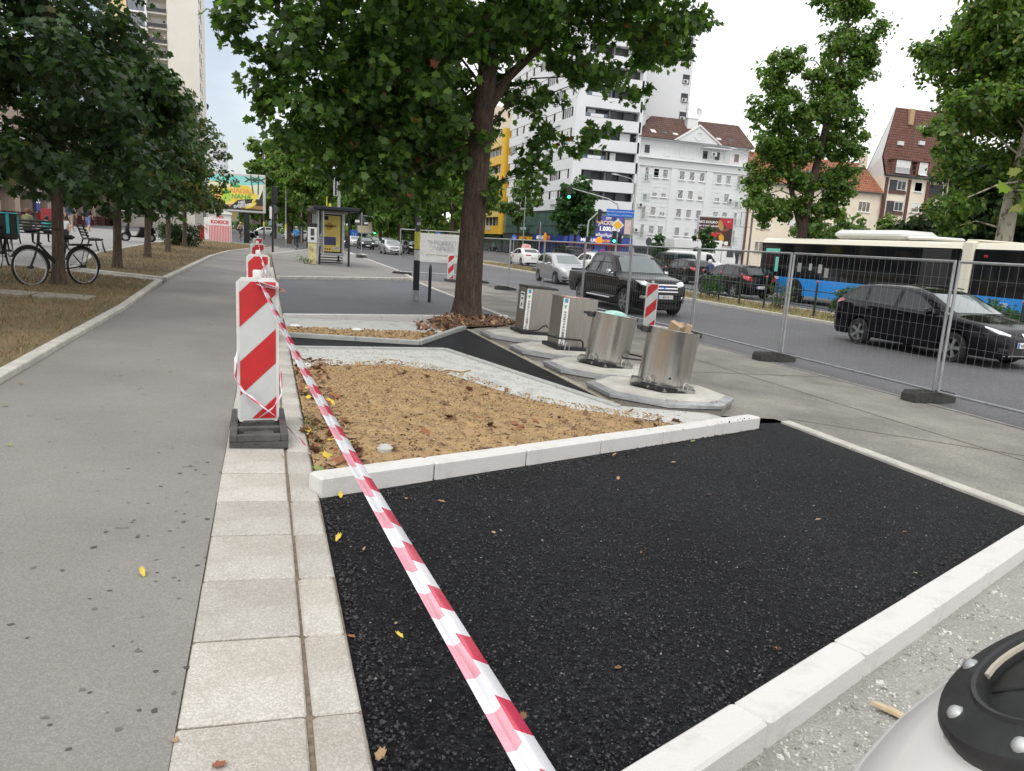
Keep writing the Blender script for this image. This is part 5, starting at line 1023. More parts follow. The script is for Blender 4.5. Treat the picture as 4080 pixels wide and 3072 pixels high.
for r_ in range(4):
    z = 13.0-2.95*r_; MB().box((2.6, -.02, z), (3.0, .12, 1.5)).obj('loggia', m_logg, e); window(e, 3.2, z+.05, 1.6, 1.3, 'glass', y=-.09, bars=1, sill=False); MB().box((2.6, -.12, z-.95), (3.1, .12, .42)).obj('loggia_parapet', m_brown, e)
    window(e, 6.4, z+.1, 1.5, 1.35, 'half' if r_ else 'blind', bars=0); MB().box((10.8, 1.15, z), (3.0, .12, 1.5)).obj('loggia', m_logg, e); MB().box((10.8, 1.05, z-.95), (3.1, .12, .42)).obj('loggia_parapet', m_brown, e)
for x in (.5, 4.65, 8.1): MB().box((x, -.08, 7.0), (.45, .18, 14.0)).obj('brown_pier', m_brown, e)
for x, z, w in ((2.9, 19.0, 1.0), (6.8, 19.4, 1.0), (7.1, 21.6, 1.3)): MB().box((x, .95+(z-19)*.17, z), (w, .3, .55)).obj('skylight', m_acu, rf)
mb = MB(); mb.box((4.7, 1.7, 22.9), (.8, .7, 2.2)); mb.obj('chimney', mat('ochre_brick', (.42, .3, .17), .9), rf); ac_unit(e, 11.0, 15.4)

# ---- left tower with balconies
e = empty('balcony_tower', (-27.5, 160, .5), 0, 'cream high-rise with rows of balconies behind the left trees', 'building'); m_cr = mat('cream_concrete', (.68, .65, .58), .9, var=.05, vs_=.3); m_yw = mat('cream_yellow', (.66, .54, .30), .9)
MB().box((13.2, 8, 23.5), (5.4, 16, 47)).obj('blank_wall', m_cr, e); MB().box((7.0, 9, 23.5), (7, 14, 47)).obj('core', m_cr, e); MB().box((1.9, 8.2, 23.5), (3.8, 15.6, 47)).obj('side_wall', m_yw, e); MB().box((7.05, .8, 23.5), (.35, 2.0, 47)).obj('fin', m_fr, e)
for f_ in range(17):
    z = 1.6+2.62*f_; MB().box((5.4, .9, z+1.15), (3.0, .1, 1.9)).obj('stair_glazing', mat('stair_glass', (.16, .18, .21), .15, spec=.8), e)
    for x in (4.7, 5.5, 6.2): MB().box((x, .82, z+1.15), (.05, .06, 1.9)).obj('mullion', m_mull, e)
    MB().box((5.4, .88, z+.05), (3.0, .2, .3)).obj('stair_spandrel', m_fr, e)
    MB().box((8.8, .9, z-.05), (3.3, 2.2, .14)).obj('balcony_slab', m_cr, e); MB().box((8.8, -.2, z+.5), (3.3, .08, .62)).obj('balcony_front', m_logg, e); railing(e, 7.2, 10.4, z+.85, z+1.05, -.2, m_mull, .8)
    window(e, 8.6, z+1.3, 1.7, 1.5, 'blind' if f_ % 3 else 'glass', y=1.95, bars=2, sill=False)
    if f_ % 2: ac_unit(e, 10.0, z+1.6, 1.7)
    if f_ % 3 == 0: 
        for q in range(5): MB().lathe([(.02, -.15), (.2, 0), (.02, .2)], n=6).obj('flower_box', mat('flowers_%d' % (q % 3), ((.5, .08, .1), (.6, .55, .5), (.12, .3, .1))[q % 3], .8), e).location = (7.5+.65*q, -.3, z+1.1)
    MB().box((15.95, 2.0+.0, z+1.3), (.12, 1.3, 1.3)).obj('flank_window', m_pane, e); MB().box((15.95, 6, z+1.3), (.12, 1.6, 1.3)).obj('flank_window', m_pane, e)
e = empty('stepped_block', (-21, 124, .4), 0, 'lower stepped concrete block in front of the cream high-rise', 'building'); m_cc = mat('stained_concrete', (.46, .43, .38), .9, var=.2, vs_=.6)
MB().box((4.8, 8, 9.8), (9.6, 16, 19.6)).obj('wall', m_cc, e); MB().box((4.9, 8, 19.9), (10.2, 16.6, 1.4)).obj('parapet', m_cc, e); MB().box((10.2, 8, 7.8), (1.4, 15.4, 15.6)).obj('lower_wall', m_cr, e); MB().box((10.3, 8, 16.5), (1.7, 15.6, .9)).obj('roof_rail', m_mull, e)
for i in range(5):
    for j in range(3): window(e, 1.5+3*j, 3+3.1*i, 1.6, 1.5, 'glass', y=0, bars=1)
e = empty('far_high_rise', (-21.5, 400, 0), 0, 'pale rounded high-rise with roof aerials far down the street', 'building')
MB().lathe([(4.3, 0), (4.3, 39)], n=16).obj('wall', mat('far_pale', (.66, .68, .70), .8), e); MB().lathe([(4.5, 39), (4.5, 40.2)], n=16).obj('roof_crown', m_grey, e)
for f_ in range(13): MB().lathe([(4.34, 1.6+3*f_), (4.34, 2.8+3*f_)], n=16, cap0=False, cap1=False).obj('window_band', mat('far_windows', (.30, .34, .38), .4), e)
for f_ in range(13):
    for q in range(16): a = R(22.5*q+11.25); MB().box((4.3*math.cos(a), 4.3*math.sin(a), 2.2+3*f_), (.5, .5, 1.22), rz=a).obj('window_pier', MATS['far_pale'], e) if math.sin(a) < .3 else None
for x, h_ in ((-2, 3), (0, 5), (1, 6.5), (2.2, 3)): mb = MB(); mb.tube([(x, 0, 40), (x, 0, 40+h_)], .12, 4); mb.obj('aerial', m_mull, e)

# ---- arcade shops behind the left plaza
e = empty('arcade_building', (-20.5, 58, .5), R(90), 'beige shop arcade with dark red plinths behind the left plaza', 'building'); m_pk = mat('pinkish_beige', (.42, .32, .26), .85, var=.08, vs_=.6); m_pl = mat('dark_red_plinth', (.10, .03, .03), .6)
MB().box((45, 9, 7.2), (92, 15, 8.0)).obj('upper_wall', m_pk, e); MB().box((45, 10.5, 1.6), (90, 12, 3.4)).obj('shop_core', m_mull, e)
for i in range(16):
    x = 2+5.6*i; MB().box((x, 2.2, 2.2), (1.6, 1.3, 2.4)).obj('pier', m_pk, e); MB().box((x, 2.2, .5), (1.7, 1.4, 1.2)).obj('plinth', m_pl, e)
    MB().box((x+2.8, 4.4, 1.7), (3.2, .1, 2.7)).obj('shop_window', m_pane if i % 2 else mat('lit_shop', (.55, .58, .60), .4, col2=(.1, .2, .35), vs_=.8), e)
    for r_ in range(2): window(e, x+2.8, 5.2+2.9*r_, 1.8, 1.5, 'half' if i % 3 else 'glass', y=1.5, bars=1)
MB().box((17.5, 1.4, 2.4), (1.6, .2, 1.2)).obj('yellow_sign', mat('arcade_yellow', (.80, .52, .02), .4), e); MB().box((29.5, 1.2, 2.2), (1.4, .15, 2.0)).obj('blue_poster', m_shop, e); lettering('LC', 1.2, m_sw, e, (29.5, 1.1, 2.4), FRONT)
MB().box((34, 1.5, 1.0), (6, .3, 1.2)).obj('red_counter', m_shopred, e)
e = empty('corner_arcade_end', (-46, 57, .5), 0, 'shaded beige end wall of the shop arcade at the far left edge', 'building'); MB().box((9, 8, 5.6), (17, 16, 11.2)).obj('wall', m_pk, e)
for i in range(5): MB().box((2+3.4*i, -.05, 1.6), (2.6, .1, 2.8)).obj('shop_window', m_pane, e); window(e, 2+3.4*i, 6.5, 1.7, 1.5, 'glass')
# ================================================================ TREES
def leaf_mat(name, col, tr=.42, rough=.45):
    m = bpy.data.materials.new(name); m.use_nodes = True; t = m.node_tree; b = t.nodes['Principled BSDF']; k = t.links.new
    b.inputs['Base Color'].default_value = tuple(col)+(1,); b.inputs['Roughness'].default_value = rough; b.inputs['Specular IOR Level'].default_value = .35
    tl = t.nodes.new('ShaderNodeBsdfTranslucent'); tl.inputs['Color'].default_value = (col[0]*2.2, col[1]*2.4, col[2]*1.2, 1)
    mx_ = t.nodes.new('ShaderNodeMixShader'); mx_.inputs['Fac'].default_value = tr; o = t.nodes['Material Output']
    k(b.outputs['BSDF'], mx_.inputs[1]); k(tl.outputs['BSDF'], mx_.inputs[2]); k(mx_.outputs['Shader'], o.inputs['Surface']); MATS[name] = m; return m
LM = {
 'plane': [leaf_mat('plane_dark', (.040, .080, .020)), leaf_mat('plane_mid', (.068, .13, .030)), leaf_mat('plane_light', (.125, .21, .042)), leaf_mat('plane_brown', (.20, .06, .02), .2)],
 'hazel': [leaf_mat('hazel_dark', (.028, .056, .021), .28), leaf_mat('hazel_mid', (.043, .080, .027), .28), leaf_mat('hazel_light', (.065, .115, .034)), leaf_mat('hazel_rust', (.09, .075, .025))],
 'street': [leaf_mat('street_dark', (.055, .105, .024)), leaf_mat('street_mid', (.095, .17, .034)), leaf_mat('street_light', (.16, .24, .05)), leaf_mat('street_yellow', (.19, .20, .05))],
 'ash': [leaf_mat('ash_dark', (.020, .055, .018)), leaf_mat('ash_mid', (.035, .085, .024)), leaf_mat('ash_light', (.06, .13, .034)), leaf_mat('ash_tip', (.10, .18, .05))],
 'pale': [leaf_mat('pale_mid', (.085, .15, .045)), leaf_mat('pale_light', (.12, .19, .06)), leaf_mat('pale_dark', (.05, .10, .03)), leaf_mat('pale_tip', (.18, .22, .07))]}
def bark(name, c1, c2, scale=(14, 14, 2.2), bump=.9, patchy=False):
    m = bpy.data.materials.new(name); m.use_nodes = True; t = m.node_tree; b = t.nodes['Principled BSDF']; k = t.links.new; tcn = t.nodes.new('ShaderNodeTexCoord'); mp_ = t.nodes.new('ShaderNodeMapping'); mp_.inputs['Scale'].default_value = scale
    n = t.nodes.new('ShaderNodeTexNoise'); n.inputs['Scale'].default_value = 1; n.inputs['Detail'].default_value = 8; n.inputs['Roughness'].default_value = .7
    r = t.nodes.new('ShaderNodeValToRGB'); r.color_ramp.elements[0].position = .42 if patchy else .34; r.color_ramp.elements[1].position = .50 if patchy else .68; r.color_ramp.elements[0].color = tuple(c2)+(1,); r.color_ramp.elements[1].color = tuple(c1)+(1,)
    v = t.nodes.new('ShaderNodeTexVoronoi'); v.inputs['Scale'].default_value = 2.2; v.feature = 'DISTANCE_TO_EDGE'
    k(tcn.outputs['Object'], mp_.inputs['Vector']); k(mp_.outputs['Vector'], n.inputs['Vector']); k(mp_.outputs['Vector'], v.inputs['Vector']); k(n.outputs['Fac'], r.inputs['Fac']); k(r.outputs['Color'], b.inputs['Base Color'])
    ad = t.nodes.new('ShaderNodeMath'); ad.operation = 'ADD'; k(n.outputs['Fac'], ad.inputs[0]); k(v.outputs['Distance'], ad.inputs[1])
    bm = t.nodes.new('ShaderNodeBump'); bm.inputs['Strength'].default_value = bump; bm.inputs['Distance'].default_value = .06; k(ad.outputs['Value'], bm.inputs['Height']); k(bm.outputs['Normal'], b.inputs['Normal']); b.inputs['Roughness'].default_value = .9; MATS[name] = m; return m
b_plane = bark('plane_bark', (.15, .10, .068), (.032, .023, .018), (20, 20, 3.4), 1.0); b_hazel = bark('hazel_bark', (.16, .115, .08), (.06, .042, .03)); b_pale = bark('pale_plane_bark', (.50, .46, .36), (.17, .13, .09), (3, 3, 1.6), .3, True)
def lobed():
    ang = [-90, -62, -38, -10, 14, 32, 55, 74, 90, 106, 125, 148, 166, 190, 218, 242]; rad = [.38, .50, .40, .76, .56, .58, .90, .60, 1.0, .60, .90, .58, .56, .76, .40, .50]
    return np.array([(r*math.cos(R(a)), r*math.sin(R(a))+.25, 0) for a, r in zip(ang, rad)])*.55
LEAF = {'lobed': lobed(), 'simple': np.array([(0, -.5, 0), (.36, -.15, .06), (.30, .25, .05), (0, .6, 0), (-.30, .25, .05), (-.36, -.15, .06)]), 'quad': np.array([(0, -.5, 0), (.34, 0, .08), (0, .55, 0), (-.34, 0, .08)])}
def leaves_mesh(name, P, size, shape, mats, probs, out, droop=.5, up=.6):
    n = len(P); T = LEAF[shape]; k = len(T)
    nr = out*.7+np.array([0, 0, up])+rng.normal(0, .55, (n, 3)); nr /= np.linalg.norm(nr, axis=1)[:, None]
    tp = rng.normal(0, .7, (n, 3))+out*.5+np.array([0, 0, -droop]); tp -= nr*np.sum(tp*nr, 1)[:, None]; tp /= np.linalg.norm(tp, axis=1)[:, None]; sd_ = np.cross(tp, nr)
    sz = size*rng.uniform(.65, 1.25, n)
    fold = np.abs(T[:, 0])*.28
    V = P[:, None, :]+sz[:, None, None]*(sd_[:, None, :]*T[None, :, 0:1]+tp[:, None, :]*T[None, :, 1:2]+nr[:, None, :]*(T[None, :, 2:3]+fold[None, :, None]))
    V = V.reshape(-1, 3); me = bpy.data.meshes.new(name)
    me.vertices.add(len(V)); me.vertices.foreach_set('co', V.astype(np.float32).ravel())
    me.loops.add(n*k); me.loops.foreach_set('vertex_index', np.arange(n*k, dtype=np.int32)); me.polygons.add(n); me.polygons.foreach_set('loop_start', np.arange(n, dtype=np.int32)*k)
    for m in mats: me.materials.append(m)
    me.polygons.foreach_set('material_index', rng.choice(len(mats), n, p=probs).astype(np.int32)); me.update(); me.validate(); return me
def clump_points(cl, per):
    P, O = [], []
    for (x, y, z, r) in cl:
        n = int(per*(r/.6)**2); q = 12; sd = rng.normal(0, 1, (q, 3)); sd /= np.linalg.norm(sd, axis=1)[:, None]; sc = sd*(r*rng.uniform(.4, 1.12, q))[:, None]*np.array([1, 1, .8]); sc[0] = 0; wh = rng.integers(0, q, n)
        d = rng.normal(0, 1, (n, 3)); d /= np.linalg.norm(d, axis=1)[:, None]; rad = r*rng.uniform(.28, .5, q)[wh]*rng.uniform(.1, 1, n)**.5; rad[wh == 0] *= 1.3
        stray = rng.uniform(0, 1, n) < .12; rad[stray] *= 1.9
        p = d*rad[:, None]*np.array([1, 1, .72])+sc[wh]; O.append(p/np.maximum(1e-6, np.linalg.norm(p, axis=1))[:, None]); P.append(p+np.array([x, y, z]))
    return np.concatenate(P), np.concatenate(O)
def tree(name, base, trunk, radii, clumps, per, size, kind, shape, label, group, barkm, probs=(.34, .42, .20, .04), branch_r=.05, cat='tree', droop=.5, fork=None, up=.6, zmin=None, limb=.35):
    bx_, by_ = base; z0 = gz(bx_); e = empty(name, (bx_, by_, z0), 0, label, cat, group)
    mb = MB(); tp = [Vector(p) for p in trunk]; mb.tube(tp, list(radii), 16)
    if fork:
        for pts, rr in fork: mb.tube(pts, rr, 10)
    mb.obj('trunk', barkm, e, 60)
    br = MB(); topz = tp[-1].z; zlo = zmin if zmin is not None else tp[0].z+.3*topz
    for i_, (x, y, z, r) in enumerate(clumps):
        c_ = Vector((x, y, z)); dd = math.hypot(x, y); zz = max(zlo+.25*random.random(), min(topz*.97, z-(.25+.5*random.random())*dd))
        for a, b in zip(tp[:-1], tp[1:]):
            if a.z <= zz <= b.z: s0 = a.lerp(b, (zz-a.z)/max(1e-6, b.z-a.z)); break
        else: s0 = tp[-1]
        if i_ and limb < 1 and random.random() > limb:      # twig from the nearest earlier clump
            q_ = min(clumps[:i_], key=lambda t: (t[0]-x)**2+(t[1]-y)**2+(t[2]-z)**2); s0 = Vector(q_[:3])
        L_ = (c_-s0).length; mid = s0.lerp(c_, .5)+Vector((random.uniform(-.14, .14), random.uniform(-.14, .14), random.uniform(.02, .16)))*L_; r0 = min(radii[-2]*.8, branch_r*(.25+L_*.16)); br.tube([s0, s0.lerp(mid, .55), mid, mid.lerp(c_, .6), c_], [r0, r0*.8, r0*.6, r0*.4, r0*.2], 6)
        for q in range(3):
            d = Vector((random.gauss(0, 1), random.gauss(0, 1), random.gauss(0, .6))).normalized()*r*.9; br.tube([c_.lerp(mid, .25), c_+d*.5, c_+d], [r0*.3, r0*.2, .004], 5)
    br.obj('branches', barkm, e, 60)
    P, O = clump_points(clumps, per); o = link('crown', leaves_mesh('crown', P, size, shape, LM[kind], probs, O, droop, up), e); tag(o, kind='stuff'); return e
def ball_clumps(H, r, z0, n, cr, rr, flat=1., shell=.5, cx=0, cy=0):
    out_ = []; zc, hz = (H+z0)/2, (H-z0)/2
    while len(out_) < n:
        d = Vector((rr.gauss(0, 1), rr.gauss(0, 1), rr.gauss(0, 1))).normalized(); u = rr.uniform(shell, 1)
        x, y, z = d.x*r*u, d.y*r*u, zc+d.z*hz*u; k = 1-.35*max(0, (z-zc)/hz)
        out_.append((cx+x*k, cy+y*k, z, cr*rr.uniform(.75, 1.25)))
    return out_
rr = random.Random(5)
# ---- the big plane tree by the containers (base 4.06, 15.3)
cl = []
def addc(lst): 
    for x, y, z, r in lst: cl.append((x-4.06, y-15.3, z+.18, r))
addc([(3.3, 14.2, 5.1, .75), (2.2, 14.0, 5.5, .8), (1.2, 14.2, 5.7, .8), (5.2, 14.2, 5.7, .7), (4.3, 13.9, 5.9, .75), (3.0, 14.5, 4.4, .7), (2.0, 14.6, 4.5, .75), (.6, 14.4, 4.9, .7), (2.6, 14.9, 3.5, .6), (3.4, 14.7, 3.8, .45), (1.3, 14.9, 3.9, .65), (6.4, 14.3, 5.9, .6), (7.4, 14.5, 6.2, .6), (-.2, 15.0, 5.6, .75), (-.55, 15.6, 5.0, .5), (.3, 15.2, 4.9, .8), (.2, 15.8, 4.1, .65), (.7, 15.0, 3.7, .7), (.45, 15.6, 3.2, .45), (1.0, 15.8, 4.4, .9), (1.2, 15.2, 2.95, .6), (1.6, 16.0, 3.6, .85), (1.7, 15.4, 2.65, .5), (2.0, 15.9, 2.95, .7), (2.3, 15.3, 2.45, .48), (2.7, 15.8, 2.5, .55), (2.65, 15.2, 2.08, .34), (3.0, 16.0, 2.9, .7), (3.3, 16.2, 2.5, .5), (3.6, 16.3, 3.2, .7), (2.4, 16.2, 3.9, .95), (1.4, 15.6, 5.2, 1.0), (2.3, 15.2, 5.0, .95), (3.2, 16.0, 4.4, .85), (3.4, 16.6, 3.6, .8),
 (4.75, 15.9, 2.75, .34), (5.25, 15.4, 2.95, .34), (5.45, 15.3, 2.6, .24), (5.45, 15.4, 3.45, .38), (5.8, 15.6, 3.85, .42), (6.35, 15.3, 3.62, .30), (6.75, 15.5, 3.8, .32), (7.1, 15.4, 4.0, .2), (5.0, 15.9, 4.5, .55), (5.7, 15.9, 4.6, .5), (6.4, 15.2, 5.0, .55), (7.2, 15.7, 5.2, .5), (7.6, 15.4, 4.85, .36), (7.7, 15.3, 5.7, .65), (8.4, 15.6, 5.75, .42), (8.8, 15.4, 5.6, .28), (8.5, 15.3, 6.4, .6), (9.1, 15.5, 6.55, .38), (5.0, 15.2, 5.6, .9), (6.0, 15.0, 5.7, .9), (4.4, 14.8, 5.4, .6), (3.6, 14.9, 5.5, .75), (4.2, 16.4, 4.9, .7),
 (5.55, 15.4, 3.0, .3), (4.2, 15.0, 3.55, .22), (3.75, 15.1, 3.0, .2), (4.35, 15.0, 2.35, .17)])
for i in range(66):     # the unseen upper crown
    a = rr.uniform(0, 6.28); u = rr.uniform(.3, 1)**.6; z = rr.uniform(6.5, 10.5); k = 1-.45*max(0, (z-7)/3.5); cl.append((.2+5.0*u*k*math.cos(a), 4.2*u*k*math.sin(a), z, rr.uniform(.8, 1.2)))
for i in range(20):     # back of the crown
    a = rr.uniform(1.5, 3.0); u = rr.uniform(.4, 1); cl.append((.3+4.0*u*math.cos(a), 3.4*u*math.sin(a)+.6, rr.uniform(3.6, 5.9), rr.uniform(.7, 1.0)))
E_ = tree('plane_tree', (4.06, 15.3), [(0, 0, -.05), (.0, 0, .12), (.02, 0, .45), (.04, 0, 1.7), (.12, .05, 3.2), (.2, .05, 4.4), (.28, .1, 6.2), (.3, .1, 9)], [.42, .34, .29, .262, .235, .215, .16, .05], cl, 225, .205, 'plane', 'lobed', 'large plane tree with brown trunk beside the waste containers', None, b_plane, (.36, .40, .236, .004), .035, zmin=3.6, limb=.12, fork=[([(.2, .05, 4.2), (.7, .1, 5.0), (1.6, .1, 5.9)], [.13, .1, .05])])
# ---- row of small dense trees on the left lawns
row = [(-5.0, 9.4, 7.0, 2.3, 2.4, 'dense dark street tree nearest on the left lawn, trunk outside the picture', 'lobed', .15), (-3.73, 16.15, 6.3, 2.1, 1.85, 'dense dark street tree with the black bicycle leaning on its trunk', 'lobed', .14), (-3.72, 22.1, 6.3, 1.95, 1.55, 'second trunk of the left tree row, right of the park bench', 'simple', .14), (-3.88, 28.7, 6.6, 2.0, 2.0, 'third trunk of the left tree row', 'simple', .13), (-3.94, 35.05, 6.3, 2.0, 2.1, 'fourth trunk of the left tree row, before the hedge', 'simple', .13), (-4.05, 43.1, 6.6, 2.2, 1.9, 'last rust-tinged tree of the left row, beside the popcorn kiosk', 'simple', .13), (-7.2, 12.6, 7.2, 2.4, 2.4, 'dense dark tree at the upper left corner, trunk outside the picture', 'simple', .15), (-8.3, 21.5, 7.0, 2.3, 2.4, 'dense dark tree at the far left edge behind the bicycles', 'simple', .15)]
for i, (x, y, H, r, z0, lb, sh, ls) in enumerate(row):
    z0 += .1; c_ = ball_clumps(H, r, z0, 46, .62, rr, shell=.45)+[(rr.uniform(-1, 1)*r*.75, rr.uniform(-1, 1)*r*.75, z0+rr.uniform(.0, .5), .5) for _ in range(16)]
    pr = (.5, .36, .12, .02) if i not in (3, 4, 5) else (.16, .34, .30, .20)
    tree('street_tree', (x, y), [(0, 0, -.03), (0, 0, .1), (.02, 0, .6), (.07, 0, 2.2), (.05, 0, 4.5), (0, 0, 6)], [.17, .13, .105, .09, .06, .02], c_, 165 if i < 3 else 150, ls*1.35, 'hazel', sh, lb, 'dense trees in the left row', b_hazel, pr, .025, droop=.7, zmin=1.7)
# ---- right-hand tall tree and pale-barked plane
cl = [(-3.6, 0, 5.2, 1.0), (-3.0, .5, 6.3, 1.1), (-2.0, 0, 5.0, .9), (-1.0, .5, 4.6, .8), (.6, .2, 5.0, .9), (1.6, .3, 4.6, .7), (2.4, 0, 3.4, .7), (2.6, .2, 5.0, .8), (2.9, 0, 6.4, .9), (3.0, -.3, 2.4, .55), (-3.2, .2, 8.2, 1.1), (-3.9, .3, 9.4, .7), (-3.4, -.2, 10.4, 1.0), (-3.0, .2, 12.2, 1.1), (-2.2, 0, 12.9, .8), (-2.4, 0, 9.4, 1.0), (-1.2, .2, 7.6, 1.0), (-1.0, -.4, 9.8, 1.1), (.2, .4, 8.2, 1.2), (.4, -.3, 10.4, 1.2), (1.5, .2, 9.2, 1.1), (2.6, 0, 8.2, 1.0), (3.2, .3, 7.4, .8), (1.2, 0, 12.0, 1.2), (2.2, .3, 11.4, 1.2), (2.9, 0, 12.6, 1.1), (1.2, .4, 13.9, 1.2), (2.4, -.3, 14.5, 1.2), (3.3, 0, 13.8, .8), (1.0, 0, 15.8, 1.1), (2.0, .2, 16.6, 1.1), (.2, 0, 16.9, .8), (-.7, 0, 16.0, .6), (2.8, .3, 16.0, .7), (1.4, 0, 18.0, .9), (-1.8, .3, 11.0, .7), (.0, .1, 6.4, 1.0), (1.8, .4, 6.6, 1.0), (-2.0, .3, 6.9, .8)]
cl = [(a*.93-.2, b_, c, r*1.05) for a, b_, c, r in cl]+[(-2.9, .2, 11.4, .8), (-1.6, .2, 8.6, .9), (-.3, .2, 12.2, .8), (1.9, .1, 10.2, 1.0), (2.3, 0, 5.8, 1.0), (-2.6, .3, 4.2, .7), (2.7, .1, 9.6, .9)]
tree('street_tree', (30.2, 37.3), [(0, 0, 0), (0, 0, 1.5), (.05, 0, 4.5), (.5, 0, 8), (1.0, 0, 12), (1.4, 0, 16.5)], [.34, .30, .26, .2, .14, .04], cl, 300, .205, 'street', 'simple', 'tall street tree with open columnar crown rising behind the bus', 'trees across the boulevard', b_plane, (.33, .42, .21, .04), .06, fork=[([(.0, 0, 3.4), (-.5, .1, 4.6), (-1.6, .2, 7.2), (-2.6, .2, 10)], [.2, .17, .12, .05])])
cl = [(x, y, z, r) for x, y, z, r in ball_clumps(14.5, 4.6, 5.0, 56, 1.15, rr, shell=.3)]+[(-3.6, 0, 4.4, .8), (-2.6, .4, 3.6, .8), (-3.4, .3, 6.2, 1.0), (-4.4, 0, 7.4, .8), (-2.0, .6, 5.0, 1.0), (1.6, .5, 4.4, 1.0), (3, 0, 4, 1.2)]
cl += [(-4.9, -1.5, 12.9, .6), (-4.3, -1.4, 12.2, .65), (-3.7, -1.3, 12.9, .7), (-3.9, -1.3, 11.2, .5), (-3.6, -1.2, 10.5, .35), (-3.0, -1, 13.6, .9)]
tree('plane_tree', (30.6, 24.7), [(0, 0, 0), (0, 0, 2), (.05, 0, 5), (.4, 0, 8), (.6, 0, 12)], [.42, .36, .31, .24, .08], cl, 250, .215, 'street', 'simple', 'plane tree with pale mottled trunk behind the rear of the bus', 'trees across the boulevard', b_pale, (.34, .38, .22, .06), .07)
for x, y, H, r, z0, kd, lb in ((36.3, 30, 8.6, 3.8, .7, 'hazel', 'dark dense tree behind the pale-barked plane'), (37.2, 26.2, 9.5, 4.0, .7, 'hazel', 'dark tree at the right edge behind the bus'), (46, 34, 9.5, 4.0, 1.5, 'ash', 'dark green tree between the mansard house and the pale plane'), (36, 15, 15, 5, 3, 'street', 'tall tree beyond the upper right edge')):
    tree('street_tree', (x, y), [(0, 0, 0), (0, 0, H*.3), (.1, 0, H*.8)], [.28, .22, .05], ball_clumps(H, r, z0, 44, 1.2, rr, shell=.35), 130, .34, kd, 'quad', lb, 'trees across the boulevard', b_hazel, (.44, .38, .16, .02), .05)
# overhanging young plane just outside the right edge
cl = [(-1.55, 1.2, 2.50, .17), (-1.40, 1.12, 2.72, .16), (-1.2, .95, 2.35, .15), (-1.42, 1.0, 3.6, .25), (-1.1, .8, 3.8, .3), (-.6, .4, 3.5, .5), (0, 0, 4.2, .7), (.5, .3, 3.8, .6), (.2, -.5, 4.6, .6)]
tree('plane_tree', (7.45, 3.55), [(0, 0, 0), (0, 0, 1.5), (0, 0, 3), (0, 0, 4.6)], [.09, .07, .05, .02], cl, 120, .21, 'street', 'lobed', 'young plane tree beyond the right edge, a few yellowish leaves reaching in', 'trees across the boulevard', b_plane, (.1, .25, .45, .2), .02)
# ---- trees across the junction, along the pavement and the median, far down the street
far = [(37, 88, 9.9, 3.1, 2.2, 'ash', 'dark feathery tree in front of the betting shop', 50, .9), (34.7, 104, 11, 3.6, 4.2, 'pale', 'light leafy tree against the yellow building', 26, .8), (44.2, 69.5, 4.9, 1.25, 1.0, 'ash', 'small green tree left of the dark burger billboard', 22, .45), (41.2, 74, 3.6, 1.0, .6, 'ash', 'little round tree near the round road sign', 16, .4), (47.6, 57.8, 6.3, 2.0, 1.5, 'pale', 'feathery light green tree left of the tall street tree', 24, .6), (50.5, 56.5, 6.6, 2.2, 1.5, 'pale', 'feathery light green tree just behind the tall street tree', 24, .6), (53.5, 54.8, 5.8, 2.0, 1.2, 'street', 'olive tree right of the tall street tree, above the bus', 24, .6),
 (2.4, 84, 12.5, 3.8, 3.2, 'street', 'tall tree behind the bus shelter roof, nearest of its row', 44, 1.1), (4.2, 97, 13, 4.2, 3.0, 'street', 'tall tree behind the bus shelter, second of its row', 40, 1.2), (1.2, 112, 14, 4.4, 3.2, 'street', 'tall tree right of the lemonade billboard', 40, 1.2), (3.6, 130, 15, 5.0, 3.2, 'street', 'tall tree far behind the bus shelter', 40, 1.3), (-.6, 150, 13, 4.2, 3.2, 'street', 'distant tree showing above the billboard corner', 36, 1.2), (3.8, 72, 9.5, 2.6, 3.6, 'street', 'light green tree just above the bus shelter roof', 34, .9),
 (17.7, 74, 12, 4.2, 3.4, 'street', 'median tree behind the white banner, nearest of its row', 44, 1.1), (17.8, 88, 13, 4.4, 3.6, 'street', 'median tree behind the big trunk, second of its row', 42, 1.2), (17.6, 104, 13, 4.6, 3.2, 'street', 'median tree, third of its row', 40, 1.2), (17.8, 124, 14, 5.0, 3.2, 'street', 'median tree far off, fourth of its row', 40, 1.3), (17.6, 150, 14, 5.2, 3.0, 'street', 'median tree at the end of its row', 40, 1.4), (27, 118, 14, 5, 3, 'street', 'tall tree on the far pavement left of the yellow building', 40, 1.3), (27, 145, 15, 5.5, 3, 'street', 'tall tree on the far pavement, further off', 40, 1.4), (12, 185, 16, 7, 3, 'street', 'distant tree closing the street, right of the vanishing point', 44, 1.8), (6, 190, 16, 7, 3, 'street', 'distant tree closing the street at its vanishing point', 44, 1.8), (20, 190, 16, 7, 3, 'street', 'distant tree closing the street on the right side', 44, 1.8), (-6, 185, 12, 4, 3, 'street', 'distant tree behind the popcorn kiosk', 36, 1.2), (30, 190, 17, 7, 3, 'street', 'distant tree beyond the yellow building', 44, 1.8)]
for x, y, H, r, z0, kd, lb, n_, cr in far:
    z0 = z0*.72 if y > 70 and x < 32 else z0
    ls = .30 if cr < .7 else (.42 if cr < 1.2 else .55)
    tree('street_tree', (x, y), [(0, 0, 0), (.05, 0, H*.25), (.1, 0, H*.8)], [.02*H+.03, .017*H+.02, .04], ball_clumps(H, r, z0, n_, cr, rr, shell=.35), 75 if cr > .7 else 110, ls*1.15, kd, 'quad', lb, 'trees along the street', b_plane, (.32, .40, .22, .06), .05)
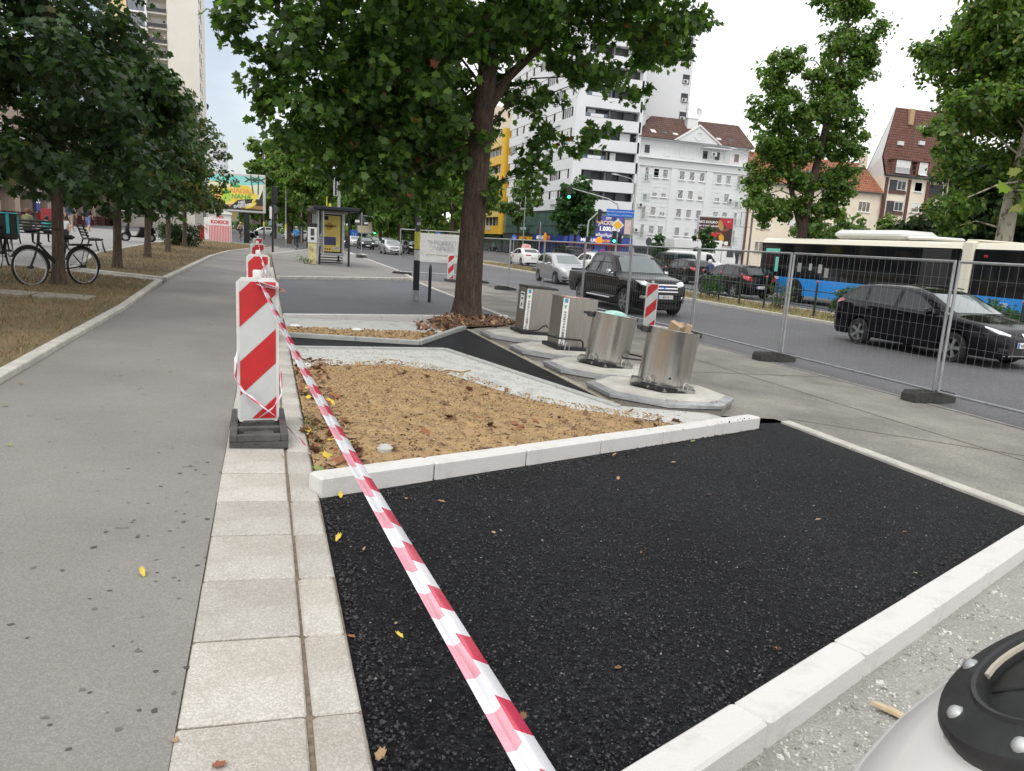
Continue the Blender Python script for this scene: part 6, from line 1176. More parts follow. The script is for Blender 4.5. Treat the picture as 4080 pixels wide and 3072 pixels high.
# ---- shrubs and hedges
def shrub(name, x, y, sx, sy_, h, kd, lb, n_=26, cr=.3, per=150, size=.075, cat='shrub', zb=.0, probs=(.3, .4, .25, .05)):
    cl_ = [(rr.uniform(-sx, sx), rr.uniform(-sy_, sy_), rr.uniform(.15, h), cr*rr.uniform(.7, 1.2)) for _ in range(n_)]
    e_ = empty(name, (x, y, gz(x)+zb), 0, lb, cat); mb_ = MB()
    for q in cl_[:max(6, n_//2)]: mb_.tube([(q[0]*.3, q[1]*.3, 0), (q[0]*.6, q[1]*.6, q[2]*.6), q[:3]], [.015, .01, .004], 5)
    mb_.obj('stems', b_hazel, e_); P, O = clump_points(cl_, per); tag(link('foliage', leaves_mesh('foliage', P, size, 'quad', LM[kd], probs, O), e_), kind='stuff'); return e_
shrub('median_shrub', 18.1, 19.0, .35, .8, .85, 'ash', 'green rose bush behind the railing, beside the black estate car', 44, .36, 520, .10, zb=.08)
shrub('median_shrub', 18.0, 22.9, .3, .5, .95, 'hazel', 'sparse brownish bush behind the railing before the bus front wheel', 18, .24, 190, .08, zb=.08, probs=(.15, .2, .25, .4))
shrub('median_hedge', 18.1, 14.0, .4, 2.4, .85, 'ash', 'green hedge on the median at the right, before the rear of the bus', 70, .38, 460, .10, 'hedge', zb=.08)
shrub('median_shrub', 18.0, 27.6, .25, .5, .8, 'ash', 'small bush on the median left of the black hatchback', 16, .26, 380, .09, zb=.08)
shrub('clipped_hedge', -4.35, 44.4, .95, .8, 1.05, 'hazel', 'dark clipped hedge behind the left tree row', 44, .34, 420, .10, 'hedge', probs=(.5, .36, .14, 0))
shrub('pavement_weeds', 1.75, 34.6, .42, .25, .25, 'pale', 'tuft of light green weeds at the foot of the parking meter', 14, .16, 160, .07, 'weeds', zb=.06)

# far-off belt of trees closing the street
P = np.stack([rng.uniform(-70, 110, 9000), rng.uniform(232, 262, 9000), rng.uniform(0, 1, 9000)**.8*10.5], 1); P[:, 2] *= .62+.38*np.sin(P[:, 0]*.33)*np.sin(P[:, 0]*.13+1); O = rng.normal(0, 1, (9000, 3))
tag(link('distant_wood', leaves_mesh('distant_wood', P, 1.7, 'quad', LM['street'], (.4, .38, .18, .04), O)), 'far belt of green trees closing the view down the street', 'trees', kind='stuff')
# ================================================================ STREET FURNITURE
m_iron = mat('black_iron', (.02, .021, .022), .5, .3, var=.3, vs_=9); m_polegrey = mat('grey_pole', (.36, .37, .37), .5, .4, var=.2, vs_=5); m_navy = mat('shelter_navy', (.018, .022, .032), .45, .2); m_alu = mat('aluminium', (.52, .53, .53), .4, .6, var=.1, vs_=6)
m_bluesign = mat('blue_sign', (.02, .14, .55), .4); m_signback = mat('sign_back', (.045, .05, .055), .5); m_yl = mat('sticker_yellow', (.75, .66, .10), .6, var=.2, vs_=14); m_wht = mat('sticker_white', (.72, .72, .70), .6, var=.2, vs_=20); m_greenlit = mat('lit_green', (.05, 1, .45), .3, emit=3.5)
def disc(r, t=.02, n=24): return MB().lathe([(r, 0), (r, t)], n=n)
# ---- bus shelter
e = empty('bus_shelter', (2.35, 35.5, gz(3)+.06), 0, 'dark bus shelter with yellow poster, roof and slatted bench on the pavement', 'bus shelter')
for x, y in ((0, 0), (1.30, -.15), (0, 5.0), (1.30, 5.0)): mb = MB(); mb.box((x, y, 1.25), (.09, .09, 2.5), bev=.01); mb.box((x, y, .015), (.22, .22, .03), bev=.01); mb.obj('post', m_navy, e)
mb = MB(); mb.box((.72, 2.4, 2.56), (2.05, 6.0, .15), bev=.02); mb.obj('roof', m_navy, e); mb = MB(); mb.box((.72, 2.4, 2.47), (1.8, 5.7, .04)); mb.obj('roof_lining', m_dark, e)
m_clear = mat('shelter_glass', (.55, .6, .58), .05, alpha=.32)
for i in range(3): MB().box((.0, .9+1.6*i, 1.45), (.015, 1.5, 1.7)).obj('glass_panel', m_clear, e)
for y in (.12, 1.7, 3.3, 4.88): MB().box((-.01, y, 1.45), (.05, .1, 1.95), bev=.01).obj('panel_frame', m_alu, e)
for x in (-.06, .16): MB().box((x, -.05, 1.45), (.07, .05, 2.05), bev=.01).obj('panel_frame', m_alu, e)
f_ = MB().box((.68, 1.05, 1.42), (1.05, .16, 1.98), bev=.02).obj('poster_case', m_alu, e); MB().box((.63, .955, 1.44), (.90, .03, 1.78)).obj('poster_border', m_dark, f_)
m_post = mat('poster_yellow', (.68, .47, .10), .5, col2=(.74, .62, .18), vs_=1.2); MB().box((.61, .935, 1.44), (.80, .02, 1.66)).obj('poster', m_post, f_)
MB().box((.50, .92, 1.10), (.62, .01, .38)).obj('poster_screen', mat('poster_tv', (.03, .035, .06), .3, col2=(.07, .07, .22), vs_=5), f_); MB().box((.36, .92, 2.15), (.2, .01, .18)).obj('poster_logo', m_dark, f_)
o = MB().lathe([(.12, 0), (.17, 0), (.17, .006)], n=24).obj('poster_ring', mat('poster_gold', (.5, .28, .03), .5), f_); o.location = (.5, .925, 1.78); o.rotation_euler = (R(90), 0, 0); lettering('EXTREMISTI', .12, m_txt, f_, (.5, .91, 1.78), FRONT, bold=.004)
o = disc(.13, .006).obj('poster_badge', m_yl, f_); o.location = (.82, .925, .98); o.rotation_euler = (R(90), 0, 0); P = rrect(.3, .13, .06); MB().add([(.83+u, .915, .78+v) for u, v in P], [tuple(range(len(P)))]).obj('price_tag', m_wht, f_); lettering('42.999', .085, m_txt, f_, (.83, .908, .78), FRONT)
for i in range(3): o = disc(.035, .004, 12).obj('poster_icon', m_dark, f_); o.location = (.33+.1*i, .925, .72); o.rotation_euler = (R(90), 0, 0)
for z in (.08, .2, .32, .44): MB().box((.65, 1.3, z), (1.05, .06, .05), bev=.01).obj('bench_slat', m_iron, e); MB().box((.03, .5, z), (.05, .8, .05), bev=.01).obj('bench_slat', m_iron, e)
for y in (1.5, 1.62, 1.74): MB().box((.65, y, .46), (1.1, .09, .04), bev=.01).obj('bench_slat', m_iron, e)
lettering('URBAN', .16, m_wht, e, (.0, -.05, 1.1), (R(90), R(90), 0)); mb = MB(); mb.tube([(.35, .6, 2.6), (.35, .6, 3.1)], .025, 6); mb.box((.5, .6, 2.72), (.12, .12, .2), bev=.05); mb.obj('roof_camera', m_yl, e)
# ---- parking meter cabinet
e = empty('meter_cabinet', (1.99, 34.9, gz(2)+.06), 0, 'weathered meter cabinet, cream below and white above, left of the shelter', 'cabinet'); MB().box((0, 0, .47), (.35, .3, .94), bev=.015).obj('cream_base', mat('cream_metal', (.62, .55, .28), .6, var=.15, vs_=7), e); MB().box((0, -.01, 1.29), (.385, .33, .68), bev=.015).obj('white_head', mat('meter_white', (.66, .66, .64), .5, var=.1, vs_=8), e)
MB().box((0, -.18, 1.42), (.16, .02, .3), bev=.005).obj('window', m_glass, e); MB().box((.0, -.18, 1.14), (.14, .02, .1), bev=.004).obj('coin_slot', m_dark, e); mb = MB()
for k in range(3): mb.tube([(-.1+.07*k+.04*math.cos(a*.6), -.155, .72-.05*k+.07*math.sin(a*.6)) for a in range(0, 11)], .006, 4)
mb.obj('graffiti', m_dark, e); MB().box((.05, .02, 1.72), (.34, .22, .18), bev=.02).obj('top_box', m_dark, e)
# ---- lamp post by the far bay, hoop, signs
def pole(mb, h, r0, r1=None, z0=0, x=0, y=0, n=10): mb.tube([(x, y, z0), (x, y, z0+h*.5), (x, y, z0+h)], [r0, (r0+(r1 or r0))/2, r1 or r0], n); return mb
e = empty('lamp_post', (3.79, 19.6, gz(3.79)-.02), 0, 'black lamp post plastered with torn stickers beside the bike hoop', 'lamp post'); pole(MB(), 1.05, .085).obj('dark_base', m_iron, e, 50); pole(MB(), 8, .072, .05, 1.05).obj('shaft', mat('worn_pole', (.16, .16, .16), .6, col2=(.03, .03, .032), vs_=6), e, 50)
mb = MB(); mb.lathe([(.074, 1.35), (.076, 1.8), (.072, 1.8)], n=14, cap0=False, cap1=False); mb.obj('yellow_poster', m_yl, e, 50); mb = MB(); mb.lathe([(.076, 1.06), (.078, 1.32), (.073, 1.32)], n=14, cap0=False, cap1=False); mb.obj('white_poster', m_wht, e, 50); mb = MB(); mb.lathe([(.087, .0), (.087, .28)], n=14); mb.obj('foot_sleeve', m_polegrey, e, 50)
for z in (2.0, 2.2, 2.45): MB().box((.01, -.073, z), (.09, .01, .06)).obj('sticker', m_wht, e)
MB().box((-.12, -.05, 3.5), (.34, .05, .6), bev=.02).obj('sign_panel', m_wht, e)
e = empty('bike_hoop', (4.15, 19.55, gz(4.15)-.02), R(75), 'black steel bike hoop standing beside the stickered lamp post', 'bike stand'); mb = MB(); mb.tube([(-.25, 0, 0), (-.25, 0, .72)]+[(-.25*math.cos(R(a)), 0, .72+.25*math.sin(R(a))) for a in range(15, 180, 15)]+[(.25, 0, .72), (.25, 0, 0)], .028, 10); mb.obj('tube', m_iron, e, 50)
for x in (-.25, .25): MB().lathe([(.07, 0), (.07, .012)], (x, 0, 0), 14).obj('foot_flange', m_iron, e)
def tri_sign(x, y, h_, rz, lb, s=.95):
    e_ = empty('road_sign', (x, y, gz(x)+.05), rz, lb, 'road sign'); pole(MB(), h_, .03).obj('pole', m_polegrey, e_, 50); mb_ = MB(); a = s/2; mb_.prism([(-a, h_-s*.86), (a, h_-s*.86), (a*.94, h_-s*.93), (-a*.94, h_-s*.93)], .03, .05, 'y'); mb_.prism([(-a, h_-s*.86), (a, h_-s*.86), (.03, h_), (-.03, h_)], .03, .05, 'y'); mb_.obj('plate', m_signback, e_)
    mb_ = MB(); mb_.prism([(-.42, 0), (.42, 0), (.34, .08), (.12, .13), (-.12, .13), (-.34, .08)], -.2, .2, 'y'); mb_.obj('foot', m_rubber, e_); mb_ = MB(); mb_.prism([(-.38, .13), (.38, .13), (.3, .2), (-.3, .2)], -.18, .18, 'y'); mb_.obj('foot_top', m_rubber, e_); return e_
e = tri_sign(6.35, 53.2, 3.1, R(5), 'dark back of a triangular road sign on a rubber foot right of the shelter'); MB().box((-.3, .02, 2.5), (.3, .02, .16)).obj('sticker', m_wht, e); MB().box((.3, .02, 2.4), (.24, .02, .1)).obj('sticker', m_wht, e)
tri_sign(17.58, 47.9, 3.3, R(18), 'dark back of a triangular road sign on the median, behind the silver hatchback', .85)
def round_sign(x, y, h_, d, m, lb, rz=0, sym=None):
    e_ = empty('road_sign', (x, y, gz(x)), rz, lb, 'road sign'); pole(MB(), h_+d/2, .03).obj('pole', m_polegrey, e_, 50); o_ = disc(d/2).obj('plate', m, e_); o_.location = (0, -.04, h_); o_.rotation_euler = (R(90), 0, 0)
    if sym:
        mb_ = MB()
        for sx in (-.32, .32): mb_.tube([(sx*d*.55+.13*d*math.cos(R(a)), -.065, h_-.06*d+.13*d*math.sin(R(a))) for a in range(0, 361, 30)], .012*d/.6, 4)
        mb_.tube([(-.18*d, -.065, h_-.06*d), (-.05*d, -.065, h_+.1*d), (.1*d, -.065, h_+.1*d), (.18*d, -.065, h_-.06*d)], .012*d/.6, 4); mb_.obj('bicycle_symbol', m_wht, e_)
    return e_
round_sign(3.38, 98, 2.75, .62, m_bluesign, 'round blue cycle path sign left of the shelter, above the cyclist in blue', 0, True); round_sign(19.1, 58.1, 2.25, .48, m_bluesign, 'round blue cycle sign by the taxi, right of the tree trunk', R(18), True); round_sign(29.4, 54.6, 2.55, .68, m_signback, 'grey back of a round road sign right of the green traffic light', R(18)); round_sign(.6, 61.2, 2.9, .7, m_signback, 'black round sign back beside the lemonade billboard', 0)
# traffic lights
def light_head(par, loc, rz=0, lit=True, back=False, s=1.):
    o_ = MB().box((0, 0, 0), (.34*s, .28*s, 1.02*s), bev=.05).obj('signal_head', m_dark, par); o_.location = loc; o_.rotation_euler = (0, 0, rz)
    for i in range(3):
        mb_ = MB(); mb_.lathe([(.001, .0), (.105*s, .0), (.11*s, .02)], n=16, cap0=False, cap1=False); l_ = mb_.obj('lens', m_greenlit if (lit and i == 2) else mat('dark_lens', (.03, .03, .03), .3), o_); l_.location = (0, (.15 if back else -.15)*s, (.31-.31*i)*s); l_.rotation_euler = (R(90), 0, 0)
        mb_ = MB(); mb_.tube([(.13*s*math.cos(R(a)), -.22*s*(1 if not back else -1), (.31-.31*i)*s+.13*s*math.sin(R(a))) for a in range(0, 181, 20)], .02*s, 4); mb_.obj('visor', m_dark, o_)
    return o_
e = empty('traffic_light', (27.12, 55.8, gz(27)), 0, 'traffic light with long arm, street name sign and yellow diamond by the junction', 'traffic light')
mb = MB(); mb.tube([(0, 0, 0), (0, 0, 4.9), (-.1, .1, 5.35), (-.7, .55, 5.75), (-3.5, 1.6, 6.42)], [.09, .07, .065, .06, .045], 10); mb.obj('mast', m_polegrey, e, 50); light_head(e, (-3.72, 1.7, 6.05), R(-18)); light_head(e, (-.25, -.1, 2.75), R(-18)); o = light_head(e, (.32, .05, 2.6), R(70), False)
s_ = MB().box((0, 0, 0), (2.25, .05, .62), bev=.02).obj('street_name_sign', m_bluesign, e); s_.location = (.1, -.12, 4.65); s_.rotation_euler = (0, 0, R(-18))
for tx, x, z in (('Максима Горког', -.56, .12), ('Браће Рибникар', .56, .12), ('Maksima Gorkog', -.56, -.15), ('Braće Ribnikar', .56, -.15)): lettering(tx, .145, m_wht, s_, (x, -.03, z), FRONT)
o = MB().box((0, 0, 0), (.74, .03, .74), ry=R(45), bev=.01).obj('diamond_plate', m_wht, e); o.location = (-.05, -.14, 3.72); o.rotation_euler = (0, 0, R(-18)); MB().box((0, -.02, 0), (.5, .02, .5), ry=R(45)).obj('diamond_centre', mat('priority_yellow', (.85, .45, .01), .4), o)
e = empty('traffic_light', (25.5, 58.0, gz(25)), 0, 'traffic light with short curved arm left of the jackpot screen', 'traffic light'); mb = MB(); mb.tube([(0, 0, 0), (0, 0, 3.6), (.1, .1, 4.0), (1.0, .35, 4.75)], [.08, .07, .06, .05], 10); mb.obj('mast', m_polegrey, e, 50); light_head(e, (1.12, .35, 4.5), R(60), False); light_head(e, (.0, -.2, 2.2), R(80), False)
e = empty('traffic_light', (.42, 47.6, gz(.4)+.05), 0, 'black back of a traffic light on a post behind the third warning board', 'traffic light'); pole(MB(), 3.9, .06).obj('mast', m_iron, e, 50); light_head(e, (.12, .1, 3.35), 0, False, True, 1.0); MB().box((-.1, 0, 2.3), (.16, .1, .7), bev=.02).obj('push_button_box', m_wht, e)
for (x, y, lb, a) in ((15.5, 113.4, 'far green traffic light on an arm over the oncoming lanes', -2.4), (6.9, 113.8, 'far green traffic light at the kerb beyond the shelter', 0)):
    e = empty('traffic_light', (x, y, gz(x)), 0, lb, 'traffic light'); mb = MB(); mb.tube([(0, 0, 0), (0, 0, 3.9), (a*.12, 0, 4.3), (a, 0, 4.45)] if a else [(0, 0, 0), (0, 0, 3.2)], .07, 8); mb.obj('mast', m_polegrey, e, 50); light_head(e, (a, -.1, 4.0 if a else 2.9), 0); light_head(e, (-.1, -.15, 2.3), 0)
# poles and lamps
def lamp(x, y, h_, lb, arms, r=.09, m=None, extra=None):
    e_ = empty('lamp_post', (x, y, gz(x)), 0, lb, 'lamp post'); pole(MB(), h_, r, r*.55).obj('shaft', m or m_polegrey, e_, 50)
    for ax, ay, az in arms:
        mb_ = MB(); mb_.tube([(0, 0, h_-.2), (ax*.25, ay*.25, h_+az*.6), (ax, ay, h_+az)], .04, 6); mb_.obj('arm', m_polegrey, e_, 50); o_ = MB().lathe([(.02, .1), (.17, .06), (.2, 0), (.02, -.05)], n=14, sx=1.9).obj('lamp_head', m_alu, e_, 50); o_.location = (ax*1.12, ay*1.12, h_+az); o_.rotation_euler = (0, .1 if ax > 0 else -.1, math.atan2(ay, ax))
    return e_
e = lamp(31.2, 61.3, 7.6, 'slim street lamp before the white apartment house, arm to the left', [(-1.5, .6, .65)]); lamp(33.3, 97.2, 8.8, 'double-armed street lamp in front of the tower glass front', [(-1.8, .7, .3), (1.7, -.5, .3)]); e = lamp(45.0, 63.0, 9.6, 'brownish lamp post with empty sign frame left of the beige house', [(-1.9, 1.2, 2.3)], .11, mat('brown_pole', (.17, .13, .12), .7)); mb = MB(); mb.tube([(-1.1, .3, 4.6), (-.1, .0, 4.6), (-.1, 0, 6), (-1.1, .3, 6)], .035, 5, closed=True); mb.obj('sign_frame', m_iron, e)
lamp(-.15, 96, 11.2, 'dark lamp pole with yellow stickers right of the lemonade billboard', [(-.9, 0, .3)], .1, mat('brown_pole2', (.11, .085, .07), .8)); MB().lathe([(.105, 1.5), (.105, 2.1)], n=10).obj('yellow_sticker', m_yl, COL.objects[-1].parent)
lamp(1.85, 74.7, 8.5, 'grey pole with torn posters between billboard and shelter', [], .08); MB().lathe([(.088, .6), (.088, 1.5)], n=10).obj('poster_wrap', m_wht, COL.objects[-1].parent); MB().lathe([(.092, 1.5), (.092, 1.95)], n=10).obj('yellow_sticker', m_yl, COL.objects[-1].parent)
lamp(1.5, 104, 9.2, 'thin grey lamp pole behind the traffic light post', [(-.8, 0, .2)], .07)
e = empty('direction_sign', (3.95, 90.4, gz(4)), 0, 'curved pole carrying the blank back of a wide direction sign', 'road sign'); mb = MB(); mb.tube([(0, 0, 0), (0, 0, 5.0), (.1, 0, 5.5), (.6, 0, 6.0), (1.9, 0, 6.3)], [.08, .07, .06, .055, .05], 8); mb.obj('mast', m_polegrey, e, 50); MB().box((0, -.08, 5.1), (2.1, .05, .42), bev=.02, ry=R(2)).obj('plate', m_alu, e); MB().box((-.0, -.1, 3.9), (.5, .04, .5), ry=R(45)).obj('diamond_plate', m_signback, e); light_head(e, (-.05, -.1, 2.5), 0, False)
e = empty('cabinet_post', (4.5, 50, gz(4.5)+.05), 0, 'grey post with tall white display case above the shelter roof', 'post'); pole(MB(), 5.6, .1).obj('shaft', m_polegrey, e, 50); MB().box((-.22, 0, 4.6), (.25, .3, 1.5), bev=.02).obj('display_case', m_alu, e); MB().box((-.22, -.16, 4.6), (.12, .02, 1.4)).obj('display_glass', m_dark, e)
for x, y, w, h_, z, lb in ((12.3, 112, 1.1, 1.1, 1.7, 'blue road sign board beside the person in black'), (18.6, 84, .5, .6, 2.2, 'small blue parking sign above the white banner'), (20.6, 92, .6, .9, 2.2, 'blue and white sign board above the white banner, nearer the trunk')):
    e = empty('road_sign', (x, y, gz(x)), R(6), lb, 'road sign'); pole(MB(), z+h_/2, .035).obj('pole', m_polegrey, e, 50); MB().box((0, -.05, z), (w, .03, h_), bev=.01).obj('plate', m_bluesign, e); lettering('P' if w < .55 else '↑↗', .4 if w < .55 else .45, m_wht, e, (0, -.07, z), FRONT)
# ---- billboards
def billboard(x, y, rz, w, h_, zb, lb, post_x, mats_bg):
    e_ = empty('billboard', (x, y, gz(x)), rz, lb, 'billboard'); MB().box((post_x, .1, zb/2), (.42, .3, zb), bev=.02).obj('post', m_iron, e_); MB().box((0, 0, zb+h_/2), (w, .32, h_), bev=.06).obj('case', m_alu, e_); b_ = MB().box((0, -.15, zb+h_/2), (w-.36, .04, h_-.36)).obj('poster', mats_bg, e_); return e_, b_
def shape(par, pts, m, y, nm='poster_print'): return MB().add([(u, y, v) for u, v in pts], [tuple(range(len(pts)))]).obj(nm, m, par)
def ellipse(cx, cz, rx, rz_, n=20, a0=0, tilt=0): return [(cx+rx*math.cos(2*math.pi*i/n)*math.cos(tilt)-rz_*math.sin(2*math.pi*i/n)*math.sin(tilt), cz+rx*math.cos(2*math.pi*i/n)*math.sin(tilt)+rz_*math.sin(2*math.pi*i/n)*math.cos(tilt)) for i in range(n)]
e, b = billboard(-2.2, 65.5, R(-2), 4.5, 3.05, 2.42, 'lemonade billboard with teal and yellow poster on a black post', .75, mat('ad_sky', (.62, .66, .52), .5, col2=(.70, .66, .36), vs_=.6)); y = -.172; Z = lambda v: 2.42+v
shape(b, [(-2.05, Z(2.86)), (2.05, Z(2.86)), (2.05, Z(2.3)), (.6, Z(2.15)), (-2.05, Z(2.35))], mat('ad_teal', (.13, .55, .53), .5, col2=(.30, .62, .58), vs_=1.5), y)
shape(b, [(-2.05, Z(.2)), (2.05, Z(.2)), (2.05, Z(.62)), (1.2, Z(.66)), (-2.05, Z(.55))], mat('ad_wood', (.38, .20, .08), .5, var=.3, vs_=2), y); shape(b, [(-2.05, Z(.19)), (2.05, Z(.19)), (2.05, Z(.32)), (-2.05, Z(.42))], mat('ad_dark', (.03, .028, .025), .5), y-.003)
m_ady = mat('ad_yellow', (.75, .58, .08), .5, var=.2, vs_=3); shape(b, [(-1.5, Z(.6)), (.9, Z(.75)), (1.75, Z(1.35)), (1.35, Z(1.6)), (1.0, Z(2.1)), (.1, Z(2.15)), (-.2, Z(1.9)), (-1.9, Z(1.95)), (-1.95, Z(.7))], m_ady, y-.003); m_adg = mat('ad_green', (.06, .36, .08), .5, var=.3, vs_=6)
shape(b, [(-1.05, Z(.8)), (-.45, Z(.8)), (-.42, Z(1.7)), (-1.08, Z(1.7))], mat('ad_lime', (.35, .58, .07), .5, var=.3, vs_=5), y-.006); shape(b, [(-1.75, Z(.85)), (-1.2, Z(.85)), (-1.2, Z(1.75)), (-1.75, Z(1.75))], mat('ad_orange', (.72, .38, .08), .5, var=.2, vs_=5), y-.006); shape(b, ellipse(-.75, Z(1.55), .28, .13), m_adg, y-.009); shape(b, ellipse(-.0, Z(2.05), .36, .12), m_adg, y-.009)
shape(b, [(-.55, Z(.35)), (.1, Z(.95)), (1.1, Z(1.12)), (1.75, Z(1.12)), (2.04, Z(1.9)), (2.04, Z(.6)), (.9, Z(.62)), (.3, Z(.36))], MATS['ad_dark'], y-.010); shape(b, ellipse(1.1, Z(.6), .5, .16, tilt=.5), m_ady, y-.013); shape(b, ellipse(1.35, Z(1.0), .22, .1, tilt=.9), m_ady, y-.013); shape(b, ellipse(-1.1, Z(.62), .22, .2), m_ady, y-.013)
for px, t in ((1.25, .1), (1.62, -.12)): shape(b, [(px, Z(1.5)), (px+.1, Z(1.5)), (px-t+.02, Z(2.75)), (px-t-.05, Z(2.75))], MATS['ad_dark'], y-.006); [shape(b, ellipse(px-t+.3*math.cos(a), Z(2.62)+.12*math.sin(a), .32, .06, 10, 0, a), mat('ad_palm', (.06, .09, .05), .5), y-.009) for a in (.5, 2.6, -.6, 3.7, 1.6)]
lettering('NADA', .52, mat('ad_coral', (.72, .26, .10), .5), b, (.28, y-.013, Z(1.68)), FRONT, bold=.012); lettering('ILI', .32, MATS['ad_wood'], b, (1.18, y-.013, Z(1.52)), FRONT); lettering('NANA', .52, m_adg, b, (.38, y-.013, Z(1.22)), FRONT, bold=.012)
o = lettering('NIJE', .30, m_wht, b, (.42, y-.013, Z(.79)), (R(90), R(-12), 0), bold=.01); o = lettering('SVEJEDNO.', .30, m_wht, b, (.52, y-.013, Z(.55)), (R(90), R(-12), 0), bold=.01)
e, b = billboard(48.5, 74.6, R(-19), 4.15, 3.45, 2.6, 'dark burger billboard with red corners above the delivery van', -.6, mat('ad2_bg', (.035, .022, .02), .4, col2=(.10, .035, .025), vs_=.7)); Z = lambda v: 2.6+v; m_ar = mat('ad2_red', (.42, .02, .035), .45)
shape(b, [(.3, Z(3.24)), (1.86, Z(3.24)), (1.86, Z(2.2)), (1.3, Z(2.15))], m_ar, y); shape(b, [(-1.86, Z(.2)), (-.9, Z(.2)), (.5, Z(1.55)), (-1.86, Z(1.5))], m_ar, y); shape(b, ellipse(.55, Z(2.45), .62, .3, tilt=-1.25), mat('ad2_bun', (.45, .24, .08), .5, var=.3, vs_=8), y-.004); shape(b, ellipse(1.2, Z(2.0), .45, .13, tilt=.35), mat('ad2_sausage', (.22, .08, .05), .5, var=.3, vs_=6), y-.004); shape(b, ellipse(.75, Z(1.1), .3, .4, tilt=.4), mat('ad2_fries', (.62, .32, .03), .5, var=.3, vs_=8), y-.004); shape(b, ellipse(.72, Z(.55), .38, .24), mat('ad2_bowl', (.62, .55, .36), .5), y-.007)
for i in range(7): shape(b, ellipse(-1.2+.3*i, Z(1.62+.08*math.sin(i*2)), .2, .07, 10, 0, .3*math.sin(i)), mat('ad2_meat', (.45, .09, .04), .5, var=.3, vs_=8), y-.004)
lettering('RECI KOLIKO', .36, m_wht, b, (-.92, y-.006, Z(2.75)), FRONT, bold=.012); lettering('jer ti znaš najbolje.', .30, m_wht, b, (-.75, y-.006, Z(2.35)), FRONT, bold=.006); lettering('Domaćin', .2, m_wht, b, (-1.3, y-.006, Z(2.02)), FRONT); lettering('#C', .34, mat('ad2_pink', (.75, .5, .5), .5), b, (1.45, y-.006, Z(2.9)), FRONT); P = rrect(.42, .42, .02, 1); shape(b, [(1.35+u, Z(.5)+v) for u, v in P], m_wht, y-.006)
for x, y_, w, h_, lb, cl in ((15.3, 124.3, 2.2, 1.6, 'distant pale yellow billboard behind the triangular sign', (.70, .58, .30)), (-6.5, 150, 3.4, 4.5, 'red-framed yellow poster wall seen under the lemonade billboard', (.66, .52, .10)), (-1.2, 155, 2.6, 1.8, 'pink poster panel seen under the lemonade billboard', (.62, .20, .42)), (1.8, 140, 2.2, 3.4, 'pale blue poster case right of the billboard post', (.30, .52, .66))):
    e, b = billboard(x, y_, 0, w+.3, h_+.3, 1.8, lb, 0, mat('far_ad_%d' % int(x*10), cl, .5, col2=(.72, .70, .62), vs_=.8))
    if 'red-framed' in lb: e.children[1].data.materials[0] = m_shopred
# ---- popcorn kiosk
e = empty('popcorn_kiosk', (-3.36, 63.9, gz(-3.4)), 0, 'white popcorn kiosk with red stripes and red lettering under the billboard', 'kiosk'); m_kw = mat('kiosk_white', (.74, .73, .71), .6, var=.06, vs_=2); MB().box((0, 0, 1.05), (1.62, 1.6, 2.1), bev=.02).obj('cabin', m_kw, e); MB().prism([(-.9, 2.1), (.9, 2.1), (.84, 2.24), (.2, 2.42), (-.2, 2.42), (-.84, 2.24)], -.95, .9, 'y').obj('roof', m_kw, e); m_kr = mat('kiosk_red', (.58, .03, .05), .5)
for i in range(14): MB().box((-.74+.114*i, -.81, .63), (.055, .02, 1.22)).obj('red_stripe', m_kr, e)
lettering('KOKICE', .36, m_kr, e, (.0, -.82, 1.48), FRONT, bold=.014); lettering('SVEŽE', .2, m_kr, e, (-.0, -.82, 1.86), FRONT, bold=.006); MB().box((-.98, .3, .95), (.34, 1.3, 1.7), bev=.02).obj('side_annex', m_kw, e); o = lettering('KOKICE', .2, m_kr, e, (-.98, -.36, .95), (R(90), R(90), 0))
for i in range(4): MB().box((-1.55+.1*i, .2, .6), (.05, .9, 1.1)).obj('red_stripe', m_kr, e)
# ---- median railing
e = empty('median_railing', (17.4, 0, gz(17)+.07), 0, 'dark green median railing with red ball finials before the bus', 'railing'); m_gr = mat('railing_green', (.012, .03, .024), .45); ys_ = [13.2, 14.9, 16.6, 18.4, 20.4, 21.7, 23.07, 24.6, 26.0, 27.3, 28.8, 30.4]
for y_ in ys_:
    mb = MB(); mb.tube([(0, y_, 0), (0, y_, 1.08)], .035, 8); mb.lathe([(.05, .0), (.045, .06)], (0, y_, 0), 10); mb.lathe([(.045, 0), (.03, .03)], (0, y_, 1.06), 10); o = mb.obj('post', m_gr, e, 50); MB().lathe([(.01, 0), (.04, .02), (.05, .05), (.04, .08), (.005, .1)], (0, y_, 1.08), 10).obj('finial', m_tail, o, 60)
for y0, y1 in zip(ys_[:-1], ys_[1:]):
    for z in (.3, .82): MB().tube([(0, y0+.02, z), (0, y1-.02, z)], .018, 6).obj('rail', m_gr, e, 50)
    mb = MB(); mb.tube([(0, (y0+y1)/2, .3), (0, (y0+y1)/2, .95)], .014, 5); mb.obj('baluster', m_gr, e)
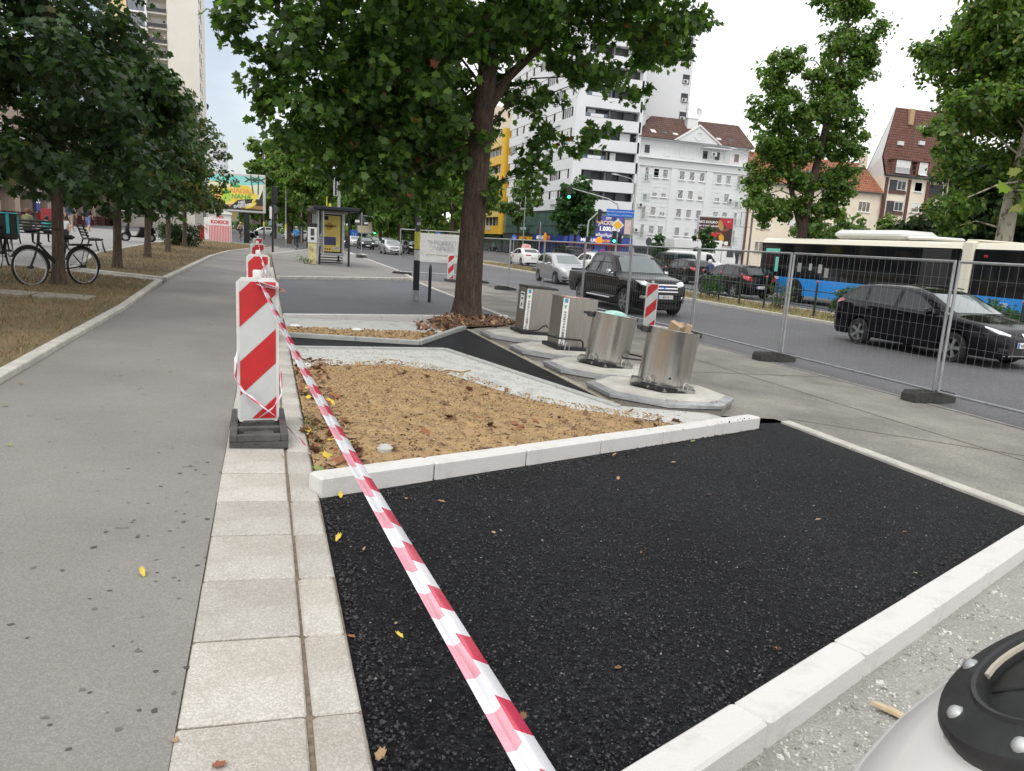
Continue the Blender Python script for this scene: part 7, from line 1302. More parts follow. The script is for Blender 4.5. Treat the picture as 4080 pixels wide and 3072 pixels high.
# ---- benches
def bench(x, y, rz, lb):
    e_ = empty('park_bench', (x, y, gz(x)), rz, lb, 'bench', 'black slatted park benches')
    for sx in (-.8, .8):
        mb_ = MB(); mb_.tube([(sx, -.28, 0), (sx, -.22, .22), (sx, -.2, .42), (sx, .2, .40), (sx, .27, .6), (sx, .38, .92)], .026, 8); mb_.tube([(sx, .2, .40), (sx, .26, .2), (sx, .36, 0)], .026, 8); mb_.obj('side_frame', m_iron, e_, 50)
    for y_, z in ((-.2, .45), (-.1, .45), (0, .445), (.1, .44), (.19, .435)): MB().box((0, y_, z), (1.75, .075, .03), bev=.008).obj('seat_slat', m_iron, e_)
    for y_, z in ((.245, .55), (.275, .65), (.31, .75), (.345, .86)): MB().box((0, y_-.03, z), (1.75, .03, .07), bev=.008, rx=R(-18)).obj('back_slat', m_iron, e_)
    return e_
bench(-5.85, 30.2, R(108), 'empty black slatted bench beside the second left trunk'); bench(-7.6, 30.6, R(165), 'black slatted bench the woman in green sits on')
# ---- bicycles
def bicycle(x, y, rz, lb, m, tilt=0., basket=False, cat='bicycle', saddle=True, simple=False):
    e_ = empty('bicycle', (x, y, gz(x)), rz, lb, cat); e_.rotation_euler = (tilt, 0, rz); r = .345; wb = .555
    for sx in (-wb, wb):
        mb_ = MB(); mb_.tube([(sx+r*math.cos(R(a)), 0, r+r*math.sin(R(a))) for a in range(0, 360, 12)], .021, 8, closed=True); o_ = mb_.obj('wheel', m_tyre, e_, 60); mb_ = MB(); mb_.tube([(sx+(r-.03)*math.cos(R(a)), 0, r+(r-.03)*math.sin(R(a))) for a in range(0, 360, 12)], .012, 6, closed=True); mb_.obj('rim', m_alu, o_, 60)
        if not simple:
            mb_ = MB(); [mb_.tube([(sx, 0, r), (sx+(r-.03)*math.cos(R(a)), 0, r+(r-.03)*math.sin(R(a)))], .0018, 3, cap=False) for a in range(0, 360, 20)]; mb_.obj('spokes', m_galv, o_)
            mb_ = MB(); mb_.tube([(sx+(r+.035)*math.cos(R(a)), 0, r+(r+.035)*math.sin(R(a))) for a in (range(20, 200, 12) if sx < 0 else range(30, 190, 12))], .022, 6); mb_.obj('mudguard', m, e_, 60)
        mb_ = MB(); mb_.lathe([(.03, -.05), (.03, .05)], n=10); o2 = mb_.obj('hub', m_iron, o_); o2.location = (sx, 0, r); o2.rotation_euler = (R(90), 0, 0)
    mb_ = MB(); bb = (-.08, 0, .30); hd = (.36, 0, .78); st = (-.22, 0, .74)
    mb_.tube([bb, hd], .024, 8); mb_.tube([bb, st], .02, 8); mb_.tube([(-.2, 0, .66), (.37, 0, .72)], .018, 8) if not basket else mb_.tube([bb, (.35, 0, .68)], .02, 8); mb_.tube([(-wb, 0, r), bb], .014, 6); mb_.tube([(-wb, 0, r), st], .012, 6); mb_.tube([(wb, 0, r), (.44, 0, .55), (.36, 0, .78), (.32, 0, .98)], .02, 8); mb_.obj('frame', m, e_, 60)
    mb_ = MB(); mb_.tube([(.12, -.29, 1.02), (.26, -.22, 1.05), (.33, 0, 1.02), (.26, .22, 1.05), (.12, .29, 1.02)], .014, 8); mb_.obj('handlebar', m_iron, e_, 60)
    mb_ = MB(); mb_.box((-.27, 0, .90), (.27, .17, .09), bev=.04); mb_.tube([(-.22, 0, .74), (-.26, 0, .88)], .014, 6); mb_.obj('saddle', m_iron, e_, 60)
    if not simple:
        mb_ = MB(); mb_.box((-.55, 0, .76), (.42, .15, .04), bev=.01); mb_.tube([(-.7, .06, .75), (-wb, .06, r)], .008, 5); mb_.tube([(-.7, -.06, .75), (-wb, -.06, r)], .008, 5); mb_.obj('rack', m_iron, e_)
        mb_ = MB(); mb_.lathe([(.09, -.008), (.09, .008)], n=18); o2 = mb_.obj('chainring', m_iron, e_); o2.location = (-.08, -.05, .30); o2.rotation_euler = (R(90), 0, 0); mb_ = MB(); mb_.tube([(-.08, -.09, .30), (.08, -.09, .24)], .01, 5); mb_.box((.09, -.12, .24), (.09, .08, .02)); mb_.obj('crank', m_iron, e_); mb_ = MB(); mb_.tube([(-.08, -.05, .39), (-wb, -.05, r+.03), (-wb, -.05, r-.03), (-.08, -.05, .21)], .006, 4, closed=True); mb_.obj('chain', m_iron, e_)
    return e_
bicycle(-3.70, 16.08, R(-127), 'black city bicycle leaning against the nearest visible left tree', m_iron, R(4), True)
e = bicycle(-5.25, 16.1, R(100), 'second bicycle at the left edge beside the delivery bag', m_galv, R(5))
# delivery bicycle box
e = empty('delivery_bag', (-5.62, 19.4, gz(-5.6)+.62), R(12), 'black and turquoise delivery bag on a bicycle rack at the left edge', 'bag'); m_tq = mat('turquoise_fabric', (.03, .36, .38), .7, var=.2, vs_=5); MB().box((0, 0, .28), (.78, .5, .56), bev=.03).obj('box', m_black, e); MB().box((0, 0, .565), (.80, .52, .03), bev=.01).obj('lid_piping', m_tq, e)
for x in (-.2, .22): MB().box((x, -.257, .34), (.06, .015, .42)).obj('strap', m_tq, e)
MB().box((.397, 0, .32), (.012, .46, .4)).obj('side_panel', m_tq, e); lettering('wolt', .14, m_wht, e, (-.1, -.27, .68), FRONT)
bicycle(-5.55, 19.5, R(95), 'delivery bicycle carrying the turquoise bag at the left edge', m_iron)
# ================================================================ PEOPLE
m_skin = mat('skin', (.50, .29, .20), .6)
def cloth(name, c, var=.15): return mat('cloth_'+name, c, .85, var=var, vs_=14)
def person(loc, rz, J, look, label, H=1.72, z=0., group=None, shorts=False, sleeves=True, longhair=False, helmet=None, skirt=False):
    """J: joint overrides; faces local +X"""
    k = H/1.72
    D_ = dict(pelvis=(0, 0, .95), belly=(.01, 0, 1.10), chest=(0, 0, 1.29), neck=(0, 0, 1.46), head=(.03, 0, 1.585), top=(.02, 0, 1.70))
    for s, sg in (('l', 1), ('r', -1)):
        D_.update({s+'sh': (0, sg*.165, 1.405), s+'el': (-.03, sg*.23, 1.12), s+'wr': (.05, sg*.24, .88), s+'ha': (.08, sg*.235, .79), s+'hip': (0, sg*.085, .90), s+'kn': (.03, sg*.095, .50), s+'an': (-.02, sg*.10, .09), s+'toe': (.15, sg*.115, .035)})
    D_.update(J)
    rad = dict(pelvis=.135, belly=.125, chest=.135, neck=.055, head=.085, top=.068, sh=.062, el=.043, wr=.030, ha=.034, hip=.095, kn=.058, an=.038, toe=.035)
    names = list(D_); idx = {n: i for i, n in enumerate(names)}
    bones = [('pelvis', 'belly', 't'), ('belly', 'chest', 't'), ('chest', 'neck', 't'), ('neck', 'head', 's'), ('head', 'top', 's')]
    for s in 'lr': bones += [('chest', s+'sh', 't'), (s+'sh', s+'el', 't' if sleeves else 's'), (s+'el', s+'wr', 's'), (s+'wr', s+'ha', 's'), ('pelvis', s+'hip', 'b'), (s+'hip', s+'kn', 'b'), (s+'kn', s+'an', 's' if shorts else 'b'), (s+'an', s+'toe', 'f')]
    me = bpy.data.meshes.new('p'); me.from_pydata([tuple(c*k for c in D_[n]) for n in names], [(idx[a], idx[b]) for a, b, _ in bones], [])
    o = bpy.data.objects.new('p', me); o.modifiers.new('skin', 'SKIN'); sub = o.modifiers.new('sub', 'SUBSURF'); sub.levels = 1; sub.render_levels = 1
    sv_ = me.skin_vertices[0].data
    for n in names:
        r_ = rad.get(n, rad.get(n[1:], .05))*k; sv_[idx[n]].radius = (r_*(1.25 if n in ('chest', 'pelvis', 'belly') else 1), r_); sv_[idx[n]].use_root = (n == 'pelvis')
    bm_ = evaluated(o)
    e = empty('person', (loc[0], loc[1], gz(loc[0])+z), rz, label, 'person', group)
    for m in look[:4]: bm_.materials.append(m)
    mi = {'s': 0, 't': 1, 'b': 2, 'f': 3}; seg = [(Vector(D_[a])*k, Vector(D_[b])*k, mi[c]) for a, b, c in bones]; out_ = []
    for p in bm_.polygons:
        c = p.center; best = (9, 0)
        for a, b, m in seg:
            ab = b-a; t = max(0, min(1, (c-a).dot(ab)/max(1e-9, ab.length_squared))); d = (c-a-ab*t).length
            if d < best[0]: best = (d, m)
        out_.append(best[1])
    bm_.polygons.foreach_set('material_index', out_); bm_.polygons.foreach_set('use_smooth', [True]*len(out_)); link('body', bm_, e)
    h = Vector(D_['head'])*k; mb = MB(); pr = [(.004, .135), (.06, .12), (.092, .07), (.1, .02), (.092, -.03)]+([(.10, -.1), (.11, -.2), (.06, -.26)] if longhair else [(.07, -.055)])
    mb.lathe([(a*k*1.02, b*k) for a, b in pr], (0, 0, 0), 14); hr = mb.obj('hair' if not helmet else 'helmet', helmet or look[4], e, 60); hr.location = h+Vector((-.022, 0, .0))*k; hr.rotation_euler = (0, R(-14), 0)
    if helmet: hr.scale = (1.2, 1.15, 1.15)
    mb = MB(); mb.box((.095*k, 0, -.012*k), (.03*k, .022*k, .04*k), bev=.008); 
    for sg in (-1, 1): mb.box((0, sg*.088*k, -.01), (.03, .018, .05), bev=.008)
    f = mb.obj('nose_and_ears', look[0], e, 60); f.location = h
    mb = MB()
    for sg in (-1, 1): mb.box((.083*k, sg*.032*k, .012*k), (.01, .018, .009))
    mb.box((.083*k, 0, -.055*k), (.008, .04, .008)); f = mb.obj('eyes_and_mouth', m_dark, e); f.location = h
    if skirt: mb = MB(); mb.lathe([(.15*k, 1.0*k), (.17*k, .9*k), (.20*k, .7*k), (.23*k, .48*k)], n=16, cap0=False, cap1=False); mb.obj('skirt', look[2], e, 60)
    return e
walk = dict(lkn=(.16, .09, .50), lan=(.30, .09, .12), ltoe=(.46, .1, .10), rkn=(-.03, -.09, .50), ran=(-.28, -.09, .14), rtoe=(-.14, -.1, .04), lel=(-.12, .24, 1.13), lwr=(-.12, .24, .88), lha=(-.10, .235, .8), rel=(.06, -.24, 1.13), rwr=(.2, -.22, .93), rha=(.25, -.2, .86))
ride = dict(pelvis=(-.27, 0, 1.0), belly=(-.22, 0, 1.15), chest=(-.10, 0, 1.32), neck=(-.03, 0, 1.47), head=(.02, 0, 1.59), top=(.02, 0, 1.70), lsh=(-.08, .17, 1.42), rsh=(-.08, -.17, 1.42), lel=(.05, .25, 1.2), rel=(.05, -.25, 1.2), lwr=(.2, .24, 1.08), rwr=(.2, -.24, 1.08), lha=(.25, .23, 1.06), rha=(.25, -.23, 1.06), lhip=(-.25, .09, .95), rhip=(-.25, -.09, .95), lkn=(.12, .11, .80), rkn=(.02, -.11, .62), lan=(.02, .12, .42), ran=(-.12, -.12, .20), ltoe=(.16, .12, .38), rtoe=(.02, -.12, .15))
sit = dict(pelvis=(0, 0, .55), belly=(.0, 0, .70), chest=(.03, 0, .90), neck=(.07, 0, 1.07), head=(.11, 0, 1.19), top=(.11, 0, 1.30), lsh=(.04, .165, 1.02), rsh=(.04, -.165, 1.02), lel=(.1, .22, .76), rel=(.1, -.22, .76), lwr=(.3, .17, .68), rwr=(.3, -.17, .68), lha=(.38, .14, .67), rha=(.38, -.14, .67), lhip=(.03, .09, .53), rhip=(.03, -.09, .53), lkn=(.44, .11, .52), rkn=(.44, -.11, .52), lan=(.42, .11, .10), ran=(.42, -.11, .10), ltoe=(.58, .12, .04), rtoe=(.58, -.12, .04))
c_navy = cloth('navy', (.03, .05, .12)); c_khaki = cloth('khaki', (.30, .26, .19)); c_blk = cloth('black', (.015, .015, .017)); c_blue = cloth('blue', (.03, .17, .40)); c_jean = cloth('dark_jeans', (.03, .035, .05)); c_olive = cloth('olive', (.16, .17, .09)); c_tq = cloth('turquoise', (.04, .42, .46)); c_wh = cloth('white', (.62, .62, .60)); c_grey = cloth('grey', (.30, .30, .32)); c_pat = cloth('patterned_blue', (.16, .20, .40), .5); shoe = cloth('shoe', (.10, .09, .08)); shoew = cloth('pale_shoe', (.5, .48, .45)); h_br = mat('hair_brown', (.14, .06, .025), .6); h_dk = mat('hair_dark', (.015, .011, .009), .5); h_gr = mat('hair_grey', (.30, .29, .28), .7)
person((2.2, 59.1), POS, ride, [m_skin, c_blue, c_jean, shoe, h_gr], 'cyclist in a blue shirt riding away left of the bus shelter', 1.75, .03); bicycle(2.2, 59.1, POS, 'dark bicycle ridden by the cyclist in the blue shirt', m_iron)
mb = MB(); mb.tube([(2.06, 59.0, 1.5), (2.2, 58.78, 1.3), (2.36, 58.9, 1.0)], .015, 5); mb.box((2.40, 58.95, .92), (.1, .24, .26), bev=.04); o = mb.obj('shoulder_bag', c_blk, None); tag(o, 'black shoulder bag worn by the cyclist in the blue shirt', 'bag')
person((6.1, 60.5), R(70), {}, [m_skin, c_blk, c_blk, shoe, h_br], 'person in a black dress standing at the kerb beyond the shelter', 1.66, .06, shorts=True, longhair=True, skirt=True)
person((-2.15, 74.3), NEG, ride, [m_skin, c_grey, c_jean, shoe, mat('hair_blond', (.45, .32, .14), .6)], 'cyclist in a grey tank top riding towards the viewer by the kiosk', 1.7, 0, shorts=True, sleeves=False); bicycle(-2.15, 74.3, NEG, 'bicycle ridden towards the viewer by the kiosk', m_iron, simple=True)
person((-10.75, 50.0), R(60), walk, [m_skin, c_navy, c_khaki, shoew, h_dk], 'man in navy shirt and khaki shorts walking on the left plaza', 1.75, 0, shorts=True); person((-10.5, 53.2), R(70), walk, [m_skin, c_blk, c_pat, shoew, h_br], 'woman in black top and patterned blue shorts walking on the plaza', 1.65, 0, shorts=True, longhair=True)
person((-7.95, 30.62), R(70), sit, [m_skin, c_olive, c_blk, shoe, h_br], 'woman in an olive shirt seated on the bench with her back turned', 1.66); person((-7.35, 30.55), R(80), sit, [m_skin, c_tq, c_jean, shoe, h_dk], 'child in a turquoise shirt seated beside the woman in olive', 1.25, .12); person((-6.95, 31.5), R(-110), {}, [m_skin, c_wh, c_jean, shoe, h_dk], 'small dark-haired child in white standing before the bench', 1.12)
person((.75, 128), POS, ride, [m_skin, c_wh, c_jean, shoe, h_dk], 'distant cyclist in white right of the billboard post', 1.72); bicycle(.75, 128, POS, 'distant bicycle under the cyclist in white', m_iron, simple=True)
def scooter(x, y, rz, label, m):
    e = empty('motor_scooter', (x, y, gz(x)), rz, label, 'scooter')
    for sx in (-.62, .62):
        mb = MB(); mb.tube([(sx+.19*math.cos(R(a)), 0, .24+.19*math.sin(R(a))) for a in range(0, 360, 20)], .06, 8, closed=True); o_ = mb.obj('wheel', m_tyre, e, 60); mb = MB(); mb.lathe([(.14, -.03), (.14, .03)], n=14); r_ = mb.obj('rim', m_alu, o_); r_.location = (sx, 0, .24); r_.rotation_euler = (R(90), 0, 0)
    mb = MB(); mb.prism([(-.85, .5), (-.75, .72), (-.1, .72), (.0, .45), (.1, .32), (.35, .32), (.45, .6), (.42, 1.0), (.5, 1.02), (.62, .55), (.68, .42), (.45, .25), (-.2, .22), (-.6, .4)], -.16, .16, 'y'); mb.obj('body', m, e)
    mb = MB(); mb.box((-.42, 0, .76), (.72, .3, .1), bev=.04); mb.obj('seat', m_dark, e, 50); mb = MB(); mb.tube([(.34, -.33, 1.08), (.44, 0, 1.04), (.34, .33, 1.08)], .018, 6); mb.tube([(.62, 0, .24), (.46, 0, 1.04)], .03, 6); mb.obj('handlebar', m_dark, e, 50)
    MB().box((.52, 0, .94), (.06, .14, .1), bev=.03).obj('headlight', m_head, e, 50); MB().box((-.86, 0, .62), (.04, .14, .07), bev=.015).obj('tail_light', m_tail, e)
    for sg in (-1, 1): MB().tube([(.4, sg*.25, 1.08), (.38, sg*.3, 1.22)], .008, 5).obj('mirror', m_dark, e)
    return e
scooter(-6.45, 44.6, R(200), 'black motor scooter parked on the left plaza behind the tree row', p_black); person((-6.0, 45.6), R(150), {}, [m_skin, c_blk, c_jean, shoe, h_dk], 'person in dark clothes standing beside the parked scooter', 1.75)
scooter(-1.1, 80.6, R(60), 'dark scooter beside the billboard post', p_black); person((-1.1, 80.6), R(60), {**ride, 'lan': (.1, .14, .36), 'ran': (.1, -.14, .36), 'ltoe': (.25, .14, .34), 'rtoe': (.25, -.14, .34)}, [m_skin, c_blk, c_wh, shoe, h_dk], 'long-haired woman in black riding the scooter by the billboard post', 1.66, -.15, shorts=True, longhair=True)
scooter(23.7, 36.6, POS, 'scooter between the black hatchback and the delivery van', p_graph); person((23.7, 36.6), POS, {**ride, 'lan': (.1, .14, .36), 'ran': (.1, -.14, .36), 'ltoe': (.25, .14, .34), 'rtoe': (.25, -.14, .34)}, [m_skin, c_navy, c_jean, shoe, h_dk], 'scooter rider with a white helmet ahead of the black hatchback', 1.72, -.15, helmet=mat('helmet_white', (.75, .75, .75), .25))
scooter(36.5, 122, R(180), 'courier scooter before the yellow building', p_black); person((36.5, 122), R(180), {**ride, 'lan': (.1, .14, .36), 'ran': (.1, -.14, .36), 'ltoe': (.25, .14, .34), 'rtoe': (.25, -.14, .34)}, [m_skin, c_tq, c_jean, shoe, h_dk], 'courier in turquoise on a scooter before the yellow building', 1.72, -.15, helmet=MATS['cloth_turquoise'])
person((4.9, 78), R(80), walk, [m_skin, c_navy, c_jean, shoe, h_dk], 'pedestrian in navy far behind the shelter', 1.75, 0)

# ================================================================ SMALL DETAILS
def scatter(name, P, size, T, faces, mats, probs, label=None, cat=None, parent=None, tilt=.4, flat=None):
    n = len(P); T = np.array(T, float); k = len(T); a = rng.uniform(0, 6.283, n); t1 = rng.normal(0, tilt, n); t2 = rng.normal(0, tilt, n); sz = size*rng.uniform(.55, 1.4, n)
    ca, sa = np.cos(a), np.sin(a); ex = np.stack([ca, sa, t1], 1); ey = np.stack([-sa, ca, t2], 1); ez = np.cross(ex, ey); s3 = rng.uniform(.6, 1.2, (n, 3))
    V = P[:, None, :]+sz[:, None, None]*(ex[:, None, :]*(T[None, :, 0:1]*s3[:, None, 0:1])+ey[:, None, :]*(T[None, :, 1:2]*s3[:, None, 1:2])+ez[:, None, :]*(T[None, :, 2:3]*s3[:, None, 2:3])); V = V.reshape(-1, 3)
    me = bpy.data.meshes.new(name); F = [tuple(i+j*k for i in f) for j in range(n) for f in faces]; me.from_pydata(V.tolist(), [], F)
    for m in mats: me.materials.append(m)
    me.polygons.foreach_set('material_index', np.repeat(rng.choice(len(mats), n, p=probs), len(faces)).astype(np.int32)); o = link(name, me, parent); tag(o, label, cat, kind='stuff'); return o
OCT = [(.5, .1, 0), (-.1, .5, .05), (-.5, -.1, 0), (.1, -.5, -.05), (0, .05, .42), (.05, 0, -.4)]; OCTF = [(0, 1, 4), (1, 2, 4), (2, 3, 4), (3, 0, 4), (1, 0, 5), (2, 1, 5), (3, 2, 5), (0, 3, 5)]
def in_poly(poly, n, wfun=None):
    xs_, ys_ = [p[0] for p in poly], [p[1] for p in poly]; out_ = []
    while len(out_) < n:
        x, y = rng.uniform(min(xs_), max(xs_)), rng.uniform(min(ys_), max(ys_)); c = False
        for i in range(len(poly)):
            a, b = poly[i], poly[i-1]
            if (a[1] > y) != (b[1] > y) and x < (b[0]-a[0])*(y-a[1])/(b[1]-a[1])+a[0]: c = not c
        if c and (wfun is None or rng.uniform() < wfun(x, y)): out_.append((x, y))
    return out_
bpy.context.view_layer.update()
gv, gf = [], []
for o in list(COL.objects):        # ground pieces near the camera
    r_ = o.parent or o
    if o.type == 'MESH' and r_.get('kind') == 'structure' and o.name.split('.')[0] != 'ground':
        if o.parent and not (-1 < o.matrix_world.translation.x < 9 and -2 < o.matrix_world.translation.y < 18): continue
        k_ = len(gv); gv += [o.matrix_world @ v.co for v in o.data.vertices]; gf += [tuple(i+k_ for i in p_.vertices) for p_ in o.data.polygons]
GBVH = BVHTree.FromPolygons(gv, gf)
def drop(xy, off=0.):      # rest points on whatever ground piece lies below
    res = []
    for x, y in xy:
        h_ = GBVH.ray_cast(Vector((x, y, 1.0)), Vector((0, 0, -1)), 3.0)[0]; res.append((x, y, (h_.z if h_ is not None else gz(x))+off))
    return np.array(res)
lr_ = [.36, .46, .40, .62, .50, .54, .74, .60, .86, .60, .74, .54, .50, .62, .40, .46]
from mathutils import noise as _ns
def _nz(x, y): return _ns.noise(Vector((x, y, 4.2)))
lf = np.array([(r_*math.cos(R(a_))*.85, r_*math.sin(R(a_))+.1, 0) for a_, r_ in zip([-90, -62, -38, -10, 14, 32, 55, 74, 90, 106, 125, 148, 166, 190, 218, 242], lr_)])*.62; lf[:, 2] = .35*np.abs(lf[:, 0])+.45*lf[:, 1]**2*np.sign(lf[:, 1]+.1)
dry = [mat('dry_leaf_tan', (.34, .22, .12), .9), mat('dry_leaf_brown', (.16, .085, .05), .9), mat('dry_leaf_rust', (.26, .10, .05), .9), mat('leaf_yellow', (.62, .46, .06), .7), mat('leaf_green', (.22, .30, .08), .6)]
clodm = [mat('clod_tan', (.40, .275, .135), .95), mat('clod_brown', (.24, .15, .08), .95), mat('clod_dark', (.08, .055, .04), .95), mat('clod_pale', (.44, .36, .24), .95)]
xy = in_poly(bed1, 8000); scatter('soil_clods', drop(xy, .002), .021, OCT, OCTF, clodm, (.50, .34, .06, .10), 'loose sandy clods strewn over the near soil bed', 'soil')
xy = in_poly(bed1, 360, lambda x, y: .95 if x < .62 else (.16 if y < 5.1+.42*x else .05)); scatter('leaf_litter', drop(xy, .008), .10, lf, [tuple(range(len(lf)))], dry, (.46, .36, .14, .02, .02), 'dry brown leaves gathered along the kerb in the soil bed', 'leaves', tilt=.45)
xy = in_poly([(.287, 10.8), (2.12, 10.82), (2.9, 12.3), (2.2, 12.2), (.287, 11.8)], 1100); scatter('soil_clods', drop(xy, .004), .035, OCT, OCTF, clodm, (.52, .34, .06, .08), 'loose sandy clods on the far soil strip', 'soil')
xy = in_poly([(2.3, 11.2), (3.6, 13.5), (4.9, 14.4), (5.4, 15.3), (4.9, 16.1), (4.1, 15.9), (2.6, 13.6)], 620); scatter('leaf_litter', drop(xy, .008), .10, lf, [tuple(range(len(lf)))], dry, (.24, .56, .18, .01, .01), 'brown leaf litter round the foot of the big plane tree', 'leaves', tilt=.5)
gm_ = [mat('stone_grey', (.42, .42, .39), .9), mat('stone_pale', (.56, .55, .51), .9), mat('stone_dark', (.24, .235, .22), .9), mat('stone_mortar', (.62, .61, .57), .9)]
xy = in_poly([(.6, 1.0), (1.4, .8), (5.6, 2.2), (5.6, 3.4), (4.97, 3.3), (1.1, 1.6)], 5200, lambda x, y: .15+.85*(_nz(x*2.2, y*2.2) > .02)); scatter('gravel', drop(xy, .000), .0135, OCT, OCTF, gm_, (.46, .22, .24, .08), 'grey gravel and crushed mortar beside the flush white kerb', 'gravel', tilt=.6)
hx = in_poly([(.287, 9.4), (.287, 8.3), (.9, 8.5), (1.4, 8.7), (1.9, 8.4), (2.2, 7.7), (2.6, 7.0), (3.2, 6.4), (3.9, 6.0), (4.5, 6.35), (4.3, 6.55), (3.4, 6.75), (2.35, 9.9)], 1300, lambda x, y: .9 if _nz(x*1.7, y*1.7) > .05 else .12); scatter('mortar_crumbs', drop(hx, .000), .016, OCT, OCTF, gm_, (.4, .22, .16, .22), 'grey mortar crumbs along the concrete haunch', 'gravel', tilt=.6)
bl = [mat('bitumen_black', (.008, .008, .009), .5), mat('bitumen_grey', (.04, .04, .042), .6)]
xy = [(.30+abs(rng.normal(0, .05)), y) for y in rng.uniform(.9, 4.2, 500)]+[(.35+u*4.5+rng.normal(0, .02), 4.16+u*2.08-abs(rng.normal(0, .05))) for u in rng.uniform(0, 1, 500)]+[(.5+u*4.2, 1.56+u*1.86+abs(rng.normal(0, .04))) for u in rng.uniform(0, 1, 160)]; scatter('asphalt_crumbs', drop(xy, .002), .016, OCT, OCTF, bl, (.7, .3), 'loose black asphalt crumbs along the edges of the new bay', 'asphalt')
xy = in_poly([(.3, 1.0), (1.0, 1.75), (5.2, 3.6), (5.2, 6.3), (.3, 4.2)], 17000, lambda x, y: min(1, 2.2/max(.8, y))); scatter('asphalt_aggregate', drop(xy, -.001), .0125, OCT, OCTF, [bl[0], bl[1], mat('bitumen_sheen', (.018, .018, .02), .25), mat('bare_stone', (.20, .20, .19), .8)], (.49, .315, .19, .005), 'coarse black stones standing proud of the new asphalt', 'asphalt', tilt=.5)
# grass on the lawns
GB = [(-.05, 0, 0), (.05, 0, 0), (.06, .12, .62), (0, .34, 1.0)]
def grass(name, poly, n, size, mats, pr, label, wf=None): scatter(name, drop(in_poly(poly, n, wf), -.004), size, GB, [(0, 1, 2, 3)], mats, pr, label, 'grass', tilt=.5)
gr_ = [mat('blade_straw', (.30, .21, .11), .9), mat('blade_tan', (.20, .13, .07), .9), mat('blade_green', (.10, .12, .035), .8), mat('blade_olive', (.15, .135, .055), .85)]
grass('lawn_grass', [(-2.25, 6.2), (-2.25, 13.4), (-2.45, 18.8), (-5.4, 19.6), (-5.6, 15), (-3.6, 10)], 9000, .06, gr_, (.42, .30, .12, .16), 'dry straw-coloured grass on the near left lawn'); grass('lawn_grass', [(-2.5, 20), (-2.4, 34), (-2.0, 43), (-1.2, 50), (.5, 61), (-5.3, 61), (-5.5, 42), (-5.2, 28.9), (-4.3, 20.8)], 12000, .075, gr_, (.44, .30, .10, .16), 'dry straw-coloured grass under the left tree row'); grass('median_grass', [(16.55, 10), (19.15, 10), (19.15, 60), (16.55, 60)], 14000, .10, gr_, (.38, .20, .18, .24), 'yellowing grass on the median strip')
grass('kerb_weeds', [(.28, 5.0), (.40, 5.0), (.40, 6.0), (.28, 6.0)], 90, .05, gr_[2:], (.7, .3), 'green weeds growing between kerb and soil bed')
# single fallen leaves
lv = [(0.41, 4.21, 3), (0.79, 4.18, 0), (1.0, 4.11, 0), (1.17, 3.62, 0), (0.45, 3.45, 0), (0.33, 3.57, 3), (0.49, 2.61, 3), (0.49, 2.72, 0), (2.01, 2.3, 2), (1.27, 2.28, 1), (2.38, 4.55, 0), (3.65, 5.62, 4), (4.05, 5.9, 4), (3.88, 3.46, 0), (3.4, 2.9, 4), (3.14, 5.51, 4), (2.63, 5.14, 0), (3.06, 4.96, 0), (-0.49, 3.21, 3), (-1.92, 6.97, 0), (-1.5, 5.13, 4), (-1.81, 6.17, 4), (-0.14, 1.96, 2), (-0.26, 2.1, 0), (0.1, 4.92, 0), (0.31, 1.94, 0), (0.31, 2.63, 2), (3.18, 9.9, 0), (2.59, 9.59, 2), (3.3, 8.4, 0), (2.75, 10.6, 0), (6.2, 5.6, 0), (6.8, 4.6, 0), (7.2, 8.9, 0), (5.9, 8.3, 2), (6.4, 11.5, 2), (2.9, 4.2, 1), (1.9, 3.3, 1), (3.4, 3.7, 0), (0.8, 2.05, 1), (1.8, 15.9, 0), (2.6, 17.2, 2), (1.0, 18.5, 1), (-0.9, 7.8, 0)]
nm_col = ['tan', 'dark brown', 'rust brown', 'yellow', 'green']; P_ = drop([(x, y) for x, y, _ in lv], .002)
LV = {}
for i, ((x, y, c), p) in enumerate(zip(lv, P_)):
    T = lf*(.055 if c != 3 else .07)*rng.uniform(.6, 1.15)*np.array([rng.uniform(.5, 1), 1, rng.uniform(.6, 1.8)]); mb = MB(); mb.add([(a, b, z*1.6+.0005) for a, b, z in T], [tuple(range(len(T)))]); o = mb.obj('fallen_leaf', dry[c]); o.location = tuple(p); o.rotation_euler = (rng.normal(0, .12), rng.normal(0, .12), rng.uniform(0, 6.28))
    place = 'bike path' if x < -.26 else ('slab strip' if x < .29 else ('new black asphalt' if y < 6.3 and x < 5.3 else ('dusty apron' if x > 5.3 else 'narrow path or far bay')))
    tag(o, 'fallen %s leaf lying on the %s' % (nm_col[c], place), 'leaf', 'fallen %s leaves on the %s' % (nm_col[c], place)); LV.setdefault(o['group'], []).append(o)
ORD = ['nearest', 'second nearest', 'third nearest', 'fourth nearest', 'fifth nearest', 'sixth nearest', 'seventh nearest', 'eighth nearest', 'ninth nearest', 'tenth nearest', 'eleventh nearest', 'twelfth nearest', 'thirteenth nearest']
for g_, ls_ in LV.items():
    if len(ls_) > 1:
        for i, o in enumerate(sorted(ls_, key=lambda q: q.location.y)): o['label'] = ORD[i].replace(' nearest', '-nearest')+' '+o['label']
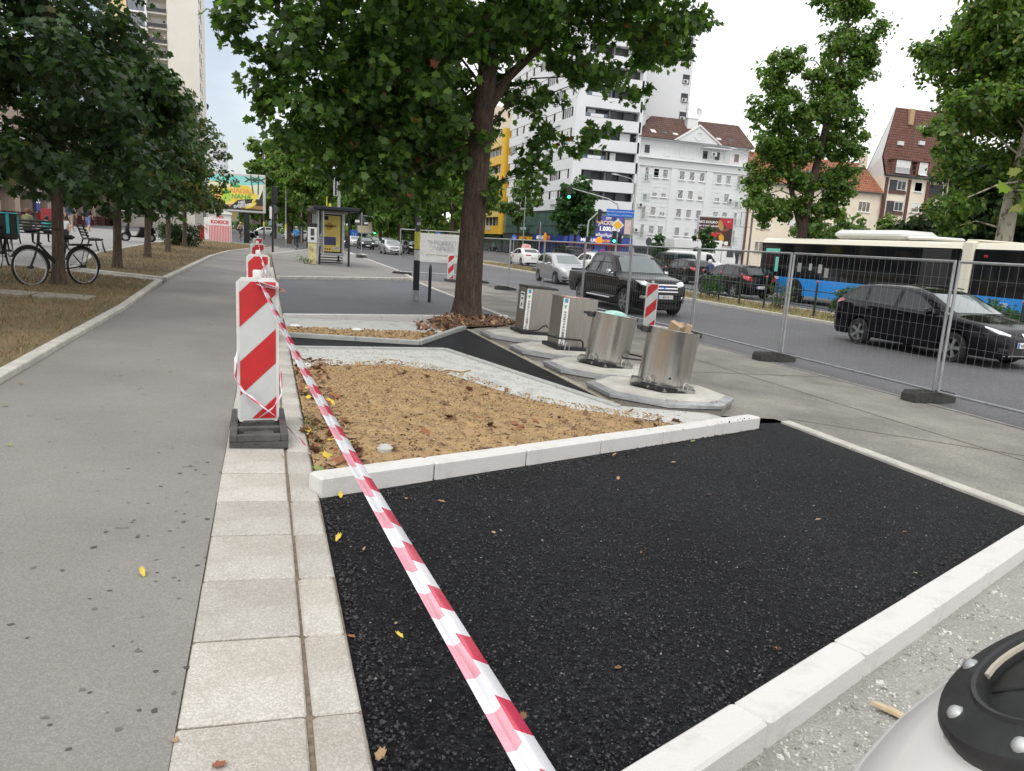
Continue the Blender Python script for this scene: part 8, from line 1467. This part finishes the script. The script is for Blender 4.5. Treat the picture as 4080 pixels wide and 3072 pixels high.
# mortar blobs at the joints of the flush kerb, paper scraps, a stone
mbp = [(.10+.9144*t+.4048*.16, 1.33+.4048*t-.9144*.16) for t in (.8, 1.6, 2.4, 3.2, 4.0, 4.8)]; pts = [(x+abs(rng.normal(0, .02))+.01, y-abs(rng.normal(0, .02))-.02) for x, y in mbp for _ in range(7)]; scatter('mortar_lumps', drop(pts, .0), .022, OCT, OCTF, [gm_[3]], (1,), 'pale mortar lumps squeezed from the flush kerb joints', 'mortar', tilt=.6)
for x, y, lb in ((.40, 8.25, 'crumpled white paper scrap by the kerb in the near soil bed'), (.42, 11.75, 'crumpled white paper scrap at the edge of the far soil strip'), (1.35, 11.7, 'small white paper scrap on the far concrete haunch')):
    mb = MB(); pr = [(.01, .05), (.05, .045), (.075, .02), (.06, 0)]; mb.lathe(pr, n=7, sx=1.2, sy=.8); o = mb.obj('paper_scrap', m_wht); p = drop([(x, y)])[0]; o.location = tuple(p); tag(o, lb, 'paper')
mb = MB(); mb.lathe([(.01, .035), (.03, .04), (.05, .015), (.045, -.02)], n=9, sx=1.15, sy=.85); o = mb.obj('mortar_stone', m_mortar); o.location = tuple(drop([(.78, 4.98)])[0]); tag(o, 'rough grey mortar lump in the soil bed behind the white kerb', 'stone')
mb = MB(); mb.tube([(0, 0, .0), (.12, .03, .02), (.28, .0, .0), (.4, .05, .015)], .009, 5); o = mb.obj('twig', m_soil); p = drop([(1.9, 8.3)])[0]; o.location = tuple(p); tag(o, 'dry twig on the edge between soil bed and concrete haunch', 'twig')


DSC = [(math.cos(a_)*r_, math.sin(a_)*r_, 0) for a_, r_ in zip(np.linspace(0, 5.6, 9), (.5, .42, .55, .38, .5, .44, .58, .4, .48))]
pts = [(-.45+rng.normal(0, .16), rng.uniform(1.9, 4.9)) for _ in range(60)]+[(rng.uniform(-1.9, -.4), rng.uniform(1.5, 12)) for _ in range(70)]; Pz = np.array([(x, y, gz(x)-.0028) for x, y in pts])
scatter('path_stains', Pz, .022, DSC, [tuple(range(9))], [mat('gum_stain', (.07, .065, .06), .8), mat('damp_stain', (.13, .125, .115), .7)], (.5, .5), 'small dark spots and gum stains on the bike path', 'stain', tilt=.0)
bpy.data.scenes.remove(TMP)
